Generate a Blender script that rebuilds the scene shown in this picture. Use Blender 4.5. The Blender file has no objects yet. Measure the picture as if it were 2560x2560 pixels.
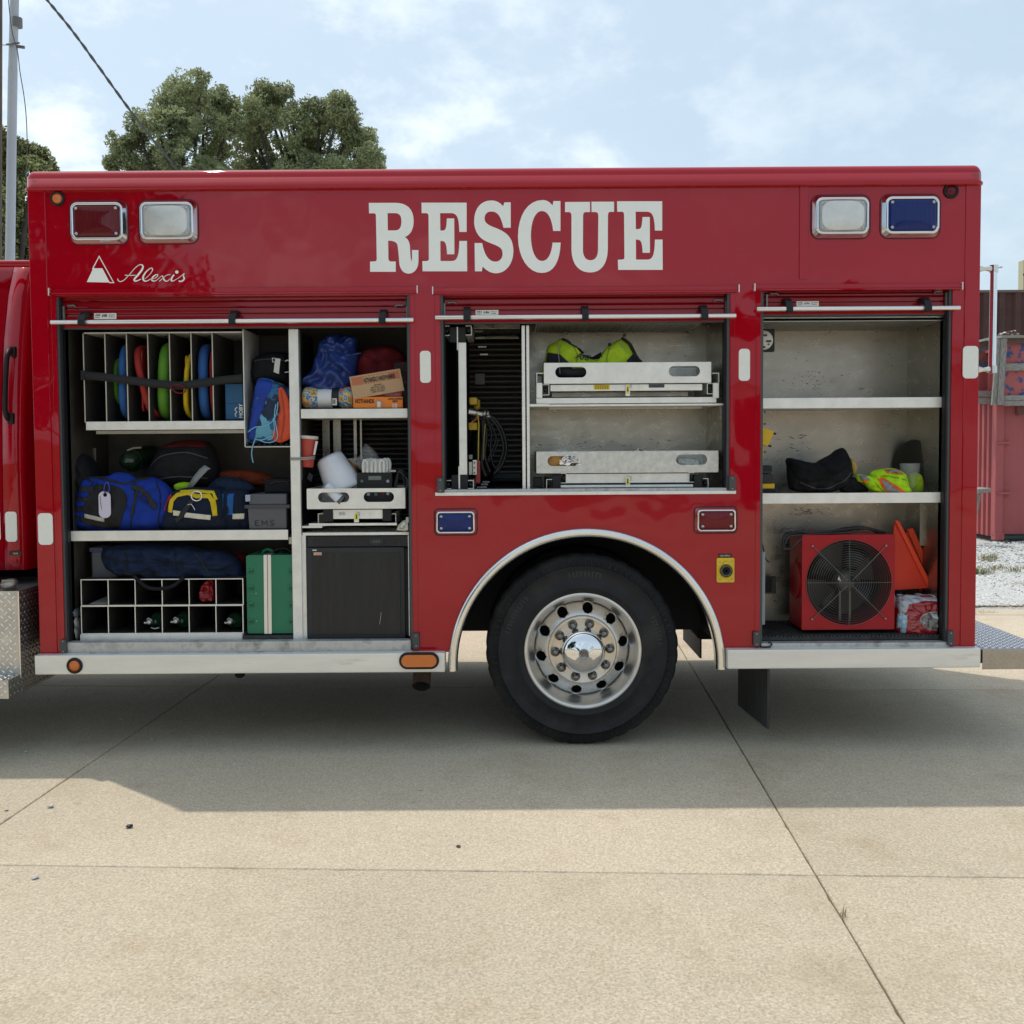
import bpy, math, random
import numpy as np
from mathutils import Vector, Matrix, noise
from mathutils.geometry import tessellate_polygon, delaunay_2d_cdt
from mathutils.bvhtree import BVHTree
random.seed(7)
scn = bpy.context.scene
COL = scn.collection

# ---------------- camera ----------------
FPX, CX, CY = 2560.0, 1280.0, 1225.0      # photo pixels
PITCH, ROLL, DIST, CAMH = math.radians(2.56), 0.0066, 5.5, 1.66
CAM = Vector((0, -DIST, CAMH))
fwd = Vector((0, math.cos(PITCH), -math.sin(PITCH)))
r0 = Vector((1, 0, 0)); u0 = r0.cross(fwd)
RT = r0 * math.cos(ROLL) - u0 * math.sin(ROLL)
UP = u0 * math.cos(ROLL) + r0 * math.sin(ROLL)
cd = bpy.data.cameras.new('camera'); cam = bpy.data.objects.new('camera', cd); COL.objects.link(cam)
cd.sensor_width = 36; cd.lens = 36.0 * FPX / 2560; cd.shift_y = (CY - 1280) / 2560
cd.clip_start = 0.05; cd.clip_end = 3000
m = Matrix((RT, UP, -fwd)).transposed().to_4x4(); m.translation = CAM
cam.matrix_world = m; scn.camera = cam

# ---------------- light ----------------
SUNV = Vector((-1.05, 0.9, 3.1)).normalized()
EL = math.asin(SUNV.z); AZ = math.atan2(SUNV.x, SUNV.y)
sd = bpy.data.lights.new('sun', 'SUN'); sun = bpy.data.objects.new('sun', sd); COL.objects.link(sun)
sd.energy = 1.9; sd.angle = math.radians(0.6); sd.color = (1.0, 0.94, 0.84)
sun.rotation_euler = SUNV.to_track_quat('Z', 'Y').to_euler()
W = bpy.data.worlds.new('World'); scn.world = W; W.use_nodes = True
nt = W.node_tree; N = nt.nodes; Lk = nt.links; N.clear()
def nn(t, **k):
    n = N.new(t)
    for a, b in k.items(): setattr(n, a, b)
    return n
out = nn('ShaderNodeOutputWorld'); bg = nn('ShaderNodeBackground'); bg.inputs[1].default_value = 0.13
sky = nn('ShaderNodeTexSky', sky_type='NISHITA', sun_disc=False, sun_elevation=EL, sun_rotation=AZ,
         air_density=1.0, dust_density=3.5, ozone_density=1.2)
tc = nn('ShaderNodeTexCoord')
sep = nn('ShaderNodeSeparateXYZ'); Lk.new(tc.outputs['Generated'], sep.inputs[0])
mp = nn('ShaderNodeMapping'); mp.inputs['Scale'].default_value = (1.0, 1.0, 1.7); mp.inputs['Location'].default_value = (1.35, 0.1, 0.3)
Lk.new(tc.outputs['Generated'], mp.inputs[0])
def wnoise(scale, detail, rough, lo, hi, dist=0.0):
    n1 = nn('ShaderNodeTexNoise'); n1.inputs['Scale'].default_value = scale; n1.inputs['Detail'].default_value = detail
    n1.inputs['Roughness'].default_value = rough; n1.inputs['Distortion'].default_value = dist
    Lk.new(mp.outputs[0], n1.inputs['Vector'])
    r = nn('ShaderNodeMapRange', interpolation_type='SMOOTHSTEP'); r.inputs['From Min'].default_value = lo; r.inputs['From Max'].default_value = hi
    Lk.new(n1.outputs['Fac'], r.inputs['Value']); return r.outputs[0]
# hazy veil, broad cloud fields and puffy detail
def mth(op, a, b=None):
    n = nn('ShaderNodeMath', operation=op); n.use_clamp = True
    for i, v in enumerate((a, b)):
        if v is None: continue
        if isinstance(v, (int, float)): n.inputs[i].default_value = v
        else: Lk.new(v, n.inputs[i])
    return n.outputs[0]
puff = wnoise(9.5, 9, 0.6, 0.445, 0.70, 0.0)
field = wnoise(2.1, 3, 0.5, 0.40, 0.62)
wisp = wnoise(5.0, 6, 0.6, 0.45, 0.75, 0.1)
low = nn('ShaderNodeMapRange', interpolation_type='SMOOTHSTEP'); Lk.new(sep.outputs[2], low.inputs['Value'])
low.inputs['From Min'].default_value = 0.52; low.inputs['From Max'].default_value = 0.30
lft = nn('ShaderNodeMapRange', interpolation_type='SMOOTHSTEP'); Lk.new(sep.outputs[0], lft.inputs['Value'])
lft.inputs['From Min'].default_value = 0.30; lft.inputs['From Max'].default_value = -0.1; lft.inputs['To Min'].default_value = 0.26
cl = mth('MULTIPLY', mth('MULTIPLY', mth('ADD', mth('MULTIPLY', puff, 0.62), mth('MULTIPLY', mth('MULTIPLY', puff, field), 0.4)), low.outputs[0]), lft.outputs[0])
cl = mth('ADD', cl, mth('MULTIPLY', wisp, 0.07))
veil = nn('ShaderNodeMix', data_type='RGBA'); veil.inputs[0].default_value = 0.62
Lk.new(sky.outputs[0], veil.inputs[6]); veil.inputs[7].default_value = (4.2, 5.2, 5.8, 1)
mx = nn('ShaderNodeMix', data_type='RGBA'); Lk.new(cl, mx.inputs[0]); Lk.new(veil.outputs[2], mx.inputs[6]); mx.inputs[7].default_value = (6.5, 7.0, 7.35, 1)
Lk.new(mx.outputs[2], bg.inputs[0]); Lk.new(bg.outputs[0], out.inputs[0])
vs = scn.view_settings; vs.view_transform = 'Standard'; vs.look = 'None'; vs.gamma = 1; vs.use_curve_mapping = False
vs.exposure = 0.38
scn.render.engine = 'CYCLES'
scn.cycles.max_bounces = 8; scn.cycles.transparent_max_bounces = 24
scn.render.film_transparent = False

# ---------------- pixel -> place ----------------
def ray(px, py): return fwd * FPX + RT * (px - CX) + UP * (CY - py)
def P(px, py, Y=0.0):
    d = ray(px, py); return CAM + d * ((Y + DIST) / d.y)
def G(px, py, z=0.0):
    d = ray(px, py); return CAM + d * ((z - CAMH) / d.z)
def Rc(x0, y0, x1, y1, Y=0.0):
    xm, ym = (x0 + x1) / 2, (y0 + y1) / 2
    return P(x0, ym, Y).x, P(x1, ym, Y).x, P(xm, y1, Y).z, P(xm, y0, Y).z

# ---------------- materials ----------------
MATS = {}
def M(name, col, rough=0.5, metal=0.0, var=0.0, vs=6.0, bump=0.0, bs=80.0, coat=0.0, spec=0.5, alpha=1.0,
      trans=0.0, world=False, stain=None, sst=(0.5, 0.62), ss=2.0, wave=0.0, stretch=None, crough=0.03, rvar=0.0, ior=1.5, sheen=0.0):
    if name in MATS: return MATS[name]
    m = bpy.data.materials.new(name); m.use_nodes = True; t = m.node_tree; b = t.nodes['Principled BSDF']
    b.inputs['Base Color'].default_value = (*col, 1); b.inputs['Roughness'].default_value = rough
    b.inputs['Metallic'].default_value = metal; b.inputs['Coat Weight'].default_value = coat
    b.inputs['Coat Roughness'].default_value = crough
    b.inputs['Specular IOR Level'].default_value = spec; b.inputs['Alpha'].default_value = alpha
    b.inputs['Transmission Weight'].default_value = trans; b.inputs['IOR'].default_value = ior
    b.inputs['Sheen Weight'].default_value = sheen
    if var or bump or stain or wave or rvar:
        if world: src = t.nodes.new('ShaderNodeNewGeometry').outputs['Position']
        else: src = t.nodes.new('ShaderNodeTexCoord').outputs['Object']
        if stretch:
            mm = t.nodes.new('ShaderNodeMapping'); mm.inputs['Scale'].default_value = stretch; t.links.new(src, mm.inputs[0]); src = mm.outputs[0]
        def nz(s, det=5, r=0.6):
            n = t.nodes.new('ShaderNodeTexNoise'); n.inputs['Scale'].default_value = s; n.inputs['Detail'].default_value = det
            n.inputs['Roughness'].default_value = r; t.links.new(src, n.inputs['Vector']); return n.outputs['Fac']
        c = None
        if var:
            r = t.nodes.new('ShaderNodeMapRange'); r.inputs['From Min'].default_value = 0.3; r.inputs['From Max'].default_value = 0.7
            r.inputs['To Min'].default_value = 1 - var; r.inputs['To Max'].default_value = 1 + var; t.links.new(nz(vs), r.inputs['Value'])
            x = t.nodes.new('ShaderNodeVectorMath'); x.operation = 'SCALE'; x.inputs[0].default_value = col; t.links.new(r.outputs[0], x.inputs['Scale'])
            c = x.outputs[0]
        if stain:
            r = t.nodes.new('ShaderNodeMapRange'); r.inputs['From Min'].default_value = sst[0]; r.inputs['From Max'].default_value = sst[1]
            t.links.new(nz(ss, 8, 0.65), r.inputs['Value'])
            x = t.nodes.new('ShaderNodeMix'); x.data_type = 'RGBA'; t.links.new(r.outputs[0], x.inputs[0])
            if c: t.links.new(c, x.inputs[6])
            else: x.inputs[6].default_value = (*col, 1)
            x.inputs[7].default_value = (*stain, 1); c = x.outputs[2]
        if c: t.links.new(c, b.inputs['Base Color'])
        if rvar:
            r = t.nodes.new('ShaderNodeMapRange'); r.inputs['From Min'].default_value = 0.3; r.inputs['From Max'].default_value = 0.7
            r.inputs['To Min'].default_value = max(0, rough - rvar); r.inputs['To Max'].default_value = rough + rvar
            t.links.new(nz(vs * 1.7), r.inputs['Value']); t.links.new(r.outputs[0], b.inputs['Roughness'])
        if bump or wave:
            bp = t.nodes.new('ShaderNodeBump'); bp.inputs['Strength'].default_value = bump or wave; bp.inputs['Distance'].default_value = 0.004
            if wave:
                w = t.nodes.new('ShaderNodeTexWave'); w.inputs['Scale'].default_value = bs; w.inputs['Distortion'].default_value = 0.3
                t.links.new(src, w.inputs['Vector']); t.links.new(w.outputs['Fac'], bp.inputs['Height'])
            else: t.links.new(nz(bs, 4), bp.inputs['Height'])
            t.links.new(bp.outputs[0], b.inputs['Normal'])
            if coat: pass
    MATS[name] = m; return m

red = M('red_paint', (0.37, 0.0015, 0.011), 0.35, 0, coat=1.0, var=0.04, vs=0.8, spec=0.0)
redslat = M('red_slat_paint', (0.26, 0.002, 0.008), 0.35, 0, coat=0.8, crough=0.08, spec=0.1)
alu = M('brushed_aluminium', (0.62, 0.605, 0.575), 0.42, 0.75, var=0.12, vs=7, bump=0.10, bs=120, rvar=0.1)
alud = M('scuffed_aluminium', (0.375, 0.35, 0.305), 0.32, 0.95, var=0.07, vs=5, bump=0.22, bs=70, stain=(0.17, 0.155, 0.14), sst=(0.70, 0.78), ss=10, stretch=(1.0, 1, 1.8), rvar=0.1)
alulip = M('pale_aluminium', (0.80, 0.785, 0.745), 0.42, 0.5, var=0.08, vs=14, bump=0.2, bs=260, rvar=0.08, stain=(0.62, 0.60, 0.55), sst=(0.6, 0.9), ss=22)
rail_m = M('rub_rail_metal', (0.82, 0.80, 0.745), 0.42, 0.4, var=0.08, vs=5, bump=0.08, bs=150, stain=(0.42, 0.39, 0.35), sst=(0.62, 0.9), ss=6, stretch=(0.4, 1, 2.5))
chrome = M('chrome', (0.82, 0.82, 0.83), 0.06, 1.0)
polish = M('polished_aluminium', (0.70, 0.69, 0.67), 0.16, 1.0, var=0.05, vs=8, rvar=0.06)
rimm = M('wheel_aluminium', (0.68, 0.665, 0.64), 0.40, 0.95, var=0.08, vs=14, rvar=0.06)
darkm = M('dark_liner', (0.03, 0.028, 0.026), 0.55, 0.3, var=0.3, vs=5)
def wobble(m):     # slight waviness of hand-sprayed panels, in the clear coat only
    t = m.node_tree; b = t.nodes['Principled BSDF']; g = t.nodes.new('ShaderNodeNewGeometry'); n = t.nodes.new('ShaderNodeTexNoise'); n.inputs['Scale'].default_value = 2.2; n.inputs['Detail'].default_value = 2
    q = t.nodes.new('ShaderNodeBump'); q.inputs['Strength'].default_value = 0.35; q.inputs['Distance'].default_value = 0.02
    t.links.new(g.outputs['Position'], n.inputs['Vector']); t.links.new(n.outputs['Fac'], q.inputs['Height']); t.links.new(q.outputs[0], b.inputs['Coat Normal'])
wobble(red)
lugm = M('tread_lug', (0.88, 0.87, 0.84), 0.22, 1.0)
black = M('black_plastic', (0.014, 0.015, 0.017), 0.5, 0, bump=0.1, bs=150, spec=0.3)
rubber = M('rubber', (0.014, 0.014, 0.016), 0.65, 0, spec=0.35, var=0.3, vs=9, bump=0.25, bs=60, stain=(0.05, 0.045, 0.038), sst=(0.5, 0.85), ss=4)
blackgl = M('black_gloss', (0.012, 0.012, 0.013), 0.25)
seal = M('door_seal', (0.07, 0.075, 0.08), 0.5, 0.3)
white_r = M('white_reflective', (0.80, 0.81, 0.76), 0.45, 0, var=0.03, vs=30)
lettr = M('white_lettering', (0.88, 0.90, 0.87), 0.4, 0, var=0.02, vs=10)
tread = M('tread_plate', (0.56, 0.545, 0.51), 0.36, 0.85, var=0.15, vs=10, rvar=0.1)
matm = M('rubber_mat', (0.05, 0.05, 0.05), 0.8, 0, var=0.4, vs=20, bump=0.5, bs=60)

# ---------------- mesh building ----------------
class MB:
    def __init__(s): s.v = []; s.f = []; s.mi = []; s.sm = []; s.cm = 0; s.cs = False
    def add(s, vs, fs, smooth=None):
        o = len(s.v); s.v += [tuple(p) for p in vs]
        for f in fs: s.f.append(tuple(i + o for i in f)); s.mi.append(s.cm); s.sm.append(s.cs if smooth is None else smooth)
        return s
    def box(s, x0, x1, y0, y1, z0, z1, rot=None):
        if x0 > x1: x0, x1 = x1, x0
        if z0 > z1: z0, z1 = z1, z0
        if y0 > y1: y0, y1 = y1, y0
        p = [Vector((x, y, z)) for z in (z0, z1) for y in (y0, y1) for x in (x0, x1)]
        if rot is not None:
            c = Vector(((x0 + x1) / 2, (y0 + y1) / 2, (z0 + z1) / 2)); p = [c + rot @ (q - c) for q in p]
        return s.add(p, [(0, 2, 3, 1), (4, 5, 7, 6), (0, 1, 5, 4), (2, 6, 7, 3), (0, 4, 6, 2), (1, 3, 7, 5)], False)
    def pbox(s, x0, y0, x1, y1, Y, d, rot=None):      # a box whose front face sits at depth Y
        a = Rc(x0, y0, x1, y1, Y); return s.box(a[0], a[1], Y, Y + d, a[2], a[3], rot)
    def tube(s, pts, r, n=10, closed=False, caps=True, ry=None):
        pts = [Vector(p) for p in pts]; K = len(pts)
        rs = r if isinstance(r, (list, tuple)) else [r] * K
        prev = None; vs = []
        for i, p in enumerate(pts):
            a = pts[(i - 1) % K] if (closed or i > 0) else p; b = pts[(i + 1) % K] if (closed or i < K - 1) else p
            t = (b - a).normalized() if (b - a).length > 1e-9 else Vector((0, 0, 1))
            if prev is None: q = Vector((0, 1, 0)) if abs(t.y) < 0.9 else Vector((1, 0, 0))
            else: q = prev
            q = (q - t * q.dot(t)).normalized(); prev = q; w = t.cross(q)
            for j in range(n):
                an = 2 * math.pi * j / n; vs.append(p + q * math.cos(an) * rs[i] + w * math.sin(an) * (rs[i] if ry is None else ry))
        fs = []
        for i in range(K if closed else K - 1):
            a, b = i * n, ((i + 1) % K) * n
            for j in range(n): k = (j + 1) % n; fs.append((a + j, b + j, b + k, a + k))
        s.add(vs, fs, True)
        if caps and not closed: s.add(vs, [tuple(range(n))[::1], tuple((K - 1) * n + j for j in reversed(range(n)))], False)
        return s
    def lathe(s, prof, c, axis=(0, -1, 0), n=48, smooth=True, arc=None):  # prof: (radius, along axis)
        ax = Vector(axis).normalized(); q = Vector((0, 0, 1)) if abs(ax.z) < 0.9 else Vector((1, 0, 0))
        q = (q - ax * q.dot(ax)).normalized(); w = ax.cross(q); c = Vector(c); vs = []
        for (r, h) in prof:
            for j in range(n):
                an = 2 * math.pi * j / n; vs.append(c + ax * h + (q * math.cos(an) + w * math.sin(an)) * r)
        fs = []
        for i in range(len(prof) - 1):
            for j in range(n): k = (j + 1) % n; fs.append((i * n + j, i * n + k, (i + 1) * n + k, (i + 1) * n + j))
        return s.add(vs, fs, smooth)
    def prism(s, loops, y0, y1, fn=None, side=True):      # loops in (x, z): outer first, then holes; y0 front, y1 back
        L = [[Vector((p[0], p[1], 0)) for p in lp] for lp in loops]
        tri = tessellate_polygon(L); flat = [p for lp in L for p in lp]; n = len(flat)
        vs = [(p.x, y0, p.y) for p in flat] + [(p.x, y1, p.y) for p in flat]
        if fn: vs = [fn(*v) for v in vs]
        fs = []
        for t in tri:
            a, b, c = (flat[i] for i in t)
            if (b - a).cross(c - a).z < 0: t = (t[0], t[2], t[1])
            fs.append(tuple(t)); fs.append(tuple(i + n for i in reversed(t)))
        if side:
            o = 0
            for li, lp in enumerate(L):
                k = len(lp); area = sum(lp[i].x * lp[(i + 1) % k].y - lp[(i + 1) % k].x * lp[i].y for i in range(k))
                for i in range(k):
                    a, b = o + i, o + (i + 1) % k
                    q = (a, a + n, b + n, b)
                    if (area < 0) != (li > 0): q = q[::-1]
                    fs.append(q)
                o += k
        return s.add(vs, fs, False)
    def ball(s, c, r, n=12, m=8):
        c = Vector(c); rr = r if isinstance(r, (tuple, list)) else (r, r, r); vs = []; fs = []
        for i in range(m + 1):
            a = math.pi * i / m
            for j in range(n):
                b = 2 * math.pi * j / n; vs.append((c.x + rr[0] * math.sin(a) * math.cos(b), c.y + rr[1] * math.sin(a) * math.sin(b), c.z + rr[2] * math.cos(a)))
        for i in range(m):
            for j in range(n): k = (j + 1) % n; fs.append((i * n + j, (i + 1) * n + j, (i + 1) * n + k, i * n + k))
        return s.add(vs, fs, True)
    def build(s, name, mat, parent=None, bevel=0.0, smooth=None, solid=0.0, kind=None, segs=2, fixn=False):
        if not s.v: print('EMPTY', name); s.v = [(0, 0, -1), (0.001, 0, -1), (0, 0.001, -1)]; s.f = [(0, 1, 2)]; s.mi = [0]; s.sm = [False]
        v = np.array(s.v, dtype=float); c = (v.min(0) + v.max(0)) / 2 if len(v) else np.zeros(3)
        pw = ORIG.get(parent.name, Vector()) if parent else Vector()
        if not parent: c[2] = v[:, 2].min()
        me = bpy.data.meshes.new(name); me.from_pydata([tuple(p) for p in (v - c)], [], s.f)
        for mm in (mat if isinstance(mat, (list, tuple)) else [mat]): me.materials.append(mm)
        me.polygons.foreach_set('material_index', s.mi); me.polygons.foreach_set('use_smooth', s.sm if smooth is None else [smooth] * len(s.f))
        me.validate(); me.update()
        o = bpy.data.objects.new(name, me); COL.objects.link(o); o.parent = parent
        o.location = Vector(c) - pw; ORIG[o.name] = Vector(c)
        if fixn:
            import bmesh
            bm = bmesh.new(); bm.from_mesh(me); bmesh.ops.recalc_face_normals(bm, faces=bm.faces); bm.to_mesh(me); bm.free()
        if solid: q = o.modifiers.new('solid', 'SOLIDIFY'); q.thickness = solid; q.offset = 1
        if bevel:
            q = o.modifiers.new('bevel', 'BEVEL'); q.width = bevel; q.segments = segs; q.limit_method = 'ANGLE'; q.angle_limit = math.radians(50)
            q.harden_normals = False
        if kind: o['kind'] = kind
        return o
ORIG = {}
def tag(o, label, cat, group=None, kind=None):
    if label: o['label'] = label
    if cat: o['category'] = cat
    if group: o['group'] = group
    if kind: o['kind'] = kind
    return o
def thing(name, label, cat, loc, group=None):
    o = bpy.data.objects.new(name, None); COL.objects.link(o); o.empty_display_size = 0.1
    o.location = loc; ORIG[o.name] = Vector(loc); return tag(o, label, cat, group)
def sub_empty(name, parent, loc):
    o = bpy.data.objects.new(name, None); COL.objects.link(o); o.parent = parent; o.empty_display_size = 0.05
    o.location = Vector(loc) - ORIG[parent.name]; ORIG[o.name] = Vector(loc); return o
def B(name, mat, parent, x0, y0, x1, y1, Y, d, bevel=0.002, rot=None, label=None):
    o = MB().pbox(x0, y0, x1, y1, Y, d, rot).build(name, mat, parent, bevel)
    if label: o['label'] = label
    return o
def rrect(x0, x1, z0, z1, r, n=5):
    pts = []
    for (cx, cz, a0) in ((x1 - r, z0 + r, -90), (x1 - r, z1 - r, 0), (x0 + r, z1 - r, 90), (x0 + r, z0 + r, 180)):
        for i in range(n + 1):
            a = math.radians(a0 + 90 * i / n); pts.append((cx + r * math.cos(a), cz + r * math.sin(a)))
    return pts
def prr(x0, y0, x1, y1, Y, rpx, n=5):
    a = Rc(x0, y0, x1, y1, Y); return rrect(a[0], a[1], a[2], a[3], rpx * (Y + DIST) / FPX, n)
def crom(pts, per=6, closed=False):
    pts = [Vector(p) for p in pts]; K = len(pts); o = []
    rng = range(K) if closed else range(K - 1)
    for i in rng:
        g = (lambda k: pts[k % K]) if closed else (lambda k: pts[min(max(k, 0), K - 1)])
        a, b, c, d = g(i - 1), g(i), g(i + 1), g(i + 2)
        for j in range(per):
            t = j / per; o.append(0.5 * ((2 * b) + (c - a) * t + (2 * a - 5 * b + 4 * c - d) * t * t + (3 * b - a - 3 * c + d) * t ** 3))
    if not closed: o.append(pts[-1])
    return o
def pts3(px, Y=0.0): return [P(p[0], p[1], p[2] if len(p) > 2 else Y) for p in px]
def path2d(d, fx):        # small SVG-like path with M L C Z in zoom pixels
    tk = d.split(); loops = []; cur = []; i = 0
    while i < len(tk):
        c = tk[i]; i += 1
        if c == 'M': cur = [(float(tk[i]), float(tk[i + 1]))]; i += 2
        elif c == 'L': cur.append((float(tk[i]), float(tk[i + 1]))); i += 2
        elif c == 'C':
            q = [float(t) for t in tk[i:i + 6]]; i += 6; p0 = cur[-1]
            for k in range(1, 9):
                t = k / 8; u = 1 - t
                cur.append(tuple(u ** 3 * p0[j] + 3 * u * u * t * q[j] + 3 * u * t * t * q[2 + j] + t ** 3 * q[4 + j] for j in (0, 1)))
        elif c == 'Z': loops.append([fx(*p) for p in cur])
    return loops
def text(name, s, size, loc, mat, parent, depth=0.0006, rotz=0.0, align='LEFT', sx=1.0, rot=None, bold=0.0, tilt=0.0):
    cu = bpy.data.curves.new(name, 'FONT'); cu.body = s; cu.size = size; cu.extrude = depth; cu.align_x = align; cu.offset = bold
    cu.resolution_u = 3; cu.shear = tilt
    to = bpy.data.objects.new(name, cu); me = bpy.data.meshes.new_from_object(to); bpy.data.objects.remove(to)
    R = (rot or Matrix()).to_3x3() @ Matrix.Rotation(-rotz, 3, 'Y') @ Matrix.Rotation(math.pi / 2, 3, 'X') @ Matrix.Diagonal((sx, 1, 1))
    v = [Vector(loc) + R @ p.co for p in me.vertices]; f = [tuple(p.vertices) for p in me.polygons]
    b = MB(); b.add(v, f); bpy.data.meshes.remove(me); return b.build(name, mat, parent)
def pillow(pxs, Y, depth, name, mat, parent=None, wr=0.02, fr=9.0, seed=0, K=16, per=6, back=None, flat=3.0, smooth_out=True, fold=0.5, cy=None):
    o2 = crom([(p.x, p.z, 0) for p in pts3(pxs, Y)], per, True) if smooth_out else [Vector((p.x, p.z, 0)) for p in pts3(pxs, Y)]
    n = len(o2); c = sum(o2, Vector()) / n
    if cy is not None: c = Vector((P(cy[0], cy[1], Y).x, P(cy[0], cy[1], Y).z, 0))
    back = depth if back is None else back; sv = Vector((seed * 3.7, seed * 1.3, seed * 2.1)); b = MB(); b.cs = True
    for sgn, dep in ((-1, depth), (1, back)):
        vs = [None]; fs = []
        def dis(q, e):
            w = Vector((q.x * fr, 0, q.y * fr)) + sv
            n1 = noise.noise(w); n2 = noise.noise(w * 2.3 + Vector((5, 2, 1)))
            rg = (1 - abs(noise.noise(w * 1.4 + Vector((9, 1, 4)))) * 2.2)
            rg2 = (1 - abs(noise.noise(w * 2.9 + Vector((2, 7, 3)))) * 2.4)
            return (n1 * (1 - fold) + n2 * 0.4 + rg * fold * 0.8 + rg2 * fold * 0.38) * wr * e
        for k in range(1, K + 1):
            t = k / K; e = max(0.0, 1 - t ** 6)
            for p in o2:
                q = c + (p - c) * (math.sin(t * math.pi / 2) if k < K else 1.0)
                tt = math.sin(t * math.pi / 2)
                vs.append((q.x, Y + sgn * (dep * math.sqrt(max(0, 1 - tt ** flat))) + sgn * dis(q, e), q.y))
        vs[0] = (c.x, Y + sgn * dep + sgn * dis(c, 1), c.y)
        for j in range(n):
            k = (j + 1) % n
            fs.append((0, 1 + j, 1 + k))
            for r in range(K - 1): a = 1 + r * n; fs.append((a + j, a + n + j, a + n + k, a + k))
        area = sum(o2[i].x * o2[(i + 1) % n].y - o2[(i + 1) % n].x * o2[i].y for i in range(n))
        if (area < 0) != (sgn > 0): fs = [f[::-1] for f in fs]
        b.add(vs, fs, True)
    return b.build(name, mat, parent)
def bvh_of(*obs):
    vs = []; fs = []
    for o in obs:
        k = len(vs); w = ORIG[o.name]; vs += [w + v.co for v in o.data.vertices]; fs += [tuple(i + k for i in p.vertices) for p in o.data.polygons]
    return BVHTree.FromPolygons(vs, fs)
def drape(name, pxs, Y, bv, mat, parent, off=0.003, step=0.012, th=0.002, closed_smooth=False, world=False):
    lp = [Vector((p.x, p.z)) for p in pts3(pxs, Y)] if not world else [Vector(p) for p in pxs]
    if closed_smooth: lp = [Vector((p.x, p.y)) for p in crom([(p.x, p.y, 0) for p in lp], 5, True)]
    n = len(lp); dn = []
    for i in range(n):
        a, b = lp[i], lp[(i + 1) % n]; k = max(1, int((b - a).length / step))
        for j in range(k): dn.append(a.lerp(b, j / k))
    x0, x1 = min(p.x for p in dn), max(p.x for p in dn); z0, z1 = min(p.y for p in dn), max(p.y for p in dn)
    ins = []
    for i in range(1, int((x1 - x0) / step) + 1):
        for j in range(1, int((z1 - z0) / step) + 1): ins.append(Vector((x0 + i * step, z0 + j * step)))
    m = len(dn); V, E, F, a1, a2, a3 = delaunay_2d_cdt(dn + ins, [(i, (i + 1) % m) for i in range(m)], [list(range(m))], 1, 1e-5)
    vs = []; last = Y
    for q in V:
        h = bv.ray_cast(Vector((q.x, -4, q.y)), Vector((0, 1, 0)))
        if h[0] is not None: last = h[0].y
        else:
            nr = bv.find_nearest(Vector((q.x, last, q.y)))
            if nr[0] is not None: last = nr[0].y
        vs.append((q.x, last - off, q.y))
    fs = []
    for f in F:
        a, b, c = (V[i] for i in f[:3])
        if (b - a).cross(c - a) < 0: f = f[::-1]
        fs.append(tuple(f))
    b = MB(); b.cs = True; b.add(vs, fs, True); o = b.build(name, mat, parent)
    q = o.modifiers.new('solid', 'SOLIDIFY'); q.thickness = th; q.offset = -1
    return o
def band(px, w, Y=None):   # strip outline in px round a polyline
    L = []; R_ = []
    for i, p in enumerate(px):
        a = px[max(i - 1, 0)]; b = px[min(i + 1, len(px) - 1)]; dx, dy = b[0] - a[0], b[1] - a[1]; l = math.hypot(dx, dy) or 1
        ww = w[i] if isinstance(w, (list, tuple)) else w
        L.append((p[0] - dy / l * ww / 2, p[1] + dx / l * ww / 2)); R_.append((p[0] + dy / l * ww / 2, p[1] - dx / l * ww / 2))
    return L + R_[::-1]
def copy_tree(o, parent=None, dx=None):
    c = o.copy(); COL.objects.link(c); c.parent = parent
    for ch in [q for q in bpy.data.objects if q.parent == o]: copy_tree(ch, c)
    return c
# ---------------- ground, slabs, gravel ----------------
conc = M('concrete', (0.545, 0.467, 0.352), 0.85, 0, var=0.20, vs=95, bump=0.42, bs=230, world=True, stain=(0.38, 0.315, 0.22), sst=(0.50, 0.80), ss=1.1, spec=0.2)
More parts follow.
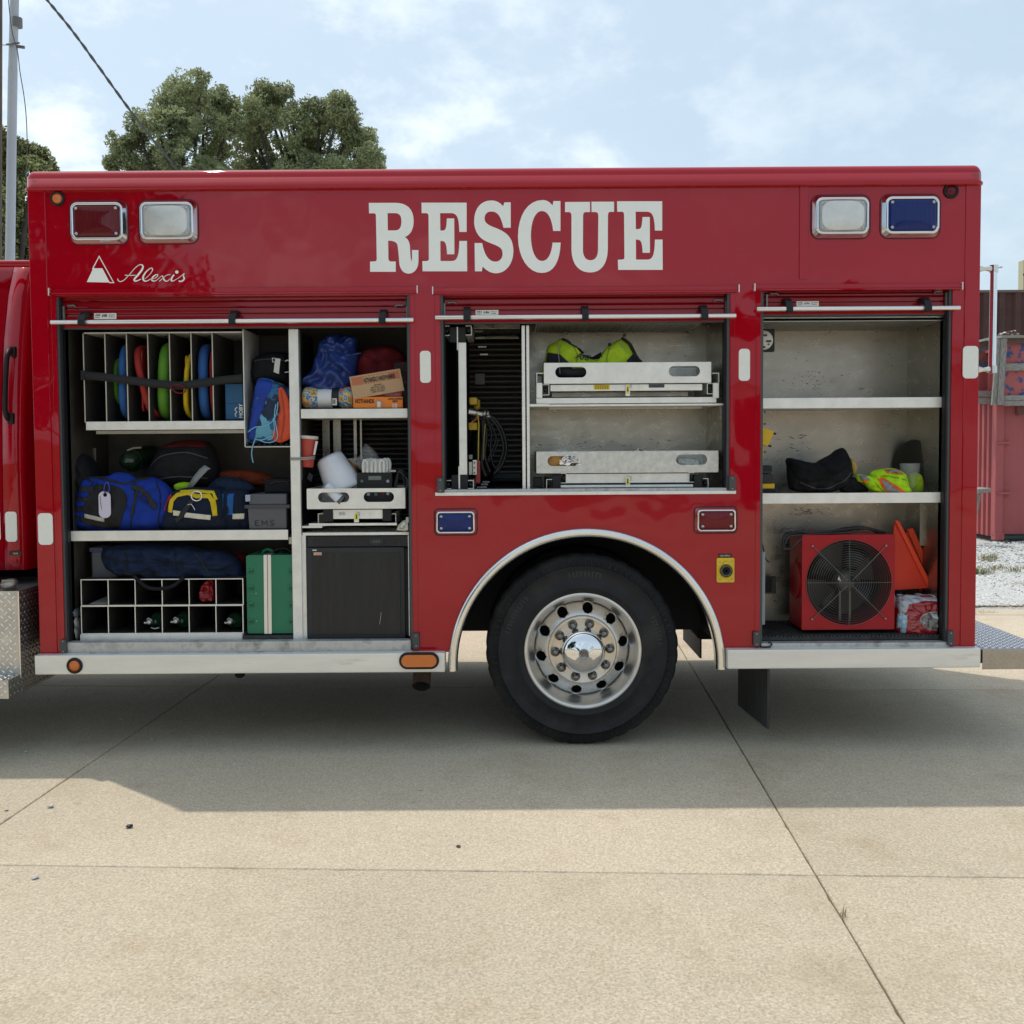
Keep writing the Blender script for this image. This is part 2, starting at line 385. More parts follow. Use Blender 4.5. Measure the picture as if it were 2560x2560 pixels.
# extra mottling: fine aggregate and rusty blotches
def concrete_extra(m):
    t = m.node_tree; b = t.nodes['Principled BSDF']; src = t.nodes.new('ShaderNodeNewGeometry').outputs['Position']
    old = b.inputs['Base Color'].links[0].from_socket
    v = t.nodes.new('ShaderNodeTexVoronoi'); v.inputs['Scale'].default_value = 130; t.links.new(src, v.inputs['Vector'])
    r = t.nodes.new('ShaderNodeMapRange'); t.links.new(v.outputs['Color'], r.inputs['Value']); r.inputs['To Min'].default_value = 0.79; r.inputs['To Max'].default_value = 1.21
    x = t.nodes.new('ShaderNodeVectorMath'); x.operation = 'SCALE'; t.links.new(old, x.inputs[0]); t.links.new(r.outputs[0], x.inputs['Scale'])
    n = t.nodes.new('ShaderNodeTexNoise'); n.inputs['Scale'].default_value = 2.6; n.inputs['Detail'].default_value = 9; n.inputs['Roughness'].default_value = 0.7; t.links.new(src, n.inputs['Vector'])
    r2 = t.nodes.new('ShaderNodeMapRange'); t.links.new(n.outputs['Fac'], r2.inputs['Value']); r2.inputs['From Min'].default_value = 0.55; r2.inputs['From Max'].default_value = 0.85; r2.inputs['To Max'].default_value = 0.55
    y = t.nodes.new('ShaderNodeMix'); y.data_type = 'RGBA'; t.links.new(r2.outputs[0], y.inputs[0]); t.links.new(x.outputs[0], y.inputs[6]); y.inputs[7].default_value = (0.36, 0.235, 0.13, 1)
    n3 = t.nodes.new('ShaderNodeTexNoise'); n3.inputs['Scale'].default_value = 0.55; n3.inputs['Detail'].default_value = 4; t.links.new(src, n3.inputs['Vector'])
    r3 = t.nodes.new('ShaderNodeMapRange'); t.links.new(n3.outputs['Fac'], r3.inputs['Value']); r3.inputs['From Min'].default_value = 0.3; r3.inputs['From Max'].default_value = 0.7; r3.inputs['To Min'].default_value = 0.88; r3.inputs['To Max'].default_value = 1.12
    z = t.nodes.new('ShaderNodeVectorMath'); z.operation = 'SCALE'; t.links.new(y.outputs[2], z.inputs[0]); t.links.new(r3.outputs[0], z.inputs['Scale'])
    oi = t.nodes.new('ShaderNodeObjectInfo'); r4 = t.nodes.new('ShaderNodeMapRange'); t.links.new(oi.outputs['Random'], r4.inputs['Value']); r4.inputs['To Min'].default_value = 0.93; r4.inputs['To Max'].default_value = 1.05
    z2 = t.nodes.new('ShaderNodeVectorMath'); z2.operation = 'SCALE'; t.links.new(z.outputs[0], z2.inputs[0]); t.links.new(r4.outputs[0], z2.inputs['Scale'])
    n5 = t.nodes.new('ShaderNodeTexNoise'); n5.inputs['Scale'].default_value = 7; n5.inputs['Detail'].default_value = 6; t.links.new(src, n5.inputs['Vector'])
    r5 = t.nodes.new('ShaderNodeMapRange'); t.links.new(n5.outputs['Fac'], r5.inputs['Value']); r5.inputs['From Min'].default_value = 0.66; r5.inputs['From Max'].default_value = 0.75; r5.inputs['To Max'].default_value = 0.35
    y5 = t.nodes.new('ShaderNodeMix'); y5.data_type = 'RGBA'; t.links.new(r5.outputs[0], y5.inputs[0]); t.links.new(z2.outputs[0], y5.inputs[6]); y5.inputs[7].default_value = (0.30, 0.25, 0.19, 1)
    t.links.new(y5.outputs[2], b.inputs['Base Color'])
concrete_extra(conc)
grav = M('white_gravel', (0.46, 0.46, 0.445), 0.9, 0, var=0.22, vs=24, bump=0.8, bs=30, world=True, spec=0.2)
stone_m = M('limestone', (0.54, 0.54, 0.52), 0.85, 0, var=0.25, vs=30)
soil = M('joint_dirt', (0.20, 0.17, 0.125), 0.95)
grassm = M('far_grass', (0.09, 0.12, 0.035), 0.95, 0, var=0.4, vs=0.7, world=True)
gr = MB().add([(-900, -900, -0.16), (900, -900, -0.16), (900, 900, -0.16), (-900, 900, -0.16)], [(0, 1, 2, 3)], False).build('ground', grassm)
tag(gr, None, None, kind='structure')
J0 = G(2041, 2188); u = (G(2560, 2203) - G(0, 2171)).normalized(); v = Vector((-u.y, u.x, 0))
vj = (J0 - G(1700, 1650)).normalized()
sp_v = (G(1918, 1722) - J0).dot(v)
lef = G(0, 2064).lerp(G(543, 1689), 0.5); sp_u = (J0 - lef).dot(u) 
dirt = MB(); fx = lambda a, b, z: J0 + u * a + v * b + Vector((0, 0, z))
dirt.add([fx(-34, -34, -0.05), fx(34, -34, -0.05), fx(34, 2.13 * sp_v, -0.05), fx(-34, 2.13 * sp_v, -0.05)], [(0, 1, 2, 3)], False)
tag(dirt.build('joint_bed', soil), None, None, kind='structure')
apron = bpy.data.objects.new('concrete_apron', None); COL.objects.link(apron); ORIG['concrete_apron'] = Vector(); apron['kind'] = 'structure'
ang = math.atan2(u.y, u.x)
def slab_mesh(w, h, th=0.045):
    b = MB(); g = 0.0024; rnd = random.Random(3)
    e = []
    nn_ = 60
    def side(ax, ay, bx, by):
        for k in range(nn_):
            t = k / nn_; j = (rnd.random() - 0.5) * 0.0035 + (0.004 if rnd.random() < 0.06 else 0)
            x, y = ax + (bx - ax) * t, ay + (by - ay) * t; L = math.hypot(bx - ax, by - ay)
            nx, ny = -(by - ay) / L, (bx - ax) / L; e.append((x + nx * abs(j), y + ny * abs(j)))
    side(g, g, w - g, g); side(w - g, g, w - g, h - g); side(w - g, h - g, g, h - g); side(g, h - g, g, g)
    K = len(e); cx, cy = w / 2, h / 2
    vs = [(x - cx, y - cy, -0.0) for x, y in e]; ins = [((x - cx) * (1 - 0.0024), (y - cy) * (1 - 0.0024), 0.0) for x, y in e]
    low_ = [(x - cx, y - cy, -0.004) for x, y in e]; bt = [(x - cx, y - cy, -th) for x, y in e]
    V = ins + low_ + bt; F = [tuple(range(K))]
    for k in range(K): q = (k + 1) % K; F += [(k, k + K, q + K, q), (k + K, k + 2 * K, q + 2 * K, q + K)]
    me = bpy.data.meshes.new('slab'); me.from_pydata(V, [], F); me.materials.append(conc); me.update(); return me
W_, H_ = sp_u, sp_v
sm0 = slab_mesh(W_, H_)
for i in range(-6, 7):
    for j in range(-8, 2):
        me = sm0; hh = H_
        o = bpy.data.objects.new('slab', me); COL.objects.link(o); o.parent = apron
        o.location = fx((i + 0.5) * W_, (j + 0.5) * H_, 0.0); o.rotation_euler = (0, 0, ang)
far_h = 0.3
smf = slab_mesh(W_ * 0.5, far_h * 1.0)
# crumbling strip where the apron meets the gravel
gb = MB(); rnd = random.Random(5); ed = []
yb = 2.0 * H_
for k in range(141):
    x = -34 + k * 0.5; ed.append((x, yb + 0.35 + 0.10 * noise.noise(Vector((x * 0.8, 0, 0))) + 0.05 * rnd.random()))
vs_ = [fx(x, yb + 0.006, 0.0) for x, _ in ed] + [fx(x, y, -0.004) for x, y in ed] + [fx(x, y + 0.03, -0.045) for x, y in ed]
K = len(ed); fs_ = []
for k in range(K - 1): fs_ += [(k, k + 1, k + K + 1, k + K), (k + K, k + K + 1, k + 2 * K + 1, k + 2 * K)]
gb.add(vs_, fs_, False); o = gb.build('slab', conc, None); o.parent = apron; 
gv = MB(); nx_, ny_ = 120, 50
X0, X1, Y0, Y1 = -34.0, 46.0, 2.0 * H_ + 0.1, 60.0
V = []
for j in range(ny_ + 1):
    for i in range(nx_ + 1):
        a = X0 + (X1 - X0) * i / nx_; t = j / ny_; b_ = Y0 + (Y1 - Y0) * t * t
        V.append(fx(a, b_, -0.035 + 0.03 * noise.noise(Vector((a * 0.6, b_ * 0.6, 0)))))
gv.add(V, [(j * (nx_ + 1) + i, j * (nx_ + 1) + i + 1, (j + 1) * (nx_ + 1) + i + 1, (j + 1) * (nx_ + 1) + i) for j in range(ny_) for i in range(nx_)], True)
tag(gv.build('gravel_yard', grav), None, None, kind='structure')
# loose limestone on the gravel yard
gs = MB(); rnd = random.Random(11)
def rockv(c, s, rnd):
    vs = []
    for dx, dy, dz in ((1, 0, 0), (-1, 0, 0), (0, 1, 0), (0, -1, 0), (0, 0, 1), (0, 0, -0.6), (0.7, 0.6, 0.5), (-0.7, 0.6, 0.4), (0.6, -0.7, 0.5), (-0.6, -0.6, 0.5)):
        k = s * (0.75 + 0.5 * rnd.random()); vs.append((c[0] + dx * k, c[1] + dy * k, c[2] + dz * k * 0.7))
    return vs, [(0, 6, 8), (6, 4, 8), (6, 7, 4), (7, 9, 4), (9, 8, 4), (0, 2, 6), (2, 7, 6), (2, 1, 7), (1, 9, 7), (1, 3, 9), (3, 8, 9), (3, 0, 8), (0, 5, 2), (2, 5, 1), (1, 5, 3), (3, 5, 0)]
for k in range(9000):
    py = 1350 + 160 * rnd.random() ** 0.8; px = rnd.uniform(2380, 2700) if k % 8 else rnd.uniform(1100, 1760)
    g = G(px, py); 
    if (g - J0).dot(v) < yb + 0.42: continue
    s = rnd.uniform(0.012, 0.03); gs.add(*rockv((g.x, g.y, -0.02), s, rnd), smooth=False)
tag(gs.build('loose_gravel', stone_m), 'loose white limestone gravel lying behind the truck', 'gravel', kind='stuff')
# weeds
weed = M('weed_green', (0.10, 0.13, 0.03), 0.8, 0, var=0.4, vs=20); weedd = M('dry_weed', (0.30, 0.22, 0.10), 0.9)
wb = MB(); wd = MB()
def blades(b, c, n, h, r, rnd):
    for k in range(n):
        a = rnd.uniform(0, 6.28); l = h * rnd.uniform(0.5, 1.1); d = Vector((math.cos(a), math.sin(a), 0)) * r * rnd.uniform(0.2, 1)
        base = Vector(c) + Vector((rnd.uniform(-1, 1), rnd.uniform(-1, 1), 0)) * r * 0.35; s = Vector((-math.sin(a), math.cos(a), 0)) * l * 0.035
        mid = base + d * 0.5 + Vector((0, 0, l * 0.7)); tip = base + d + Vector((0, 0, l))
        b.add([base - s, base + s, mid + s * 0.8, mid - s * 0.8, tip], [(0, 1, 2, 3), (3, 2, 4)], False)
for (px, py, w) in ((2520, 1428, 60), (2470, 1400, 24), (2452, 1432, 30)):
    for k in range(14): g = G(px + rnd.uniform(-w, w), py + rnd.uniform(-6, 6), -0.02); blades(wb if rnd.random() < 0.55 else wd, g, 14, 0.09, 0.14, rnd)
for (px, py, w) in ((2500, 1432, 50), (2550, 1462, 40), (2470, 1520, 40), (2540, 1520, 30), (2450, 1535, 30)):
    for k in range(10): g = G(px + rnd.uniform(-w, w), py + rnd.uniform(-3, 3), -0.015); blades(wd, g, 12, 0.035, 0.13, rnd)
for k in range(9): g = G(2340 + 20 * k, 1495 + 2 * k, 0.0); blades(wd, g, 8, 0.02, 0.06, rnd)
tag(wb.build('yard_weeds', weed), 'low green weeds growing through the white gravel', 'weeds', kind='stuff')
tag(wd.build('dry_weeds', weedd), 'dry brown weeds along the gravel edge', 'weeds', kind='stuff')
jw = MB(); rnd = random.Random(2); blades(jw, G(2106, 2292), 14, 0.035, 0.032, rnd)
tag(jw.build('joint_weed', weedd), 'small dry grass tuft sprouting from the slab joint', 'weed')
for (px, py, s, lab, mt) in ((127, 2019, 0.016, 'white pebble on the sunlit slab below the shadow corner', stone_m),
    (88, 2197, 0.014, 'white pebble just below the cross joint at left', stone_m),
    (323, 2070, 0.015, 'small dark stone on the sunlit concrete', black),
    (64, 1882, 0.012, 'pale pebble at the left edge of the truck shadow', stone_m),
    (15, 2027, 0.010, 'tiny white pebble beside the slanting joint', stone_m),
    (302, 1799, 0.010, 'white chip in the dark shade under the rail', stone_m),
    (380, 1849, 0.008, 'pale chip right of the slanting joint in shade', stone_m),
    (1146, 2118, 0.010, 'dark pebble on the sunlit slab below the wheel', black),
    (978, 1948, 0.009, 'pale chip in the truck shadow left of the wheel', stone_m),
    (1050, 1976, 0.009, 'pale chip nearest the shadow edge', stone_m),
    (52, 1845, 0.009, 'pale chip under the cab step in shade', stone_m)):
    g = G(px, py); b = MB(); b.add(*rockv((g.x, g.y, s * 0.4), s, random.Random(px)), smooth=False)
    tag(b.build('pebble', mt), lab, 'pebble', 'loose stones on the concrete')

# ---------------- rescue truck ----------------
T = thing('rescue_truck', 'red rescue truck with open roll-up doors and RESCUE lettering', 'truck', (P(1280, 1100).x, 1.2, 0))
BX0 = P(88, 1100).x; BX1 = P(2442, 1100).x; ZB = P(1250, 1629).z; ZT = P(1250, 462).z; TW = 2.42
# openings
OL = Rc(150, 740, 1028, 1624, 0); OM = Rc(1103, 736, 1824, 1230, 0); OR = Rc(1901, 726, 2375, 1622, 0)
acx, acz = P(1467, 1665).x, P(1467, 1665).z; AR = 345 * 5.5 / 2560
arc = [(acx + AR * math.cos(a), max(ZB, acz + AR * math.sin(a))) for a in [math.pi * (k / 40) for k in range(41)]]
outer = [(BX0, ZB), (BX0, ZT), (BX1, ZT), (BX1, ZB)] + arc
holes = [[(o[0], o[2]), (o[1], o[2]), (o[1], o[3]), (o[0], o[3])] for o in (OL, OM, OR)]
holes[0] = [(OL[0], ZB + 0.001), (OL[1], ZB + 0.001), (OL[1], OL[3]), (OL[0], OL[3])]; holes[2] = [(OR[0], ZB + 0.001), (OR[1], ZB + 0.001), (OR[1], OR[3]), (OR[0], OR[3])]
# shell panel with its door openings and wheel cut-out
side = MB().prism([outer] + holes, 0.0, 0.035).build('side_panel', red, T)
# other body walls
MB().box(BX0 + 0.002, BX0 + 0.03, 0.036, TW - 0.04, ZB + 0.002, ZT - 0.002).build('front_wall', red, T)
MB().box(BX1 - 0.03, BX1 - 0.002, 0.036, TW - 0.04, ZB + 0.002, ZT - 0.002).build('rear_wall', red, T)
MB().box(BX0, BX1, TW - 0.035, TW, ZB, ZT).build('far_side_panel', red, T)
MB().box(BX0 + 0.04, BX1 - 0.04, 0.04, TW - 0.05, ZT - 0.14, ZT - 0.1).build('roof_deck', darkm, T)
def vbox(name, px0, px1, z0, z1, y0, y1, py=1100, mt=red, bev=0.002):
    return MB().box(P(px0, py).x, P(px1, py).x, y0, y1, z0, z1).build(name, mt, T, bev)
# corner posts and trim pieces standing a few mm proud
o = MB().box(BX0 - 0.004, P(130, 1100).x, -0.006, 0.03, ZB + 0.003, ZT - 0.002).build('corner_post', red, T, 0.004)
o = MB().box(P(2406, 1100).x, BX1 + 0.004, -0.006, 0.03, ZB + 0.003, ZT - 0.002).build('corner_post', red, T, 0.004)
ZH = P(1250, 722).z
MB().box(P(1998, 580).x, P(2020, 580).x, -0.006, 0.02, P(2008, 698).z, ZT - 0.002).build('trim_strip', red, T, 0.002)
sl = MB(); 
for a in (135, 1067, 1866, 1880): pass
# roof cap with rounded edges
def prof_cap():
    zc0 = P(1250, 466).z; zc1 = P(1250, 419).z; x0 = P(62, 445).x; x1 = P(2459, 440).x
    y0 = -0.03; y1 = TW + 0.03; r = 0.055; b = MB(); rows = []
    prof = [(0.012, zc0 - 0.012), (0.0, zc0 - 0.008), (-0.004, zc0 + 0.004), (0.008, zc0 + 0.012), (0.008, zc1 - r)]
    for k in range(7): a = math.pi / 2 * k / 6; prof.append((0.008 + r * (1 - math.cos(a)), zc1 - r + r * math.sin(a)))
    vs = []; R0 = 0.05
    for off, z in prof:
        ox = max(0.0, off)
        for (cx, cy, a0) in ((x1 - R0, y0 + R0, -90), (x1 - R0, y1 - R0, 0), (x0 + R0, y1 - R0, 90), (x0 + R0, y0 + R0, 180)):
            for k in range(5):
                a = math.radians(a0 + 90 * k / 4); rr = R0 - off * 0.8
                vs.append((cx + rr * math.cos(a), cy + rr * math.sin(a), z))
    n = 20; fs = []
    for i in range(len(prof) - 1):
        for j in range(n): k = (j + 1) % n; fs.append((i * n + j, i * n + k, (i + 1) * n + k, (i + 1) * n + j))
    b.add(vs, fs, True); b.add(vs[-n:], [tuple(range(n))], False); b.add(vs[:n], [tuple(reversed(range(n)))], False)
    return b.build('roof_cap', red, T, fixn=True)
prof_cap()
# panel grooves (thin dark seams) as recessed-looking gaskets
for (px, y0, y1) in ((137, 740, 1625),):
    MB().box(P(px, 1100).x - 0.0012, P(px, 1100).x + 0.0012, -0.0015, 0.004, P(px, y1).z, P(px, y0).z).build('panel_seam', M('seam_red', (0.12, 0.002, 0.006), 0.6), T)
# drip rails above each door
for (x0, y0, x1, y1) in ((126, 719, 1044, 736), (1083, 716, 1846, 733), (1886, 709, 2403, 726)):
    a = Rc(x0, y0, x1, y1); g = MB(); pr = [(0.0, a[3]), (-0.010, a[3] - 0.003), (-0.012, a[2] + 0.012), (-0.020, a[2] + 0.006), (-0.020, a[2]), (0.0, a[2])]
    vs = [(a[0], y, z) for y, z in pr] + [(a[1], y, z) for y, z in pr]; k = len(pr)
    g.add(vs, [(i, (i + 1) % k, (i + 1) % k + k, i + k) for i in range(k)] + [tuple(range(k)), tuple(reversed(range(k, 2 * k)))], False)
    o = g.build('drip_rail', red, T, fixn=True)
    for xx in (a[0] - 0.002, a[1] - 0.001): MB().box(xx - 0.002, xx + 0.003, -0.021, 0.001, a[2] - 0.002, a[3] + 0.002).build('end_cap', alulip, o)
# door jamb seals
def jamb(x0, x1, z0, z1):
    for s, x in ((1, x0), (-1, x1)):
        MB().box(x, x + s * 0.014, 0.004, 0.05, z0, z1).build('jamb_track', seal, T, 0.001)
        MB().box(x + s * 0.014, x + s * 0.02, 0.03, 0.10, z0, z1).build('jamb_seal', black, T)
jamb(OL[0], OL[1], ZB + 0.02, OL[3]); jamb(OM[0], OM[1], OM[2], OM[3]); jamb(OR[0], OR[1], ZB + 0.02, OR[3])
# jamb frames in red just outside of the tracks
for (a, b, z0, z1) in ((137, 149, ZB + 0.004, P(600, 737).z), (1029, 1040, ZB + 0.004, P(1035, 737).z), (1090, 1102, OM[2] + 0.0, P(1465, 734).z), (1825, 1836, OM[2], P(1465, 734).z), (1889, 1900, ZB + 0.004, P(2140, 727).z), (2376, 2389, ZB + 0.004, P(2140, 727).z)):
    MB().box(P(a, 1100).x, P(b, 1100).x, -0.004, 0.02, z0, z1).build('door_frame', red, T, 0.0015)

# rub rails
stm = M('amber_lens', (0.75, 0.17, 0.005), 0.25, coat=1.0, wave=0.5, bs=90)
def rail(x0, y0, x1, y1):
    a = Rc(x0, y0, x1, y1, -0.06); b = MB(); b.box(a[0], a[1], -0.06, 0.05, a[2], a[3]); return b.build('rub_rail', rail_m, T, 0.006, segs=3)
r1 = rail(86, 1636, 1112, 1684); r2 = rail(1819, 1623, 2452, 1671)
for px in (150, 640, 1000): pass
# sills
sillm = M('worn_sill', (0.56, 0.55, 0.53), 0.5, 0.5, var=0.25, vs=12, stain=(0.12, 0.11, 0.10), sst=(0.5, 0.75), ss=12, bump=0.3, bs=60)
def sill(o, y0, y1, px0, px1, pc, roll=True):
    za, zb = P(pc, y0, 0.02).z, P(pc, y1, 0.02).z
    b = MB(); b.box(P(px0, (y0 + y1) / 2).x, P(px1, (y0 + y1) / 2).x, -0.005, 0.06, zb, za - 0.008)
    o = b.build('door_sill', sillm, T, 0.006); return o
sill(OL, 1598, 1632, 152, 1028, 600); sill(OR, 1601, 1621, 1902, 2374, 2140)
MB().box(OL[0] + 0.001, OL[1] - 0.001, -0.02, 0.03, ZB - 0.004, P(600, 1628).z).build('sill_plate', sillm, T)
B('sill_strip', alulip, T, 1088, 1229, 1840, 1237, -0.012, 0.03, 0.001)
B('door_sill', sillm, T, 1104, 1222, 1823, 1229, 0.005, 0.08, 0.001)

# wheel arch trim: half-round polished moulding
am = M('arch_trim_metal', (0.78, 0.77, 0.74), 0.22, 1.0, var=0.06, vs=6, rvar=0.08, stain=(0.5, 0.45, 0.36), sst=(0.6, 0.9), ss=4)
b = MB(); K = 64; vs = []; Rm = 338 * 5.5 / 2560
for k in range(K + 1):
    a = math.radians(-1.5 + 183 * k / K); c, s_ = math.cos(a), math.sin(a)
    for t in range(9):
        q = math.pi * t / 8; rr = Rm + 0.026 * math.cos(q); yy = -0.004 - 0.028 * math.sin(q)
        vs.append((acx + rr * c, yy, acz + rr * s_))
    vs.append((acx + (Rm - 0.026) * c, 0.05, acz + (Rm - 0.026) * s_)); vs.append((acx + (Rm + 0.026) * c, 0.0, acz + (Rm + 0.026) * s_))
n = 11; fs = []
for k in range(K):
    for t in range(n): q = (t + 1) % n; fs.append((k * n + t, k * n + q, (k + 1) * n + q, (k + 1) * n + t))
b.add(vs, fs, True); b.add(vs[:n], [tuple(range(n))], False); b.add(vs[-n:], [tuple(reversed(range(n)))], False)
b.build('arch_trim', am, T, fixn=True)
# wheel well liner
b = MB(); vs = []
for k in range(33):
    a = math.pi * k / 32
    for y in (0.036, 0.62): vs.append((acx + (AR + 0.004) * math.cos(a), y, max(ZB, acz + (AR + 0.004) * math.sin(a))))
b.add(vs, [(2 * k, 2 * k + 1, 2 * k + 3, 2 * k + 2) for k in range(32)], True)
b.add([(acx, 0.62, ZB)] + [vs[2 * k + 1] for k in range(33)], [(0, k + 1, k + 2) for k in range(32)], False)
o = b.build('wheel_well', M('well_black', (0.012, 0.012, 0.012), 0.8), T)

# ---- wheel ----
WY = 0.045; wc = P(1457, 1624, WY); wc.z = 0.531; TR = wc.z; 
def wheel(cx, y_face, first=True):
    tr = wc.z - 0.0; w = sub_empty('wheel', T, (cx, y_face + 0.13, tr))
    b = MB(); R1 = tr
    prof = [(0.300, 0.015), (0.303, -0.004), (0.315, -0.012), (0.345, -0.012), (0.348, -0.0155), (0.353, -0.0155), (0.356, -0.012), (0.40, -0.006), (0.455, 0.004), (0.457, 0.0), (0.461, 0.0), (0.463, 0.008), (R1 - 0.028, 0.026), (R1 - 0.010, 0.040), (R1 - 0.002, 0.055), (R1, 0.075)]
    n = 180; vs = []
    ax = Vector((0, 1, 0))
    def ring(r, y, tooth=0.0):
        for j in range(n):
            an = 2 * math.pi * j / n; q = 1.0
            if tooth: r2 = r - (tooth if (j % 5) in (0,) else 0) - (tooth * 0.4 if (j % 5) == 1 else 0)
            else: r2 = r
            z = tr + r2 * math.cos(an)
            vs.append((cx + r2 * math.sin(an), y_face + y, max(z, 0.001)))
    for i, (r, y) in enumerate(prof): ring(r, y, 0.005 if i in (13, 14) else (0.007 if i == 15 else 0))
    ring(R1, 0.2, 0.006); ring(R1 - 0.03, 0.255); ring(0.30, 0.24)
    fs = []
    for i in range(len(prof) + 2):
        for j in range(n): k = (j + 1) % n; fs.append((i * n + j, i * n + k, (i + 1) * n + k, (i + 1) * n + j))
    b.add(vs, fs, True); b.build('tyre', rubber, w, fixn=True)
    if not first: return
    # rim dish with ten hand holes
    RY = y_face
    b = MB(); b.lathe([(0.288, 0.06), (0.296, 0.012), (0.306, 0.004), (0.318, 0.002), (0.322, -0.004), (0.321, -0.011), (0.312, -0.016), (0.302, -0.012), (0.292, 0.004), (0.287, 0.02), (0.281, 0.045), (0.268, 0.06), (0.262, 0.09)], (cx, RY, tr), (0, 1, 0), 96)
    b.build('rim', rimm, w, fixn=True)
    # disc: ring from r .262 (y .09) to .186 (y .035), hand holes cut
    def dy(r): return RY + (0.092 - 0.058 * max(0, min(1, (0.262 - r) / 0.07)) ** 0.8 if r > 0.19 else 0.034)
    import itertools
    out_ = [(0.2635 * math.cos(2 * math.pi * k / 120), 0.2635 * math.sin(2 * math.pi * k / 120)) for k in range(120)]
    inn = [(0.19 * math.cos(2 * math.pi * k / 80), 0.19 * math.sin(2 * math.pi * k / 80)) for k in range(80)]
    hs = []; a0 = math.radians(90 - 8)
    for k in range(10):
        a = a0 + 2 * math.pi * k / 10; hs.append([(0.230 * math.cos(a) + 0.030 * math.cos(t), 0.230 * math.sin(a) + 0.030 * math.sin(t)) for t in [2 * math.pi * q / 20 for q in range(20)]])
    b = MB(); f0 = lambda x, y, z: (cx + x, dy(math.hypot(x, z)) + (0.006 if y > 0.5 else 0), tr + z)
    # add mid ring refinement by splitting sectors via delaunay
    pts = [Vector(p) for p in out_] + [Vector(p) for p in inn]; edges = [(k, (k + 1) % 120) for k in range(120)] + [(120 + k, 120 + (k + 1) % 80) for k in range(80)]
    for h in hs:
        o_ = len(pts); pts += [Vector(p) for p in h]; edges += [(o_ + k, o_ + (k + 1) % 20) for k in range(20)]
    for rr in (0.20, 0.213, 0.25):
        for k in range(110): 
            p = Vector((rr * math.cos(2 * math.pi * k / 110), rr * math.sin(2 * math.pi * k / 110)))
            if all((p - Vector((0.232 * math.cos(a0 + 2 * math.pi * q / 10), 0.232 * math.sin(a0 + 2 * math.pi * q / 10)))).length > 0.034 for q in range(10)): pts.append(p)
    Vv, Ee, Ff, _1, _2, _3 = delaunay_2d_cdt(pts, edges, [], 0, 1e-6)
    fs = []
    for f in Ff:
        c_ = sum((Vv[i] for i in f), Vector((0, 0))) / len(f)
        if c_.length < 0.189 or c_.length > 0.264: continue
        if any((c_ - Vector((0.232 * math.cos(a0 + 2 * math.pi * q / 10), 0.232 * math.sin(a0 + 2 * math.pi * q / 10)))).length < 0.0285 for q in range(10)): continue
        a_, b_, c2 = (Vv[i] for i in f[:3])
        fs.append(tuple(f) if (b_ - a_).cross(c2 - a_) > 0 else tuple(reversed(f)))
    b.add([f0(p.x, 0, p.y) for p in Vv], fs, True); o = b.build('rim_disc', rimm, w); q = o.modifiers.new('solid', 'SOLIDIFY'); q.thickness = 0.01; q.offset = -1
    MB().lathe([(0.26, 0.13), (0.262, 0.14), (0.0, 0.14)], (cx, RY, tr), (0, 1, 0), 40).build('brake_drum', M('drum_black', (0.006, 0.006, 0.006), 0.9), w)
    MB().lathe([(0.192, 0.040), (0.1895, 0.027), (0.184, 0.019), (0.178, 0.017), (0.172, 0.021), (0.120, 0.021), (0.10, 0.02)], (cx, RY, tr), (0, 1, 0), 96).build('hub_flange', M('hub_flange_metal', (0.66, 0.60, 0.52), 0.3, 0.9, var=0.1, vs=20), w, fixn=True)
    hb = Vector((cx - 0.0, RY, tr))
    MB().lathe([(0.125, 0.022), (0.122, -0.01), (0.117, -0.045), (0.113, -0.052), (0.108, -0.055), (0.106, -0.06), (0.09, -0.072), (0.06, -0.082), (0.028, -0.087), (0.027, -0.0875)], hb, (0, 1, 0), 72).build('hub_cap', chrome, w, fixn=True)
    MB().lathe([(0.029, -0.085), (0.027, -0.091), (0.023, -0.0885), (0.0, -0.087)], hb, (0, 1, 0), 32).build('cap_plug', M('plug_grey', (0.35, 0.34, 0.33), 0.4, 0.8), w, fixn=True)
    pl = MB()
    for k in range(5): pl.box(cx - 0.016 + 0.008 * k - 0.0015, cx - 0.016 + 0.008 * k + 0.0015, RY - 0.0905, RY - 0.088, tr - 0.016, tr + 0.016, Matrix.Rotation(-0.35, 3, 'Y'))
    pl.build('plug_rib', blackgl, w)
    a0 = math.radians(90 + 12)
    for k in range(10):
        a = a0 + 2 * math.pi * k / 10 + math.radians(9); p = (cx + 0.149 * math.cos(a), RY, tr + 0.149 * math.sin(a))
        MB().lathe([(0.026, 0.0215), (0.026, 0.014), (0.0235, 0.012), (0.021, 0.010), (0.019, -0.010), (0.013, -0.022), (0.006, -0.026), (0.0, -0.0265)], p, (0, 1, 0), 20).build('lug_nut', M('nut_metal', (0.22, 0.215, 0.205), 0.18, 1.0), w, fixn=True)
wheel(wc.x, WY); 
MB().lathe([(0.30, 0), (0.5, 0.02), (TR - 0.005, 0.04), (TR - 0.004, 0.24), (0.30, 0.26)], (wc.x, WY + 0.28, TR + 0.004), (0, 1, 0), 48).build('inner_tyre', rubber, T, fixn=True)
MB().lathe([(0.30, 0), (0.5, 0.02), (TR - 0.005, 0.04), (TR - 0.004, 0.24), (0.30, 0.26), (0.0, 0.26)], (wc.x, TW - 0.45, TR + 0.004), (0, 1, 0), 48).build('far_tyre', rubber, T, fixn=True)
MB().tube([(wc.x, 0.4, TR), (wc.x, TW - 0.4, TR)], 0.09, 14).build('axle', black, T)
MB().ball((wc.x, 1.1, TR), (0.22, 0.25, 0.22)).build('differential', black, T)
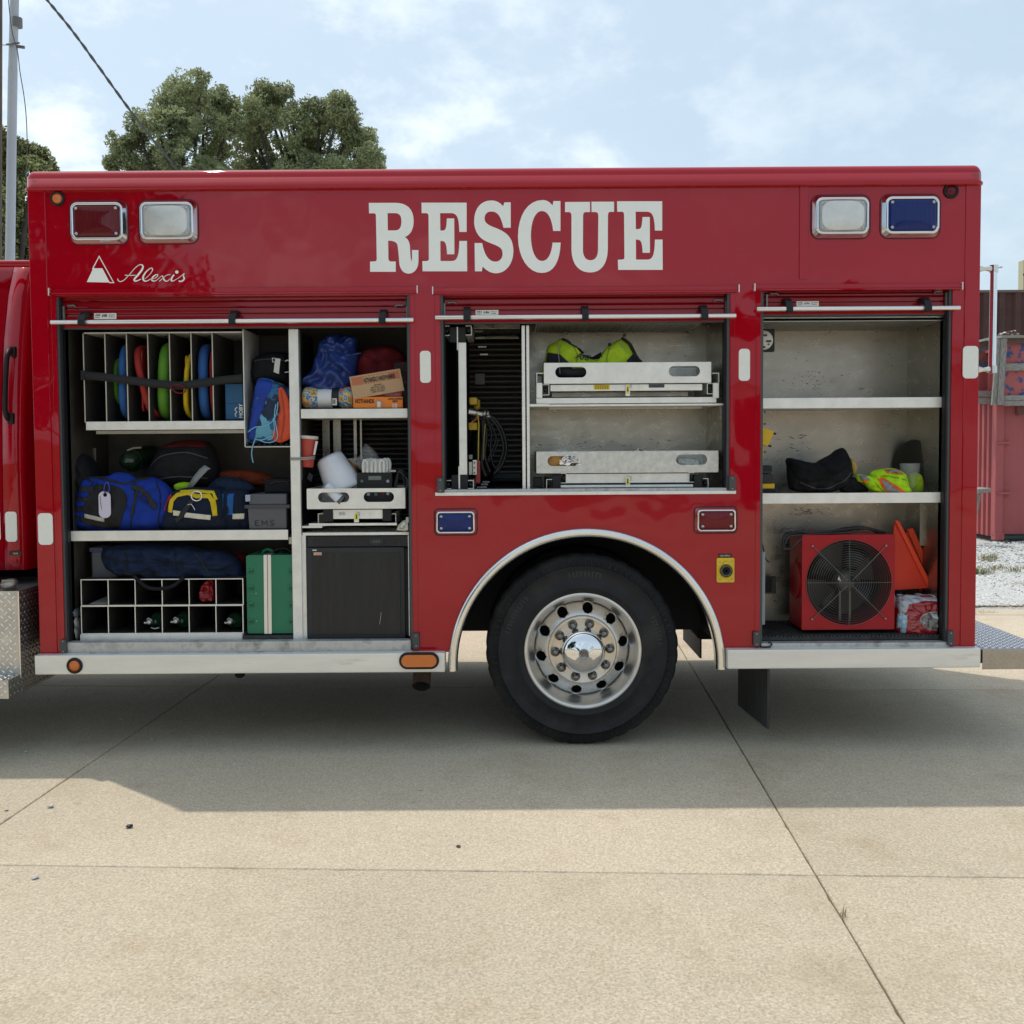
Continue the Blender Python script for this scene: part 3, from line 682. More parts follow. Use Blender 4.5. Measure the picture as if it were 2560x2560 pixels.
# chassis and underside
und = M('underbody', (0.014, 0.013, 0.012), 0.85)
MB().box(BX0 + 0.05, acx - AR - 0.05, 0.06, TW - 0.06, ZB + 0.0, ZB + 0.03).build('underfloor', und, T)
MB().box(acx + AR + 0.05, BX1 - 0.05, 0.06, TW - 0.06, ZB, ZB + 0.03).build('underfloor', und, T)
MB().box(BX0 + 0.3, acx - AR - 0.2, 1.65, 2.3, 0.29, ZB - 0.01).build('far_light_block', und, T)  # unseen box added to stop light coming in under the far side
MB().box(acx + AR + 0.2, BX1 - 0.2, 1.7, 2.3, 0.33, ZB - 0.01).build('rear_light_block', und, T)  # second unseen box, added behind the wheel to keep the underside dark
MB().box(BX0 + 0.5, acx - AR - 0.3, 0.85, 1.5, 0.38, ZB - 0.01).build('inner_light_block', und, T)  # unseen block added to darken the ground under the body
for y in (0.75, 1.55): MB().box(-5.2, BX1 - 0.1, y, y + 0.09, P(1180, 1568, y).z if y < 1 else ZB + 0.03, P(1180, 1526, y).z if y < 1 else ZB + 0.25).build('frame_rail', und, T)
MB().box(acx - AR - 0.02, acx + AR + 0.02, 0.64, 1.75, ZB + 0.34, ZB + 0.4).build('underfloor', und, T)
b = MB(); b.box(P(1738, 1560, 0.9).x, P(1790, 1600, 0.9).x, 0.8, 1.5, P(1760, 1600, 0.8).z, ZB + 0.3); b.build('spring_hanger', und, T, 0.02)
flap = M('flap_rubber', (0.05, 0.052, 0.05), 0.7, 0, var=0.5, vs=8, stretch=(6, 6, 0.6), bump=0.3, bs=30)
def mudflap(px0, py0, px1, py1, Y, d):
    a = Rc(px0, py0, px1, py1, Y); b = MB()
    x0, x1 = a[0], a[1]; 
    b.box(x1 - 0.012, x1, Y, Y + d, a[2], a[3]); return b.build('mud_flap', flap, T, 0.003)
a = Rc(1840, 1668, 1914, 1818, 0.1); x1 = a[1]
MB().add([(x1, 0.06, a[2]), (x1 + 0.012, 0.06, a[2]), (x1 + 0.012, 0.06, ZB), (x1, 0.06, ZB), (x1 - 0.02, 0.70, a[2] - 0.03), (x1 - 0.008, 0.70, a[2] - 0.03), (x1 - 0.008, 0.70, ZB), (x1 - 0.02, 0.70, ZB)],
    [(0, 1, 2, 3), (5, 4, 7, 6), (4, 0, 3, 7), (1, 5, 6, 2), (4, 5, 1, 0), (3, 2, 6, 7)], False).build('mud_flap', flap, T, fixn=True)
x1 = P(1750, 1600, 1.7).x
MB().add([(x1, 1.7, P(1750, 1646, 1.7).z), (x1 + 0.012, 1.7, P(1750, 1646, 1.7).z), (x1 + 0.012, 1.7, ZB + 0.2), (x1, 1.7, ZB + 0.2), (x1 - 0.02, 2.3, P(1750, 1646, 1.7).z + 0.02), (x1 - 0.008, 2.3, P(1750, 1646, 1.7).z + 0.02), (x1 - 0.008, 2.3, ZB + 0.2), (x1 - 0.02, 2.3, ZB + 0.2)],
    [(0, 1, 2, 3), (5, 4, 7, 6), (4, 0, 3, 7), (1, 5, 6, 2), (4, 5, 1, 0), (3, 2, 6, 7)], False).build('mud_flap', flap, T, fixn=True)
# exhaust tip
ex = M('rusty_exhaust', (0.10, 0.06, 0.045), 0.7, 0.4, var=0.4, vs=20)
c = P(1053, 1716, 0.05); b = MB(); b.tube([(c.x - 0.0, 0.9, c.z + 0.16), (c.x, 0.35, c.z + 0.15), (c.x, 0.2, c.z + 0.10), (c.x, 0.10, c.z + 0.045), (c.x, 0.055, c.z)], 0.05, 20, caps=False)
b.build('exhaust_pipe', ex, T)
b = MB(); d = Vector((0, -0.7, -0.72)).normalized(); b.lathe([(0.05, 0.0), (0.044, 0.001), (0.043, -0.07), (0.0, -0.07)], (c.x, 0.052, c.z), d, 24); b.build('exhaust_mouth', M('mouth_black', (0.004, 0.004, 0.004), 0.95), T)  # near-black inner face of the pipe opening

# ---- lettering and logo ----
z1 = lambda ox, oy, s: (lambda x, y: (lambda p: (p.x, p.z))(P(ox + x / s, oy + y / s)))
Rp = "M 107 132 L 430 132 C 560 132 648 200 648 350 C 648 450 610 520 540 545 C 590 570 603 620 606 700 C 609 760 612 830 624 832 C 630 825 628 760 628 702 L 706 702 L 706 840 C 704 930 650 986 590 986 C 520 986 480 930 474 850 C 470 780 462 700 455 650 C 445 605 410 588 340 588 L 343 800 C 345 830 355 838 380 840 L 432 840 L 432 964 L 122 964 L 122 842 L 180 838 C 198 835 203 825 203 800 L 193 300 C 192 265 190 258 165 258 L 110 258 Z M 333 256 L 430 256 C 480 258 500 295 501 350 C 500 430 480 464 420 465 L 336 465 Z"
Ep = "M 743 130 L 1288 130 L 1288 483 L 1200 483 C 1195 330 1180 262 1110 256 L 967 256 L 970 466 L 1000 466 C 1040 464 1042 430 1050 320 L 1138 320 L 1140 752 L 1052 752 C 1045 640 1040 592 985 592 L 970 592 L 972 834 L 1110 834 C 1170 832 1196 790 1200 592 L 1292 592 L 1294 958 L 756 958 L 753 836 L 800 834 C 825 832 832 825 832 800 L 828 300 C 826 265 820 256 795 256 L 745 256 Z"
Sp = "M 1745 126 L 1820 126 L 1820 432 L 1733 432 C 1700 300 1670 237 1585 236 C 1530 236 1504 275 1504 320 C 1504 370 1540 395 1600 420 C 1720 465 1790 500 1830 590 C 1848 640 1852 680 1852 720 C 1850 870 1760 982 1645 982 C 1570 982 1520 940 1480 900 L 1472 958 L 1388 958 L 1384 617 L 1475 617 C 1495 730 1540 842 1635 842 C 1690 842 1722 800 1722 745 C 1720 680 1690 665 1620 635 C 1520 595 1460 580 1410 490 C 1385 440 1378 400 1378 350 C 1380 200 1460 103 1585 103 C 1650 103 1690 130 1727 172 Z"
Cp = "M 500 110 L 585 110 L 585 471 L 497 471 C 480 330 440 230 360 230 C 280 232 228 350 228 530 C 228 700 280 834 362 834 C 430 834 475 760 490 612 L 587 612 C 578 850 500 978 360 978 C 200 978 72 800 72 540 C 72 280 190 98 370 98 C 430 98 460 130 490 163 Z"
Upa = "M 640 122 L 942 120 L 942 243 L 900 243 C 870 244 860 250 858 290 L 856 700 C 858 780 890 825 948 825 C 1005 825 1036 780 1038 700 L 1042 290 C 1040 250 1030 243 1000 243 L 960 243 L 960 118 L 1232 118 L 1232 240 L 1190 240 C 1165 242 1160 255 1158 290 L 1156 700 C 1150 880 1070 972 945 972 C 810 972 722 880 718 700 L 718 290 C 716 255 708 243 680 243 L 640 243 Z"
zA, zB = z1(900, 480, 4.83), z1(1280, 480, 4.83)
for pth, f in ((Rp, zA), (Ep, zA), (Sp, zA), (Cp, zB), (Upa, zB), (Ep, lambda x, y: zB(x + 525, y - 17))):
    MB().prism(path2d(pth, f), -0.0022, -0.0006).build('letter', lettr, T)
zL = z1(200, 620, 6.9)
MB().prism(path2d("M 332 128 L 596 606 L 508 606 L 505 596 L 120 588 L 220 375 L 212 356 Z M 332 160 L 235 350 L 388 352 L 512 588 L 572 592 Z", zL), -0.0022, -0.0006).build('triangle_emblem', lettr, T)
def ribbon(stk, f, per=6):
    px = [(x, y, 0) for x, y, w in stk]; c_ = crom(px, per); ws = [w for *_, w in stk]; W2 = []
    for i in range(len(c_)): t = i / per; k = min(int(t), len(ws) - 2); W2.append(ws[k] + (ws[k + 1] - ws[k]) * (t - k))
    bd = band([(p.x, p.y) for p in c_], W2); n_ = len(c_); vs = []
    Lp = [f(*p) for p in bd[:n_]]; Rp_ = [f(*p) for p in bd[n_:]][::-1]
    vs = [(p[0], -0.0024, p[1]) for p in Lp + Rp_]; b = MB(); b.add(vs, [(i, i + 1, n_ + i + 1, n_ + i) for i in range(n_ - 1)], False); return b
sc = [[(652, 528, 12), (665, 565, 12), (705, 580, 14), (770, 548, 12), (860, 455, 11), (950, 350, 12), (1030, 292, 14), (1085, 305, 24), (1075, 370, 34), (1000, 470, 34), (938, 545, 30), (970, 572, 22), (1060, 535, 9)],
      [(778, 470, 12), (870, 474, 13), (965, 470, 10)],
      [(1120, 535, 8), (1190, 475, 9), (1240, 410, 12), (1255, 365, 16), (1225, 348, 14), (1150, 405, 20), (1095, 490, 30), (1100, 555, 30), (1150, 572, 16), (1240, 525, 9)],
      [(1225, 540, 8), (1290, 525, 10), (1345, 480, 14), (1325, 458, 13), (1262, 500, 26), (1240, 550, 26), (1280, 572, 16), (1340, 545, 10), (1400, 485, 9)],
      [(1370, 578, 12), (1440, 515, 10), (1500, 470, 10), (1562, 458, 12)], [(1405, 485, 9), (1430, 490, 20), (1455, 550, 26), (1500, 575, 14), (1560, 530, 8)],
      [(1625, 462, 26), (1585, 520, 28), (1580, 562, 28), (1615, 568, 14), (1680, 530, 8)],
      [(1670, 540, 8), (1740, 490, 10), (1800, 438, 12), (1785, 480, 18), (1800, 530, 28), (1765, 572, 22), (1705, 574, 22)]]
for stk in sc: ribbon(stk, zL).build('script_stroke', lettr, T)
MB().prism([[zL(1672 + 30 * math.cos(t), 416 + 28 * math.sin(t)) for t in [6.283 * k / 20 for k in range(20)]]], -0.0024, -0.0006).build('script_dot', lettr, T)

# reflective markers
def patch(x0, y0, x1, y1, r=9, Y=-0.0066, par=T, name='reflector', mt=None, th=0.001):
    o = MB().prism([prr(x0, y0, x1, y1, Y, r)], Y, Y + th).build(name, mt or white_r, par); return o
patch(1050, 877, 1077, 957, Y=-0.0015); patch(1847, 872, 1875, 952, Y=-0.0015); patch(2407, 865, 2446, 946, 10, Y=-0.0075); patch(95, 1283, 132, 1362, 10, Y=-0.0075)

# ---- lamps ----
redl = M('red_lens', (0.15, 0.002, 0.006), 0.3, coat=0.6, wave=1.0, bs=45, crough=0.02, spec=0.1)
redl2 = M('light_red_lens', (0.20, 0.003, 0.010), 0.3, coat=0.6, wave=1.0, bs=45, crough=0.02, spec=0.1)
bluel = M('blue_lens', (0.002, 0.018, 0.18), 0.3, coat=0.6, wave=1.0, bs=45, crough=0.02, spec=0.1)
clearl = M('clear_lens', (0.42, 0.43, 0.42), 0.3, 0.3, coat=1.0, wave=0.3, bs=60, var=0.2, vs=12)
screw = M('screw', (0.5, 0.5, 0.5), 0.3, 1.0)
def lamp(x0, y0, x1, y1, lens, white=False, bez=16, rad=20):
    Yf = -0.05; a = Rc(x0, y0, x1, y1, 0); k = 5.5 / 2560; r0_ = rad * k
    b = MB(); nn2 = 6; L0 = rrect(a[0] + 0.004, a[1] - 0.004, a[2] + 0.004, a[3] - 0.004, r0_, nn2)
    def ins(d, y, rr): return [(x, y, z) for x, z in rrect(a[0] + d, a[1] - d, a[2] + d, a[3] - d, rr, nn2)]
    rows = [ins(0.001, -0.001, r0_), ins(0.001, -0.006, r0_), ins(0.005, -0.012, r0_), ins(bez * k * 0.50, -0.036, r0_ * 0.85), ins(bez * k * 0.62, -0.041, r0_ * 0.75), ins(bez * k * 0.8, -0.041, r0_ * 0.65), ins(bez * k, -0.036, r0_ * 0.55), ins(bez * k + 0.001, -0.028, r0_ * 0.5)]
    n = len(rows[0]); vs = [p for r in rows for p in r]; fs = []
    for i in range(len(rows) - 1):
        for j in range(n): q = (j + 1) % n; fs.append((i * n + j, i * n + q, (i + 1) * n + q, (i + 1) * n + j))
    o = b.add(vs, fs, True).build('warning_light', M('bezel_chrome', (0.72, 0.73, 0.75), 0.12, 1.0), T, fixn=True)
    g = MB().prism([rrect(a[0] - 0.002, a[1] + 0.002, a[2] - 0.002, a[3] + 0.002, r0_ + 0.003)], -0.004, -0.0005).build('gasket', black, o)
    # slightly domed lens
    d0 = bez * k; lr = [ins(d0 + 0.0005, -0.034, r0_ * 0.5), ins(d0 + 0.004, -0.041, r0_ * 0.5), ins(d0 + 0.012, -0.0435, r0_ * 0.6)]
    cx_, cz_ = (a[0] + a[1]) / 2, (a[2] + a[3]) / 2; vs = [p for r in lr for p in r]; m_ = 5
    base = lr[-1]
    for t in range(1, m_): vs += [(cx_ + (p[0] - cx_) * (1 - t / m_), -0.0435 - 0.006 * (1 - (1 - t / m_) ** 2), cz_ + (p[2] - cz_) * (1 - t / m_)) for p in base]
    vs.append((cx_, -0.0495, cz_)); R_ = len(lr) + m_ - 1; fs = []
    for i in range(R_ - 1):
        for j in range(n): q = (j + 1) % n; fs.append((i * n + j, i * n + q, (i + 1) * n + q, (i + 1) * n + j))
    fs += [((R_ - 1) * n + j, (R_ - 1) * n + (j + 1) % n, R_ * n) for j in range(n)]
    MB().add(vs, fs, True).build('lens', lens, o, fixn=True)
    if white:
        w_ = (a[1] - a[0]) / 2 - d0 - 0.012; h_ = (a[3] - a[2]) / 2 - d0 - 0.004; pp = []
        for k2 in range(40):
            t = 2 * math.pi * k2 / 40; cs, sn = math.cos(t), math.sin(t)
            pp.append((cx_ + w_ * math.copysign(abs(cs) ** 0.55, cs), cz_ + h_ * math.copysign(abs(sn) ** 0.55, sn)))
        vs = []; fs = []; Rr = 8
        for i in range(Rr + 1):
            s = 1 - i / Rr; 
            for p in pp: vs.append((cx_ + (p[0] - cx_) * s, -0.0455 - 0.0052 * (1 - s * s), cz_ + (p[1] - cz_) * s))
        for i in range(Rr):
            for j in range(40): q = (j + 1) % 40; fs.append((i * 40 + j, i * 40 + q, (i + 1) * 40 + q, (i + 1) * 40 + j))
        MB().add(vs, fs, True).build('reflector_bowl', M('frosted_white', (0.66, 0.66, 0.64), 0.25, 0.35, coat=0.6, var=0.12, vs=9, bump=0.2, bs=160), o, fixn=True)
    for sx in (-1, 1):
        for sz in (-1, 1):
            p = (cx_ + sx * ((a[1] - a[0]) / 2 - d0 - 0.016), -0.046, cz_ + sz * ((a[3] - a[2]) / 2 - d0 - 0.016))
            MB().lathe([(0.008, 0.004), (0.008, -0.001), (0.005, -0.001), (0.0045, -0.004), (0.0, -0.0045)], p, (0, 1, 0), 12).build('screw', screw, o, fixn=True)
    return o
lamp(175, 501, 321, 612, redl); lamp(347, 500, 496, 610, clearl, True); lamp(2027, 488, 2175, 597, clearl, True); lamp(2200, 486, 2350, 596, bluel)
lamp(1086, 1272, 1193, 1338, bluel, bez=11, rad=11); lamp(1735, 1267, 1842, 1333, redl2, bez=11, rad=11)
def marker(px, py, rp, lens, Y, name='marker_light'):
    c = P(px, py, Y); r = rp * (5.5 + Y) / 2560
    o = MB().lathe([(r * 1.0, 0.004), (r * 1.02, -0.004), (r * 0.92, -0.012), (r * 0.74, -0.012), (r * 0.68, -0.004)], c, (0, 1, 0), 40).build(name, black, T, fixn=True)
    MB().lathe([(r * 0.72, -0.003), (r * 0.66, -0.010), (r * 0.3, -0.013), (0, -0.0135)], c, (0, 1, 0), 32).build('lens', lens, o, fixn=True); return o
marker(144, 497, 18, stm, -0.006); marker(2377, 477, 19, redl, -0.001); marker(187, 1664, 20, stm, -0.06)
def oval(x0, y0, x1, y1, Y, lens):
    a = Rc(x0, y0, x1, y1, Y); r = (a[3] - a[2]) / 2
    o = MB().prism([rrect(a[0], a[1], a[2], a[3], r * 0.99, 8)], Y - 0.012, Y).build('oval_marker_light', black, T, 0.004, segs=3)
    k = 0.013; MB().prism([rrect(a[0] + k, a[1] - k, a[2] + k, a[3] - k, (r - k) * 0.99, 8)], Y - 0.018, Y - 0.010).build('lens', lens, o, 0.004, segs=3)
oval(998, 1630, 1098, 1672, -0.061, stm)
# yellow shore-power outlet
yel = M('yellow_plastic', (0.72, 0.50, 0.02), 0.45, 0, var=0.15, vs=30, stain=(0.12, 0.09, 0.02), sst=(0.6, 0.8), ss=30)
o = patch(1792, 1395, 1836, 1456, 4, Y=-0.014, name='power_inlet', mt=yel, th=0.013)
c = P(1815, 1427, -0.014)
MB().lathe([(0.034, 0.001), (0.034, -0.012), (0.028, -0.016), (0.022, -0.016), (0.020, -0.004), (0.0, -0.004)], c, (0, 1, 0), 32).build('socket_collar', M('dirty_steel', (0.10, 0.09, 0.07), 0.4, 0.7), o, fixn=True)
MB().lathe([(0.014, -0.003), (0.014, -0.012), (0.008, -0.012), (0.008, -0.004), (0, -0.004)], c, (0, 1, 0), 20).build('socket_core', black, o, fixn=True)
MB().box(c.x - 0.012, c.x + 0.012, -0.024, -0.014, c.z + 0.036, c.z + 0.05).build('cover_hinge', yel, o, 0.002)
for sx in (-1, 1):
    for z in (-0.046, 0.05): MB().lathe([(0.004, 0.0), (0.004, -0.002), (0, -0.003)], (c.x + sx * 0.032, -0.014, c.z + z), (0, 1, 0), 10).build('screw', screw, o)
o = B('inlet_label', blackgl, T, 1796, 1384, 1830, 1393, -0.002, 0.0015, 0)
text('label_print', '120V INPUT', 0.011, (P(1799, 1392).x, -0.0026, P(1799, 1391).z), alulip, o, 0.0001)

# ---- door hold-down catches ----
for (x0, y0, x1, y1) in ((150, 1600, 165, 1632), (1032, 1583, 1048, 1622), (1092, 1195, 1109, 1232), (1823, 1191, 1839, 1227), (1884, 1580, 1900, 1616), (2370, 1578, 2386, 1614)):
    o = B('door_catch', seal, T, x0, y0, x1, y1, -0.024, 0.024, 0.003)
    c = P((x0 + x1) / 2, (y0 + y1) / 2, -0.024)
    for dz in (-0.028, 0.028): MB().lathe([(0.0035, 0.001), (0.003, -0.002), (0, -0.002)], (c.x, -0.0245, c.z + dz), (0, 1, 0), 10).build('rivet', screw, o)

# ---- roll-up doors pulled open ----
rubstrip = M('slat_edge', (0.05, 0.004, 0.008), 0.5)
def door(xl, xr, tops, ybar0, ybar1, xb0, xb1, clips, stick, bott, hooks):
    xm = (xl + xr) / 2; D = sub_empty('roll_up_door', T, P(xm, tops[0], 0.05))
    for i in range(len(tops) - 1):
        a = Rc(xl, tops[i], xr, tops[i + 1], 0.045); zt, zb_ = a[3], a[2]; h = zt - zb_
        pr = [(0.055, zt), (0.047, zt - 0.0015), (0.045, zt - h * 0.25), (0.045, zb_ + h * 0.25), (0.048, zb_ + 0.003), (0.0535, zb_ + 0.002), (0.055, zb_ + 0.0005), (0.062, zb_), (0.062, zt)]
        k = len(pr); vs = [(a[0], y, z) for y, z in pr] + [(a[1], y, z) for y, z in pr]
        MB().add(vs, [(j, (j + 1) % k, (j + 1) % k + k, j + k) for j in range(k)] + [tuple(range(k)), tuple(reversed(range(k, 2 * k)))], False).build('slat', redslat, D, fixn=True)
    a = Rc(xl, tops[-1], xr, bott, 0.05); MB().box(a[0], a[1], 0.04, 0.065, a[2], a[3] - 0.001).build('bottom_rail', redslat, D, 0.002)
    MB().box(a[0], a[1], 0.042, 0.062, a[2] - 0.007, a[2] - 0.0005).build('bottom_seal', seal, D)
    p0, p1 = P(xb0, ybar0, -0.035), P(xb1, ybar1, -0.035); zz = (p0.z + p1.z) / 2
    MB().tube([(p0.x, -0.035, zz), (p0.x + 0.002, -0.035, zz), (p1.x - 0.002, -0.035, zz), (p1.x, -0.035, zz)], [0.0105, 0.0125, 0.0125, 0.0105], 16).build('lift_bar', M('lift_bar_metal', (0.80, 0.80, 0.79), 0.3, 0.85), D)
    for cx_ in clips:
        x = P(cx_, ybar0 - 6, -0.03).x; w = 0.0175
        b = MB(); zt = zz + 0.063; pr = [(0.042, zt), (0.0, zt - 0.002), (-0.032, zt - 0.022), (-0.052, zz + 0.012), (-0.054, zz - 0.012), (-0.045, zz - 0.022), (-0.03, zz - 0.02), (-0.028, zz + 0.016), (0.0, zt - 0.03), (0.042, zt - 0.03)]
        k = len(pr); vs = [(x - w, y, z) for y, z in pr] + [(x + w, y, z) for y, z in pr]
        b.add(vs, [(j, (j + 1) % k, (j + 1) % k + k, j + k) for j in range(k)], False); b.prism([[(0, 0), (0.001, 0), (0, 0.001)]], 0.04, 0.041, lambda a_, b_, c_: (x, b_, zz))
        tris = tessellate_polygon([[Vector((y, z, 0)) for y, z in pr]]); b.add([(x - w, y, z) for y, z in pr], tris, False); b.add([(x + w, y, z) for y, z in pr], tris, False)
        b.build('bar_bracket', black, D, 0.002, fixn=True)
    o = MB().prism([prr(stick[0], stick[1], stick[2], stick[3], 0.0448, 1)], 0.0440, 0.0447).build('maker_label', white_r, D)
    x0_, x1_, z0_, z1_ = Rc(*stick, 0.044)
    W2 = x1_ - x0_; H2 = z1_ - z0_; q = M('print_black', (0.03, 0.03, 0.03), 0.6)
    ff = MB(); rr = random.Random(int(xl))
    for (a_, b_, c_, d_) in ((0.06, 0.28, 0.55, 0.85), (0.36, 0.6, 0.4, 0.88), (0.68, 0.92, 0.3, 0.5), (0.66, 0.95, 0.62, 0.8), (0.05, 0.25, 0.25, 0.4)):
        n_ = 5
        for kk in range(n_):
            xa = x0_ + W2 * (a_ + (b_ - a_) * kk / n_); ff.box(xa, xa + W2 * (b_ - a_) / n_ * rr.uniform(0.4, 0.85), 0.0436, 0.0441, z0_ + H2 * c_, z0_ + H2 * (c_ + (d_ - c_) * rr.uniform(0.5, 1)))
    ff.build('label_print', q, D)
    for (hx, hy, s) in hooks:
        c_ = P(hx, hy, 0.03); b = MB(); b.tube([(c_.x, 0.035, c_.z), (c_.x + s * 0.035, 0.035, c_.z + 0.002), (c_.x + s * 0.045, 0.035, c_.z - 0.008)], 0.006, 8); b.box(c_.x - s * 0.02 - 0.004, c_.x - s * 0.02 + 0.006, 0.025, 0.04, c_.z - 0.085, c_.z - 0.004)
        b.build('door_latch', M('latch_grey', (0.2, 0.2, 0.19), 0.4, 0.6), D, 0.001)
door(153, 1024, (740, 752, 769, 784, 804), 805, 801, 127, 1034, (206, 582, 957), (235, 783, 291, 798), 818, ((168, 764, 1), (1008, 763, -1)))
door(1107, 1820, (735, 744, 761, 774, 793), 795, 788.5, 1088, 1840, (1167, 1463, 1761), (1189, 775, 1246, 789), 805, ((1120, 756, 1), (1806, 750, -1)))
door(1905, 2371, (726, 733, 741, 755, 771), 774, 768.5, 1892, 2400, (1972, 2318), (1991, 753, 2047, 766), 786, ((1926, 734, 1), (2356, 729, -1)))

# ---- compartment liners ----
def liner(x0, x1, z0, z1, d, mt, name='compartment', floor=None, y0=0.066):
    t = 0.008; L = sub_empty(name, T, ((x0 + x1) / 2, y0, z0))
    MB().box(x0 - t, x1 + t, d, d + t, z0 - t, z1 + t).build('back_wall', mt, L)
    MB().box(x0 - t, x0, y0, d, z0, z1).build('end_wall', mt, L); MB().box(x1, x1 + t, y0, d, z0, z1).build('end_wall', mt, L)
    MB().box(x0 - t, x1 + t, y0, d, z1, z1 + t).build('ceiling', mt, L); MB().box(x0 - t, x1 + t, y0, d, z0 - t, z0).build('floor', floor or mt, L)
    return L
DL = 0.62
zfl = P(600, 1603, 0.066).z; zcl = P(600, 742, 0.066).z
xpost = P(738, 1200, 0.05).x
LL = liner(OL[0] + 0.02, OL[1] - 0.02, zfl, zcl, DL, M('liner_shaded', (0.075, 0.066, 0.055), 0.55, 0.3, var=0.35, vs=5), floor=matm)  # grey aluminium walls, with the bay's shade put into the colour
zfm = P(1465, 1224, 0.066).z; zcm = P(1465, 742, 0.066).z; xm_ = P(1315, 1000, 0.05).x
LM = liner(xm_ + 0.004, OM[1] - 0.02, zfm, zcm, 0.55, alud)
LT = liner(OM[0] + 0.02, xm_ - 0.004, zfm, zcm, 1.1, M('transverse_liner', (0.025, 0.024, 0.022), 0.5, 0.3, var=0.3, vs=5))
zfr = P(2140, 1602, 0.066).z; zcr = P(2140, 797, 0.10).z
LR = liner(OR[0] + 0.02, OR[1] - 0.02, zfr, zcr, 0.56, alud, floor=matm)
# closed shell behind the openings so no daylight leaks in
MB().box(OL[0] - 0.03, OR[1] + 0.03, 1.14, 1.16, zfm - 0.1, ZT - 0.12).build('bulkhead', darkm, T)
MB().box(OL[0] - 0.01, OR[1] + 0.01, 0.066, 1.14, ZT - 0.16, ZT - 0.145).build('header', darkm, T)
# ================= compartment fittings (parts of the truck) =================
FY = 0.075      # plane of the shelf lips
def shelf(x0, y0, x1, y1, Y=FY, d=0.5, name='shelf', mt=None, par=T, lip_down=True, th=0.004):
    a = Rc(x0, y0, x1, y1, Y); b = MB(); b.box(a[0], a[1], Y, Y + th, a[2], a[3]); b.box(a[0], a[1], Y + th, Y + d, a[2], a[2] + 0.004)
    return b.build(name, mt or alulip, par, 0.0012)
# --- left compartment ---
post = B('divider_post', alulip, T, 727, 822, 751, 1609, 0.066, 0.03, 0.003)
B('divider_panel', M('panel_grey', (0.06, 0.055, 0.05), 0.5, 0.4, var=0.2), T, 738, 822, 744, 1600, 0.1, 0.5, 0)
B('post_track', seal, T, 744, 824, 753, 1200, 0.10, 0.012, 0.001)
shelf(752, 1022, 1025, 1045, 0.07, 0.5)
shelf(172, 1326, 720, 1351, 0.07, 0.5)
for (x0, y0, x1, y1, Y) in ((163, 1122, 175, 1330, 0.09), (222, 1120, 239, 1180, 0.4), (163, 1353, 178, 1366, 0.075), (722, 1343, 734, 1360, 0.08)):
    B('shelf_track', alud, T, x0, y0, x1, y1, Y, 0.02, 0.001)
# cushion rack with seven dividers
rk = MB(); Yr = 0.10; dd = 0.42
top = Rc(210, 830, 606, 833, Yr); bot = Rc(216, 1051, 611, 1055, Yr)
rack = sub_empty('divider_rack', T, (top[0], Yr, bot[2]))
MB().box(top[0], top[1], Yr, Yr + dd, top[3] - 0.006, top[3]).build('top_panel', alulip, rack)
for px in (208, 262, 316, 369, 423, 477, 530, 607):
    x = P(px + 2.5, 940, Yr).x
    o = MB().box(x - 0.0025, x + 0.0025, Yr, Yr + dd, bot[2], top[3] - 0.006).build('divider', M('divider_metal', (0.07, 0.065, 0.06), 0.5, 0.4), rack)
    MB().box(x - 0.0028, x + 0.0028, Yr - 0.002, Yr, bot[2], top[3] - 0.006).build('edge_strip', M('cut_edge', (0.55, 0.51, 0.42), 0.5, 0.5), o)
a = Rc(215, 1053, 612, 1074, Yr - 0.012); MB().box(a[0], a[1], Yr - 0.012, Yr - 0.008, a[2], a[3]).box(a[0], a[1], Yr - 0.008, Yr + dd, a[2], a[2] + 0.004).build('tray_lip', alulip, rack, 0.001)
MB().box(top[0], bot[1], Yr, Yr + dd, bot[2] - 0.004, bot[2]).build('floor_panel', alud, rack)
MB().box(top[0], bot[1], Yr + dd, Yr + dd + 0.003, bot[2], top[3]).build('back_panel', darkm, rack)
B('slide_rail', alud, T, 240, 1076, 612, 1084, 0.12, 0.05, 0.001)
# hanging side pocket
a = Rc(609, 822, 730, 1118, 0.08); Pk = sub_empty('side_pocket', T, (a[0], 0.08, a[2]))
MB().box(a[0], a[0] + 0.004, 0.08, 0.42, a[2], a[3]).build('side_plate', alulip, Pk)
MB().box(a[0], a[1], 0.08, 0.42, a[2], a[2] + 0.004).build('bottom_plate', alulip, Pk)
bb = MB(); bb.box(a[0] + 0.005, a[1], 0.085, 0.42, a[2] + 0.006, a[2] + 0.012)
for k in range(9): x = a[0] + 0.012 + k * (a[1] - a[0] - 0.02) / 8; bb.box(x, x + 0.006, 0.084, 0.42, a[2] + 0.012, a[2] + 0.022)
bb.build('rubber_mat', black, Pk)
MB().box(a[0], a[1], 0.42, 0.424, a[2], a[3]).build('back_plate', darkm, Pk)
# corrugated curtain of the far side seen through the bay
def corr(x0, y0, x1, y1, Y, pitch, mt, par, name='curtain_slat', dep=0.012):
    a = Rc(x0, y0, x1, y1, Y); n = int((a[3] - a[2]) / pitch); 
    for k in range(n):
        z = a[2] + k * pitch; b = MB(); vs = []; pr = [(0.0, 0), (-dep * 0.5, pitch * 0.12), (-dep, pitch * 0.35), (-dep, pitch * 0.55), (-dep * 0.5, pitch * 0.82), (0, pitch * 0.94), (0.004, pitch)]
        for x in (a[0], a[1]): vs += [(x, Y + y, z + h) for y, h in pr]
        m_ = len(pr); b.add(vs, [(i, i + m_, i + m_ + 1, i + 1) for i in range(m_ - 1)], True)
        o = b.build(name, mt, par)
corr(755, 1048, 1020, 1330, 0.60, 0.03, M('dark_curtain', (0.03, 0.029, 0.03), 0.4, 0.3), T)
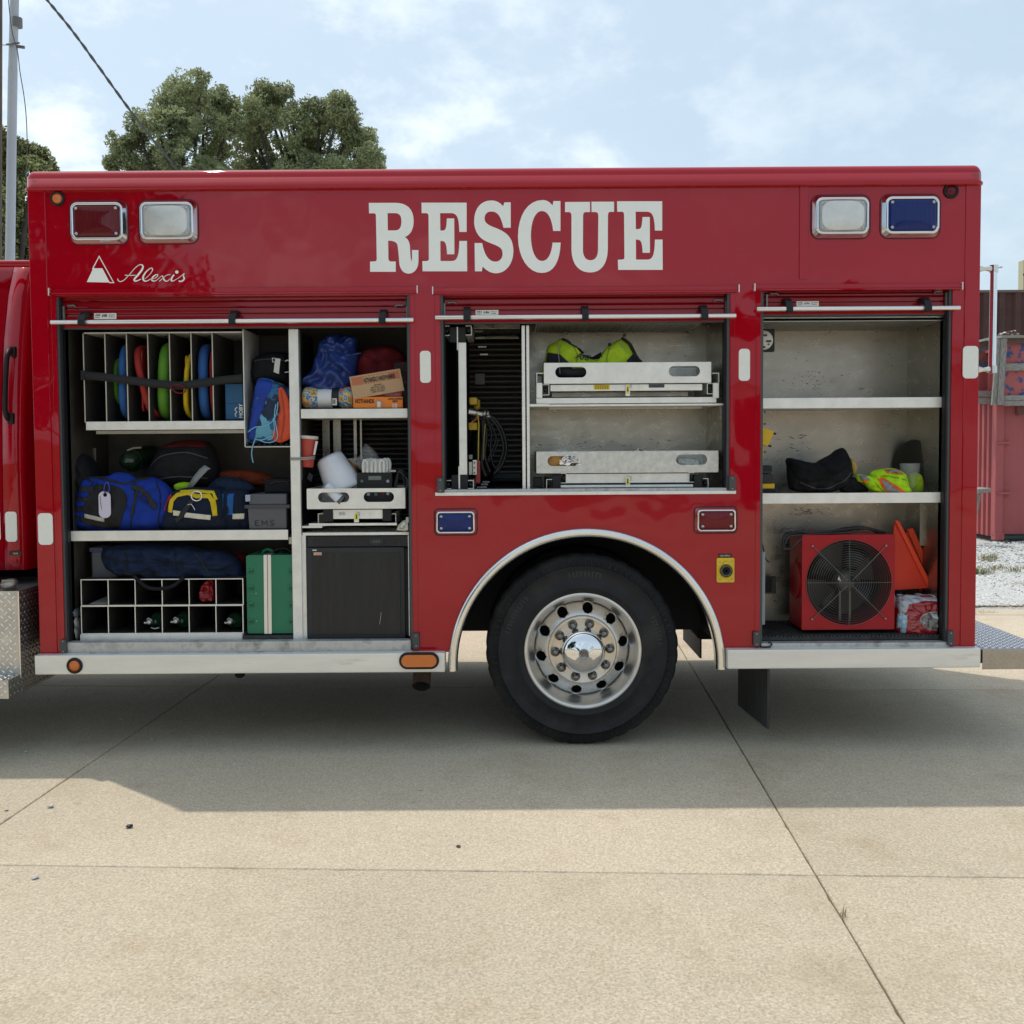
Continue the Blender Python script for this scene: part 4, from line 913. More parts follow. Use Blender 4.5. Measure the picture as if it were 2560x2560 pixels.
for (x0, x1) in ((806, 824), (833, 852), (884, 892), (900, 905)): B('upright_channel', alud, T, x0, 1046, x1, 1150, 0.5, 0.03, 0.001)
# bottle rack (2 x 6 cells)
Yb = 0.085; a = Rc(203, 1448, 607, 1583, Yb); BR = sub_empty('bottle_rack', T, (a[0], Yb, a[2])); edge = alulip
zm = P(405, 1514, Yb).z; din = M('cell_inner', (0.06, 0.055, 0.05), 0.5, 0.5, var=0.3)
for z0, z1_, dx in ((zm + 0.003, a[3], 0.003), (a[2], zm - 0.001, 0.0)):
    fr = MB(); w = (a[1] - a[0]) / 6
    for k in range(7):
        x = a[0] + k * w + dx
        o = MB().box(x - 0.002, x + 0.002, Yb, Yb + 0.42, z0, z1_).build('cell_wall', din, BR)
        MB().box(x - 0.0024, x + 0.0024, Yb - 0.002, Yb, z0, z1_).build('cell_edge', edge, o)
    for z in (z0, z1_): 
        o = MB().box(a[0] - 0.002 + dx, a[1] + 0.002 + dx, Yb + 0.0005, Yb + 0.42, z - 0.002, z + 0.002).build('cell_plate', din, BR)
        MB().box(a[0] - 0.002 + dx, a[1] + 0.002 + dx, Yb - 0.0035, Yb - 0.0005, z - 0.0024, z + 0.0024).build('cell_edge', edge, o)
MB().box(a[0], a[1], Yb + 0.42, Yb + 0.424, a[2], a[3]).build('back_panel', black, BR)
B('rack_tray', alulip, BR, 200, 1585, 606, 1609, Yb - 0.01, 0.44, 0.002)
# small sliding tray beside fridge, with slots
def tray(x0, y0, x1, y1, Y, slots, side_d=0.42, name='slide_tray', h2=None, mt=None):
    a = Rc(x0, y0, x1, y1, Y); R_ = sub_empty(name, T, (a[0], Y, a[2]))
    lp = [rrect(a[0], a[1], a[2], a[3], 0.005, 2)]
    for s in slots:
        q = Rc(*s, Y); lp.append(rrect(q[0], q[1], q[2], q[3], (q[3] - q[2]) / 2 * 0.99, 7))
    MB().prism(lp, Y, Y + 0.004).build('front_panel', mt or alulip, R_)
    MB().box(a[0], a[1], Y + 0.005, Y + side_d, a[2], a[2] + 0.004).build('tray_floor', alulip, R_)
    for x in (a[0], a[1] - 0.004): MB().box(x, x + 0.004, Y + 0.005, Y + side_d, a[2] + 0.005, a[3]).build('tray_side', alulip, R_)
    MB().box(a[0], a[1], Y + side_d, Y + side_d + 0.004, a[2] + 0.005, a[3]).build('tray_back', alulip, R_)
    return R_
def latch(px0, py0, px1, py1, Y, par):
    o = B('release_latch', alulip, par, px0, py0, px1, py1, Y, 0.006, 0.001)
    B('yellow_tag', M('latch_yellow', (0.75, 0.65, 0.04), 0.5), o, px0 + 2, py0 + 2, px1 - 2, py1 - 6, Y - 0.002, 0.0015, 0)
    c = P((px0 + px1) / 2, (py0 + py1) / 2 - 2, Y - 0.003)
    MB().prism([[(c.x, c.z - 0.013), (c.x + 0.006, c.z - 0.006), (c.x + 0.0025, c.z - 0.006), (c.x + 0.0025, c.z + 0.012), (c.x - 0.0025, c.z + 0.012), (c.x - 0.0025, c.z - 0.006), (c.x - 0.006, c.z - 0.006)]], Y - 0.003, Y - 0.0021).build('arrow_print', black, o)
    MB().lathe([(0.012, 0.0), (0.012, -0.006), (0.008, -0.008), (0, -0.008)], P((px0 + px1) / 2 + 4, py0 + 4, Y + 0.008), (0, 1, 0), 14).build('latch_pivot', screw, o, fixn=True)
Tb = tray(767, 1221, 1013, 1272, 0.075, ((795, 1231, 873, 1256), (909, 1230, 985, 1255)))
B('tray_runner', alulip, Tb, 832, 1274, 957, 1297, 0.09, 0.02, 0.001)
B('runner_block', black, Tb, 808, 1274, 832, 1304, 0.08, 0.05, 0.004); B('runner_block', black, Tb, 956, 1272, 978, 1303, 0.08, 0.05, 0.004)
latch(885, 1281, 897, 1306, 0.082, Tb)
for px in (851, 859): MB().lathe([(0.009, 0), (0.009, -0.003), (0.005, -0.003), (0.004, -0.001), (0, -0.001)], P(px, 1284, 0.089), (0, 1, 0), 16).build('bolt', screw, Tb, fixn=True)
for (x0, x1) in ((795, 808), (978, 990)):
    a = Rc(x0, 1284, x1, 1310, 0.1); MB().box(a[0], a[1], 0.1, 0.4, a[3] - 0.003, a[3]).box(a[0] if x0 < 900 else a[1] - 0.003, a[0] + 0.003 if x0 < 900 else a[1], 0.1, 0.4, a[2], a[3] - 0.003).build('slide_channel', alulip, Tb)
B('cross_bar', alulip, Tb, 772, 1308, 992, 1314, 0.085, 0.03, 0.001); B('shelf_edge', alulip, T, 755, 1315, 805, 1320, 0.08, 0.4, 0.001)
# fridge-like cabinet surround
for (x0, y0, x1, y1) in ((756, 1331, 1028, 1338), (756, 1338, 766, 1600), (1021, 1338, 1028, 1590)): B('cabinet_frame', alulip, T, x0, y0, x1, y1, 0.085, 0.4, 0.001)
B('mat_edge', matm, T, 606, 1590, 734, 1604, 0.07, 0.5, 0.001)
# --- middle compartment ---
B('divider_post', alulip, T, 1305, 813, 1324, 1224, 0.066, 0.03, 0.003)
B('divider_panel', M('panel_warm', (0.25, 0.23, 0.2), 0.5, 0.5), T, 1318, 813, 1322, 1224, 0.098, 0.4, 0)
# back curtain slats, warm grey
corr(1175, 845, 1345, 1200, 1.05, 0.034, M('grey_curtain', (0.15, 0.14, 0.125), 0.4, 0.5, var=0.15, vs=4), T)
B('header_plate', alud, T, 1183, 810, 1300, 822, 0.3, 0.3, 0.001)
B('drum_cover', alud, T, 1190, 836, 1300, 848, 1.0, 0.04, 0.01)
B('floor_channel', M('blue_grey_channel', (0.10, 0.11, 0.12), 0.5, 0.3), T, 1222, 1184, 1302, 1199, 0.9, 0.03, 0.002); B('floor_channel', darkm, T, 1226, 1196, 1302, 1203, 0.8, 0.03, 0.002)
# slide-out tool board
bd_ = Rc(1147, 856, 1166.5, 1187, 0.085); TBd = sub_empty('tool_board', T, (bd_[0], 0.085, bd_[2]))
MB().box(bd_[0], bd_[1], 0.085, 0.11, bd_[2], bd_[3]).build('board_edge', alulip, TBd, 0.002)
MB().box(bd_[0] + 0.012, bd_[1] - 0.012, 0.11, 0.75, bd_[2] - 0.02, bd_[3] + 0.02).build('board_panel', black, TBd)
for (y0, y1, x0, x1) in ((817, 856, 1123, 1164), (1187, 1222, 1128, 1170)): B('roller_block', black, TBd, x0, y0, x1, y1, 0.08, 0.05, 0.004)
B('guide_fin', alulip, TBd, 1142, 817, 1145, 875, 0.076, 0.012, 0.001); B('guide_fin', alulip, TBd, 1146, 1166, 1150, 1222, 0.076, 0.012, 0.001)
def chan(x0, y0, x1, y1, Y, side, par=T, d=0.4, open_='s'):
    a = Rc(x0, y0, x1, y1, Y); t = 0.003; b = MB(); b.box(a[0], a[1], Y, Y + d, a[3] - t, a[3]); b.box(a[0], a[1], Y, Y + d, a[2], a[2] + t)
    if side < 0: b.box(a[0], a[0] + t, Y, Y + d, a[2] + t, a[3] - t)
    else: b.box(a[1] - t, a[1], Y, Y + d, a[2] + t, a[3] - t)
    o = b.build('slide_channel', alulip, par)
    c = P((x0 + x1) / 2, (y0 + y1) / 2, Y + 0.01); MB().lathe([(0.011, 0.03), (0.011, 0), (0.008, -0.003), (0, -0.003)], c, (0, 1, 0), 16).build('roller', black, o, fixn=True)
chan(1109, 814, 1124, 839, 0.08, -1); chan(1164, 814, 1179, 838, 0.08, 1); chan(1113, 1201, 1128, 1222, 0.08, -1); chan(1170, 1201, 1184, 1222, 0.08, 1)
for k, (x0, y, x1) in enumerate(((1186, 826, 1207), (1188, 843, 1212), (1195, 865, 1216), (1200, 884, 1220), (1206, 1203, 1224), (1202, 1209, 1220), (1192, 1216, 1217))): B('rack_tab', M('tab_grey', (0.24, 0.235, 0.225), 0.4, 0.6), TBd, x0, y, x1, y + 4, 0.16 + 0.05 * (3 - k % 4), 0.02, 0.001)
B('bracket_plate', M('bracket_dark', (0.05, 0.048, 0.045), 0.5, 0.4), TBd, 1188, 934, 1212, 961, 0.35, 0.01, 0.001)
# middle shelf and trays
shelf(1324, 1010, 1816, 1015, 0.075, 0.45); B('shelf_edge', alulip, T, 1324, 1010, 1374, 1016, 0.07, 0.006, 0.001)
B('shelf_brace', alud, T, 1372, 1017, 1755, 1023, 0.2, 0.02, 0.001); B('corner_brace', alud, T, 1800, 1015, 1815, 1050, 0.1, 0.3, 0.001)
t1 = tray(1360, 906, 1778, 958, 0.075, ((1388, 917, 1466, 944), (1672, 915, 1750, 941)))
B('runner_bar', alulip, t1, 1376, 961, 1756, 977, 0.09, 0.02, 0.002); B('back_runner', alud, t1, 1380, 980, 1720, 992, 0.2, 0.02, 0.001)
B('base_rail', alulip, t1, 1341, 994, 1791, 1008, 0.08, 0.03, 0.001)
B('warning_label', M('label_yellow', (0.75, 0.55, 0.02), 0.5), t1, 1484, 962, 1524, 974, 0.0885, 0.0012, 0)
B('info_label', M('label_dark', (0.05, 0.055, 0.07), 0.5), t1, 1622, 961, 1661, 969, 0.0885, 0.0012, 0)
ww = MB()
for r in range(4):
    for k in range(6): 
        p = P(1488 + k * 5.8, 964.3 + r * 2.5, 0.0878); ww.box(p.x, p.x + 0.009, 0.0878, 0.0884, p.z - 0.0012, p.z + 0.0012)
ww.build('label_print', black, t1)
for (x0, x1, s) in ((1341, 1356, -1), (1783, 1798, 1)):
    B('lock_bracket', alulip, t1, x0, 957, x1, 995, 0.07, 0.03, 0.003); 
    a = Rc(x0 if s < 0 else x0 - 3, 932, x1 if s > 0 else x1 + 3, 958, 0.09); b = MB(); b.box(a[0], a[1], 0.09, 0.3, a[3] - 0.004, a[3])
    b.box(a[0] if s < 0 else a[1] - 0.004, a[0] + 0.004 if s < 0 else a[1], 0.09, 0.3, a[2], a[3] - 0.004); b.build('end_channel', alulip, t1)
chan(1357, 961, 1373, 988, 0.085, 1, t1); chan(1768, 958, 1782, 985, 0.085, -1, t1); latch(1564, 961, 1575, 990, 0.08, t1)
t2 = tray(1341, 1128, 1796, 1182, 0.075, ((1369, 1140, 1447, 1165), (1690, 1136, 1768, 1162)), mt=M('brushed_tray', (0.60, 0.59, 0.56), 0.4, 0.7, var=0.15, vs=30, bump=0.4, bs=90, stretch=(1, 1, 1)))
B('runner_bar', alulip, t2, 1416, 1184, 1722, 1207, 0.1, 0.02, 0.001); B('base_rail', alulip, t2, 1398, 1212, 1733, 1218, 0.09, 0.03, 0.001)
for (x0, x1) in ((1381, 1402), (1735, 1756)): B('runner_block', black, t2, x0, 1187, x1, 1221, 0.085, 0.05, 0.004)
chan(1402, 1183, 1416, 1208, 0.09, 1, t2); chan(1722, 1181, 1736, 1206, 0.09, -1, t2); chan(1366, 1198, 1381, 1222, 0.1, -1, t2); chan(1757, 1196, 1771, 1220, 0.1, 1, t2)
latch(1564, 1192, 1575, 1218, 0.08, t2); B('stop_block', black, t2, 1334, 1193, 1356, 1218, 0.14, 0.05, 0.004)
# --- right compartment ---
shelf(1903, 994, 2369, 1020, 0.07, 0.47); shelf(1903, 1232, 2362, 1258, 0.07, 0.47)
# tread plate ceiling
def treadplate(corner, ux, uy, w, h, name, par, pitch=0.034, hgt=0.0025, mt=tread, th=0.004, lug=0.0125):
    ux, uy = Vector(ux).normalized(), Vector(uy).normalized(); nz_ = ux.cross(uy); c = Vector(corner)
    b = MB(); vs = [c, c + ux * w, c + ux * w + uy * h, c + uy * h]; vs += [p - nz_ * th for p in vs]
    b.add(vs, [(0, 1, 2, 3), (7, 6, 5, 4), (0, 4, 5, 1), (1, 5, 6, 2), (2, 6, 7, 3), (3, 7, 4, 0)], False); o = b.build(name, mt, par)
    g = MB(); r = 0
    y = pitch * 0.4
    while y < h - lug * 0.6:
        x = pitch * (0.4 if r % 2 == 0 else 0.9); k = 0
        while x < w - lug * 0.6:
            for dx_, an in ((0, 0.785 if (r % 2 == 0) else -0.785),):
                d = ux * math.cos(an) + uy * math.sin(an); e = nz_.cross(d); p = c + ux * x + uy * y
                g.add([p - d * lug, p - e * lug * 0.28, p + d * lug, p + e * lug * 0.28, p - d * lug * 0.45 + nz_ * hgt, p + d * lug * 0.45 + nz_ * hgt], [(0, 1, 4), (1, 5, 4), (1, 2, 5), (2, 3, 5), (3, 4, 5), (3, 0, 4)], True)
            x += pitch
        y += pitch * 0.5; r += 1
    q = g.build('tread_pattern', lugm if mt is tread else mt, o); q['kind'] = 'stuff'; return o
cz = P(2140, 800, 0.07).z
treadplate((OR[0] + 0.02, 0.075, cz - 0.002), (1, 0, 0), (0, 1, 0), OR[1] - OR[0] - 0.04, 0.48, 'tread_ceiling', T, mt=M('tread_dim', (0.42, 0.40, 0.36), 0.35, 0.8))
o = bpy.data.objects['tread_ceiling']
# flip lugs to hang below
for q in [o] + [c for c in o.children]: q.scale = (1, 1, -1)
for q in o.children: q.scale = (1, 1, 1)
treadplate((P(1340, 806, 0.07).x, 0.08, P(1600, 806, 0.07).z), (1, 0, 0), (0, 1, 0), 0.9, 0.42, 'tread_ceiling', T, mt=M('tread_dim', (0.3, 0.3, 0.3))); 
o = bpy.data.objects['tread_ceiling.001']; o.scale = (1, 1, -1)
# round gauge display in the top left
gp = Rc(1880, 822, 1937, 879, 0.16); G_ = MB().box(gp[0], gp[1], 0.16, 0.2, gp[2], gp[3]).build('tank_gauge', black, T, 0.004)
gc = ((gp[0] + gp[1]) / 2 - 0.0, 0.158, (gp[2] + gp[3]) / 2)
MB().lathe([(0.053, 0.002), (0.052, -0.002), (0, -0.002)], gc, (0, 1, 0), 40).build('gauge_face', M('gauge_cream', (0.62, 0.62, 0.56), 0.5), G_, fixn=True)
for (px, py, w, h) in ((1912, 838, 12, 5), (1922, 853, 13, 5), (1909, 868, 8, 5)):
    a = Rc(px - w / 2, py - h / 2, px + w / 2, py + h / 2, 0.154); MB().box(a[0], a[1], 0.153, 0.156, a[2], a[3]).build('gauge_window', M('gauge_red', (0.13, 0.005, 0.008), 0.3), G_)
MB().lathe([(0.006, 0), (0.006, -0.002), (0, -0.002)], P(1922, 861, 0.155), (0, 1, 0), 12).build('green_lamp', M('lamp_green', (0.05, 0.25, 0.12), 0.4), G_)
text('gauge_print', 'nan', 0.018, (P(1903, 848, 0.1).x, 0.1545, P(1909, 848.5, 0.154).z), M('gauge_red', (0, 0, 0)), G_, 0.0002, bold=0.0008)
# right wall uprights
sm_ = MB(); rs_ = random.Random(31); yb_ = 0.5585
for (cx_, cy_, sx_, sy_, n_, l_) in ((2030, 950, 45, 28, 70, 3.0), (2010, 885, 30, 30, 16, 3.0), (2150, 972, 8, 2, 5, 8), (1990, 1110, 40, 18, 26, 7), (2010, 1090, 10, 6, 10, 6), (2015, 1278, 45, 6, 34, 7), (2050, 1285, 60, 3, 14, 9), (2100, 930, 120, 40, 12, 2.0), (2080, 1170, 110, 40, 12, 3.0), (1500, 1110, 120, 8, 16, 7), (1430, 1090, 50, 20, 12, 4), (1640, 1105, 60, 10, 10, 5), (1700, 900, 40, 20, 8, 3)):
    for k in range(int(n_ * 0.55)):
        p = P(cx_ + rs_.gauss(0, sx_ / 1.6), cy_ + rs_.gauss(0, sy_ / 1.6), yb_ - (0.01 if cx_ < 1850 else 0)); yy_ = 0.5485 if cx_ < 1850 else yb_; w_ = l_ * 0.0022 * rs_.uniform(0.4, 1.3); h_ = 0.0018 * rs_.uniform(0.5, 1.6); a_ = rs_.gauss(0, 0.35)
        c1q, s1q = math.cos(a_), math.sin(a_)
        if p.x + w_ > (OM[1] - 0.03 if cx_ < 1850 else OR[1] - 0.03) or (cx_ > 1850 and p.x - w_ < OR[0] + 0.03): continue
        sm_.add([(p.x - w_ * c1q, yy_, p.z - w_ * s1q), (p.x + h_ * s1q, yy_, p.z - h_ * c1q), (p.x + w_ * c1q, yy_, p.z + w_ * s1q), (p.x - h_ * s1q, yy_, p.z + h_ * c1q)], [(0, 1, 2, 3)], False)
sm_.build('scuff_marks', M('scuff_dark', (0.10, 0.09, 0.08), 0.6), T)['kind'] = 'stuff'
for px_, ys_ in ((1912, (1030, 1060, 1130, 1200)), (2280, (850, 900, 960, 1050, 1110, 1170)), (2150, (1198,))):
    for py_ in ys_: MB().lathe([(0.006, 0.001), (0.0055, -0.002), (0.0, -0.0035)], P(px_, py_, 0.558), (0, 1, 0), 10).build('rivet', screw, T, fixn=True)
a = Rc(1905, 1033, 2290, 1034.2, 0.553); MB().box(a[0], a[1], 0.553, 0.5585, a[2], a[3]).build('wall_ledge', alud, T)
for (x0, y0, x1, y1, Y) in ((2307, 841, 2318, 993, 0.42), (2307, 1022, 2318, 1232, 0.42), (2300, 1258, 2321, 1364, 0.30), (2359, 1262, 2366, 1378, 0.15), (2366, 830, 2369, 993, 0.12), (2362, 1022, 2366, 1230, 0.12)): B('wall_track', alud, T, x0, y0, x1, y1, Y, 0.02, 0.001)
mt_ = MB(); a = Rc(1903, 1590, 2372, 1600, 0.07); mt_.box(a[0], a[1], 0.072, 0.55, a[2], a[3] - 0.004)
x = a[0]; rr = random.Random(4)
while x < a[1] - 0.02:
    mt_.box(x, x + 0.012, 0.068, 0.55, a[3] - 0.004, a[3] + 0.004); x += 0.021
mt_.build('floor_mat', matm, T)
B('side_cover', M('cover_grey', (0.30, 0.33, 0.34), 0.5), T, 1902, 1380, 1913, 1562, 0.08, 0.04, 0.003)
v_ = B('vent_box', M('vent_dark', (0.05, 0.05, 0.045), 0.6), T, 1914, 1443, 1940, 1484, 0.45, 0.05, 0.002)
for k in range(7): B('vent_slat', black, v_, 1914, 1446 + k * 5, 1930, 1448.5 + k * 5, 0.443, 0.01, 0)
# hook on the sill
MB().tube(pts3([(1900, 1617), (1912, 1618), (1926, 1617), (1930, 1611), (1926, 1606), (1920, 1606)], -0.012), 0.004, 8).build('sill_hook', black, T)

# ================= loose gear: things of their own =================
def cloth(name, c, r=0.85, b=0.35, sheen=0.3, var=0.12, **k): return M(name, c, r, 0, var=var, vs=18, bump=b, bs=140, spec=0.15, **k)
fblue, fred, fgreen, fyel = cloth('foam_blue', (0.03, 0.10, 0.30), 0.6, 0.2), cloth('foam_red', (0.34, 0.035, 0.03), 0.6, 0.2), cloth('foam_green', (0.10, 0.26, 0.03), 0.6, 0.2), cloth('foam_yellow', (0.55, 0.38, 0.015), 0.6, 0.2)
def loop(px, y0, y1, r, mt, label, lean=0.0, Y=0.125, dep=0.30, wr=0, twist=0.0, bx=None):
    zt, zb = P(px, y0, Y).z, P(px, y1, Y).z; x = P(px, (y0 + y1) / 2, Y).x; pts = []; H = zt - zb - 2 * r; Dp = dep - 2 * r
    for k in range(28):
        a = 2 * math.pi * k / 28; cy, sy = math.cos(a), math.sin(a)
        yy = Y + r + Dp / 2 - Dp / 2 * math.copysign(abs(cy) ** 0.6, cy); zz = (zt + zb) / 2 + H / 2 * math.copysign(abs(sy) ** 0.6, sy)
        pts.append((x + lean * ((zz - (zt + zb) / 2) / (H / 2)) + twist * (yy - Y), yy, zz))
    t = thing('immobilizer_pad', label, 'padded loop', (x, Y + dep / 2, zb), 'coloured padded loops in the divider rack')
    rs = [r * (1 + (0.12 * math.sin(k * 3.1) if wr else 0.02 * math.sin(k * 1.7))) for k in range(28)]
    MB().tube(pts, rs, 14, True, ry=(bx or r)).build('loop', mt, t)
    # stitched pad filling behind
    b = MB(); b.prism([[(Y + r + 0.012 + (Dp - 0.03) * q[0], zb + r + 0.02 + (H - 0.04) * q[1]) for q in ((0, 0.05), (0.05, 0), (0.95, 0), (1, 0.05), (1, 0.95), (0.95, 1), (0.05, 1), (0, 0.95))]], x - 0.004, x + 0.004, lambda a_, b_, c_: (b_, a_, c_))
    b.build('seam_pad', mt, t, fixn=True); return t
loop(287, 889, 1014, 0.014, fgreen, 'small green padded loop leaning behind the blue one in the second slot', Y=0.2)
loop(303, 853, 1049, 0.026, fblue, 'blue padded loop standing in the second slot from the left', lean=0.003, bx=0.024)
loop(350, 857, 1046, 0.020, fred, 'red padded loop leaning across the third slot', lean=-0.040, twist=0.15)
loop(404, 851, 1049, 0.034, fgreen, 'large green padded loop filling the fourth slot', lean=0.008, bx=0.032)
t_ = loop(462, 872, 1048, 0.014, fyel, 'yellow lumpy padded loop in the fifth slot', lean=0.012, wr=1, twist=0.22)
loop(504, 854, 1049, 0.027, fblue, 'blue padded loop standing in the sixth slot', lean=0.0, bx=0.027)
loop(527, 862, 1045, 0.010, fred, 'thin red padded loop pressed against the sixth slot divider', Y=0.16)
# folded blue pouch case in the wide slot
bx = thing('blue_carton', 'blue box with white print at the right end of the divider rack', 'box', P(587, 1048, 0.16))
a = Rc(563, 960, 610, 1049, 0.16); c1 = MB().box(a[0], a[1] - 0.004, 0.16, 0.4, a[2], a[3]).build('carton', M('carton_blue', (0.01, 0.10, 0.24), 0.45, var=0.05), bx, 0.003)
MB().box(a[0] + 0.003, a[1] - 0.006, 0.1585, 0.1598, P(587, 1008, 0.16).z - 0.001, P(587, 1008, 0.16).z + 0.001).build('flap_seam', black, bx)
text('print', 'MOBY', 0.028, (P(607, 1044, 0.158).x, 0.159, P(606, 1045, 0.158).z), white_r, bx, 0.0003, rotz=math.pi / 2, bold=0.001)
MB().tube([P(590 + q[0], 1030 + q[1], 0.158) for q in ((0, 12), (-2, 6), (2, 0), (-3, -6), (3, -12))], 0.004, 6).build('print_figure', white_r, bx)
# black retaining strap with carabiner
st = thing('retaining_strap', 'black webbing strap sagging across the divider rack', 'strap', P(410, 960, 0.09))
c_ = crom([(205, 938, 0), (262, 943, 0), (316, 950, 0), (369, 957, 0), (430, 963, 0), (450, 964, 0), (500, 958, 0), (560, 950, 0), (611, 946, 0)], 5)
vs = []
for p in c_:
    w = P(p.x, p.y, 0.092); sg = 0.002 * math.sin(p.x * 0.05); vs += [(w.x, 0.092 + sg, w.z - 0.022), (w.x, 0.090 + sg, w.z + 0.022)]
b = MB(); b.add(vs, [(2 * i, 2 * i + 2, 2 * i + 3, 2 * i + 1) for i in range(len(c_) - 1)], True); o = b.build('webbing', M('webbing_black', (0.012, 0.012, 0.014), 0.75, bump=0.5, bs=300), st); q = o.modifiers.new('solid', 'SOLIDIFY'); q.thickness = 0.003
B('buckle', black, st, 201, 926, 211, 950, 0.085, 0.01, 0.002)
ca = thing('carabiner', 'small dark red carabiner hanging under the black strap', 'carabiner', P(448, 978, 0.085))
MB().tube(pts3(crom([(427, 966, 0), (436, 978, 0), (448, 983, 0), (460, 981, 0), (464, 974, 0), (458, 967, 0), (446, 962, 0)], 4, True) and [(p.x, p.y, 0.084) for p in crom([(427, 966, 0), (436, 978, 0), (448, 983, 0), (460, 981, 0), (464, 974, 0), (458, 967, 0), (446, 962, 0)], 4, True)]), 0.0035, 8, True).build('ring', M('dark_red_metal', (0.2, 0.01, 0.015), 0.3, 0.6), ca)

# side pocket contents
def bag(name, label, cat, outline, Y, d, mt, **k):
    pz = pts3(outline, Y); c = sum(pz, Vector()) / len(pz); t = thing(name, label, cat, (c.x, Y, min(p.z for p in pz)), k.pop('group', None))
    body = pillow(outline, Y, d, k.pop('part', 'body'), mt, t, **k); return t, body
bkcl = cloth('black_nylon', (0.012, 0.012, 0.015), 0.7, 0.5)
t, o = bag('black_pouch', 'black pouch with white tags at the back of the side pocket', 'bag', [(632, 905), (650, 888), (690, 880), (722, 885), (730, 930), (730, 965), (640, 960)], 0.25, 0.08, bkcl, wr=0.012)
wt = M('tag_white', (0.62, 0.62, 0.60), 0.6)
MB().prism([[(p.x, p.z) for p in pts3([(701, 897), (688, 895), (684, 930), (697, 935)], 0.15)]], 0.15, 0.152).build('tag', wt, t, fixn=True)
MB().tube(pts3([(681, 895), (690, 896), (690, 906), (682, 905)], 0.15), 0.003, 6, True).build('tag_loop', wt, t); MB().tube(pts3([(713, 903), (720, 900), (726, 904)], 0.15), 0.004, 6).build('tag_strip', wt, t); MB().tube(pts3([(712, 931), (720, 930), (727, 927)], 0.15), 0.003, 6).build('tag_strip', wt, t)
def camo_mat():
    m = M('camo_blue', (0.02, 0.12, 0.30), 0.7, 0, var=0.1, vs=14, bump=0.3, bs=140, stain=(0.008, 0.02, 0.06), sst=(0.49, 0.51), ss=7)
    t = m.node_tree; b = t.nodes['Principled BSDF']; old = b.inputs['Base Color'].links[0].from_socket
    tcn = t.nodes.new('ShaderNodeTexCoord'); n = t.nodes.new('ShaderNodeTexNoise'); n.inputs['Scale'].default_value = 11; n.inputs['Detail'].default_value = 2
    mp_ = t.nodes.new('ShaderNodeMapping'); mp_.inputs['Location'].default_value = (3, 1, 2); t.links.new(tcn.outputs['Object'], mp_.inputs[0]); t.links.new(mp_.outputs[0], n.inputs['Vector'])
    r = t.nodes.new('ShaderNodeMapRange'); r.inputs['From Min'].default_value = 0.55; r.inputs['From Max'].default_value = 0.565; t.links.new(n.outputs['Fac'], r.inputs['Value'])
    x = t.nodes.new('ShaderNodeMix'); x.data_type = 'RGBA'; t.links.new(r.outputs[0], x.inputs[0]); t.links.new(old, x.inputs[6]); x.inputs[7].default_value = (0.12, 0.36, 0.50, 1); t.links.new(x.outputs[2], b.inputs['Base Color']); return m
t, o = bag('camo_sleeping_bag', 'rolled blue camouflage stuff sack standing in the side pocket', 'stuff sack', [(644, 952), (668, 946), (700, 958), (718, 968), (726, 985), (715, 1030), (700, 1085), (690, 1106), (650, 1110), (622, 1106), (620, 1085), (632, 1010)], 0.14, 0.055, camo_mat(), wr=0.02, fr=10)
drape('satin_panel', [(646, 954), (668, 950), (686, 962), (668, 1010), (650, 1060), (640, 1100), (626, 1102), (623, 1080), (634, 1010)], 0.14, bvh_of(o), cloth('satin_blue', (0.02, 0.05, 0.30), 0.4, 0.3), t, closed_smooth=True)
orc = cloth('orange_nylon', (0.60, 0.085, 0.04), 0.7, 0.3)
t, o2 = bag('orange_bag', 'coral orange cloth bag hanging beside the camouflage sack', 'bag', [(696, 973), (708, 971), (722, 998), (729, 1030), (731, 1070), (729, 1092), (710, 1105), (694, 1106), (680, 1092), (692, 1058), (699, 1015)], 0.095, 0.02, orc, wr=0.016, fr=8)
cdm = M('cord_blue', (0.20, 0.45, 0.62), 0.7); t = thing('drawstring', 'pale blue drawstring looped over the camouflage sack and hanging below it', 'cord', P(650, 1150, 0.06))
for pl in ([(620, 1080), (638, 1068), (665, 1064), (682, 1052), (692, 1030), (695, 1005)], [(690, 1010), (686, 1040), (691, 1070), (694, 1092), (684, 1104), (665, 1106), (648, 1100)], [(683, 1045), (686, 1075), (680, 1095), (668, 1100)], [(640, 1098), (655, 1100), (680, 1090)], [(638, 1099), (632, 1115), (629, 1135), (633, 1157)]):
    MB().tube([P(p.x, p.y, 0.068) for p in crom([(a_, b_, 0) for a_, b_ in pl], 5)], 0.0028, 6).build('cord', cdm, t)

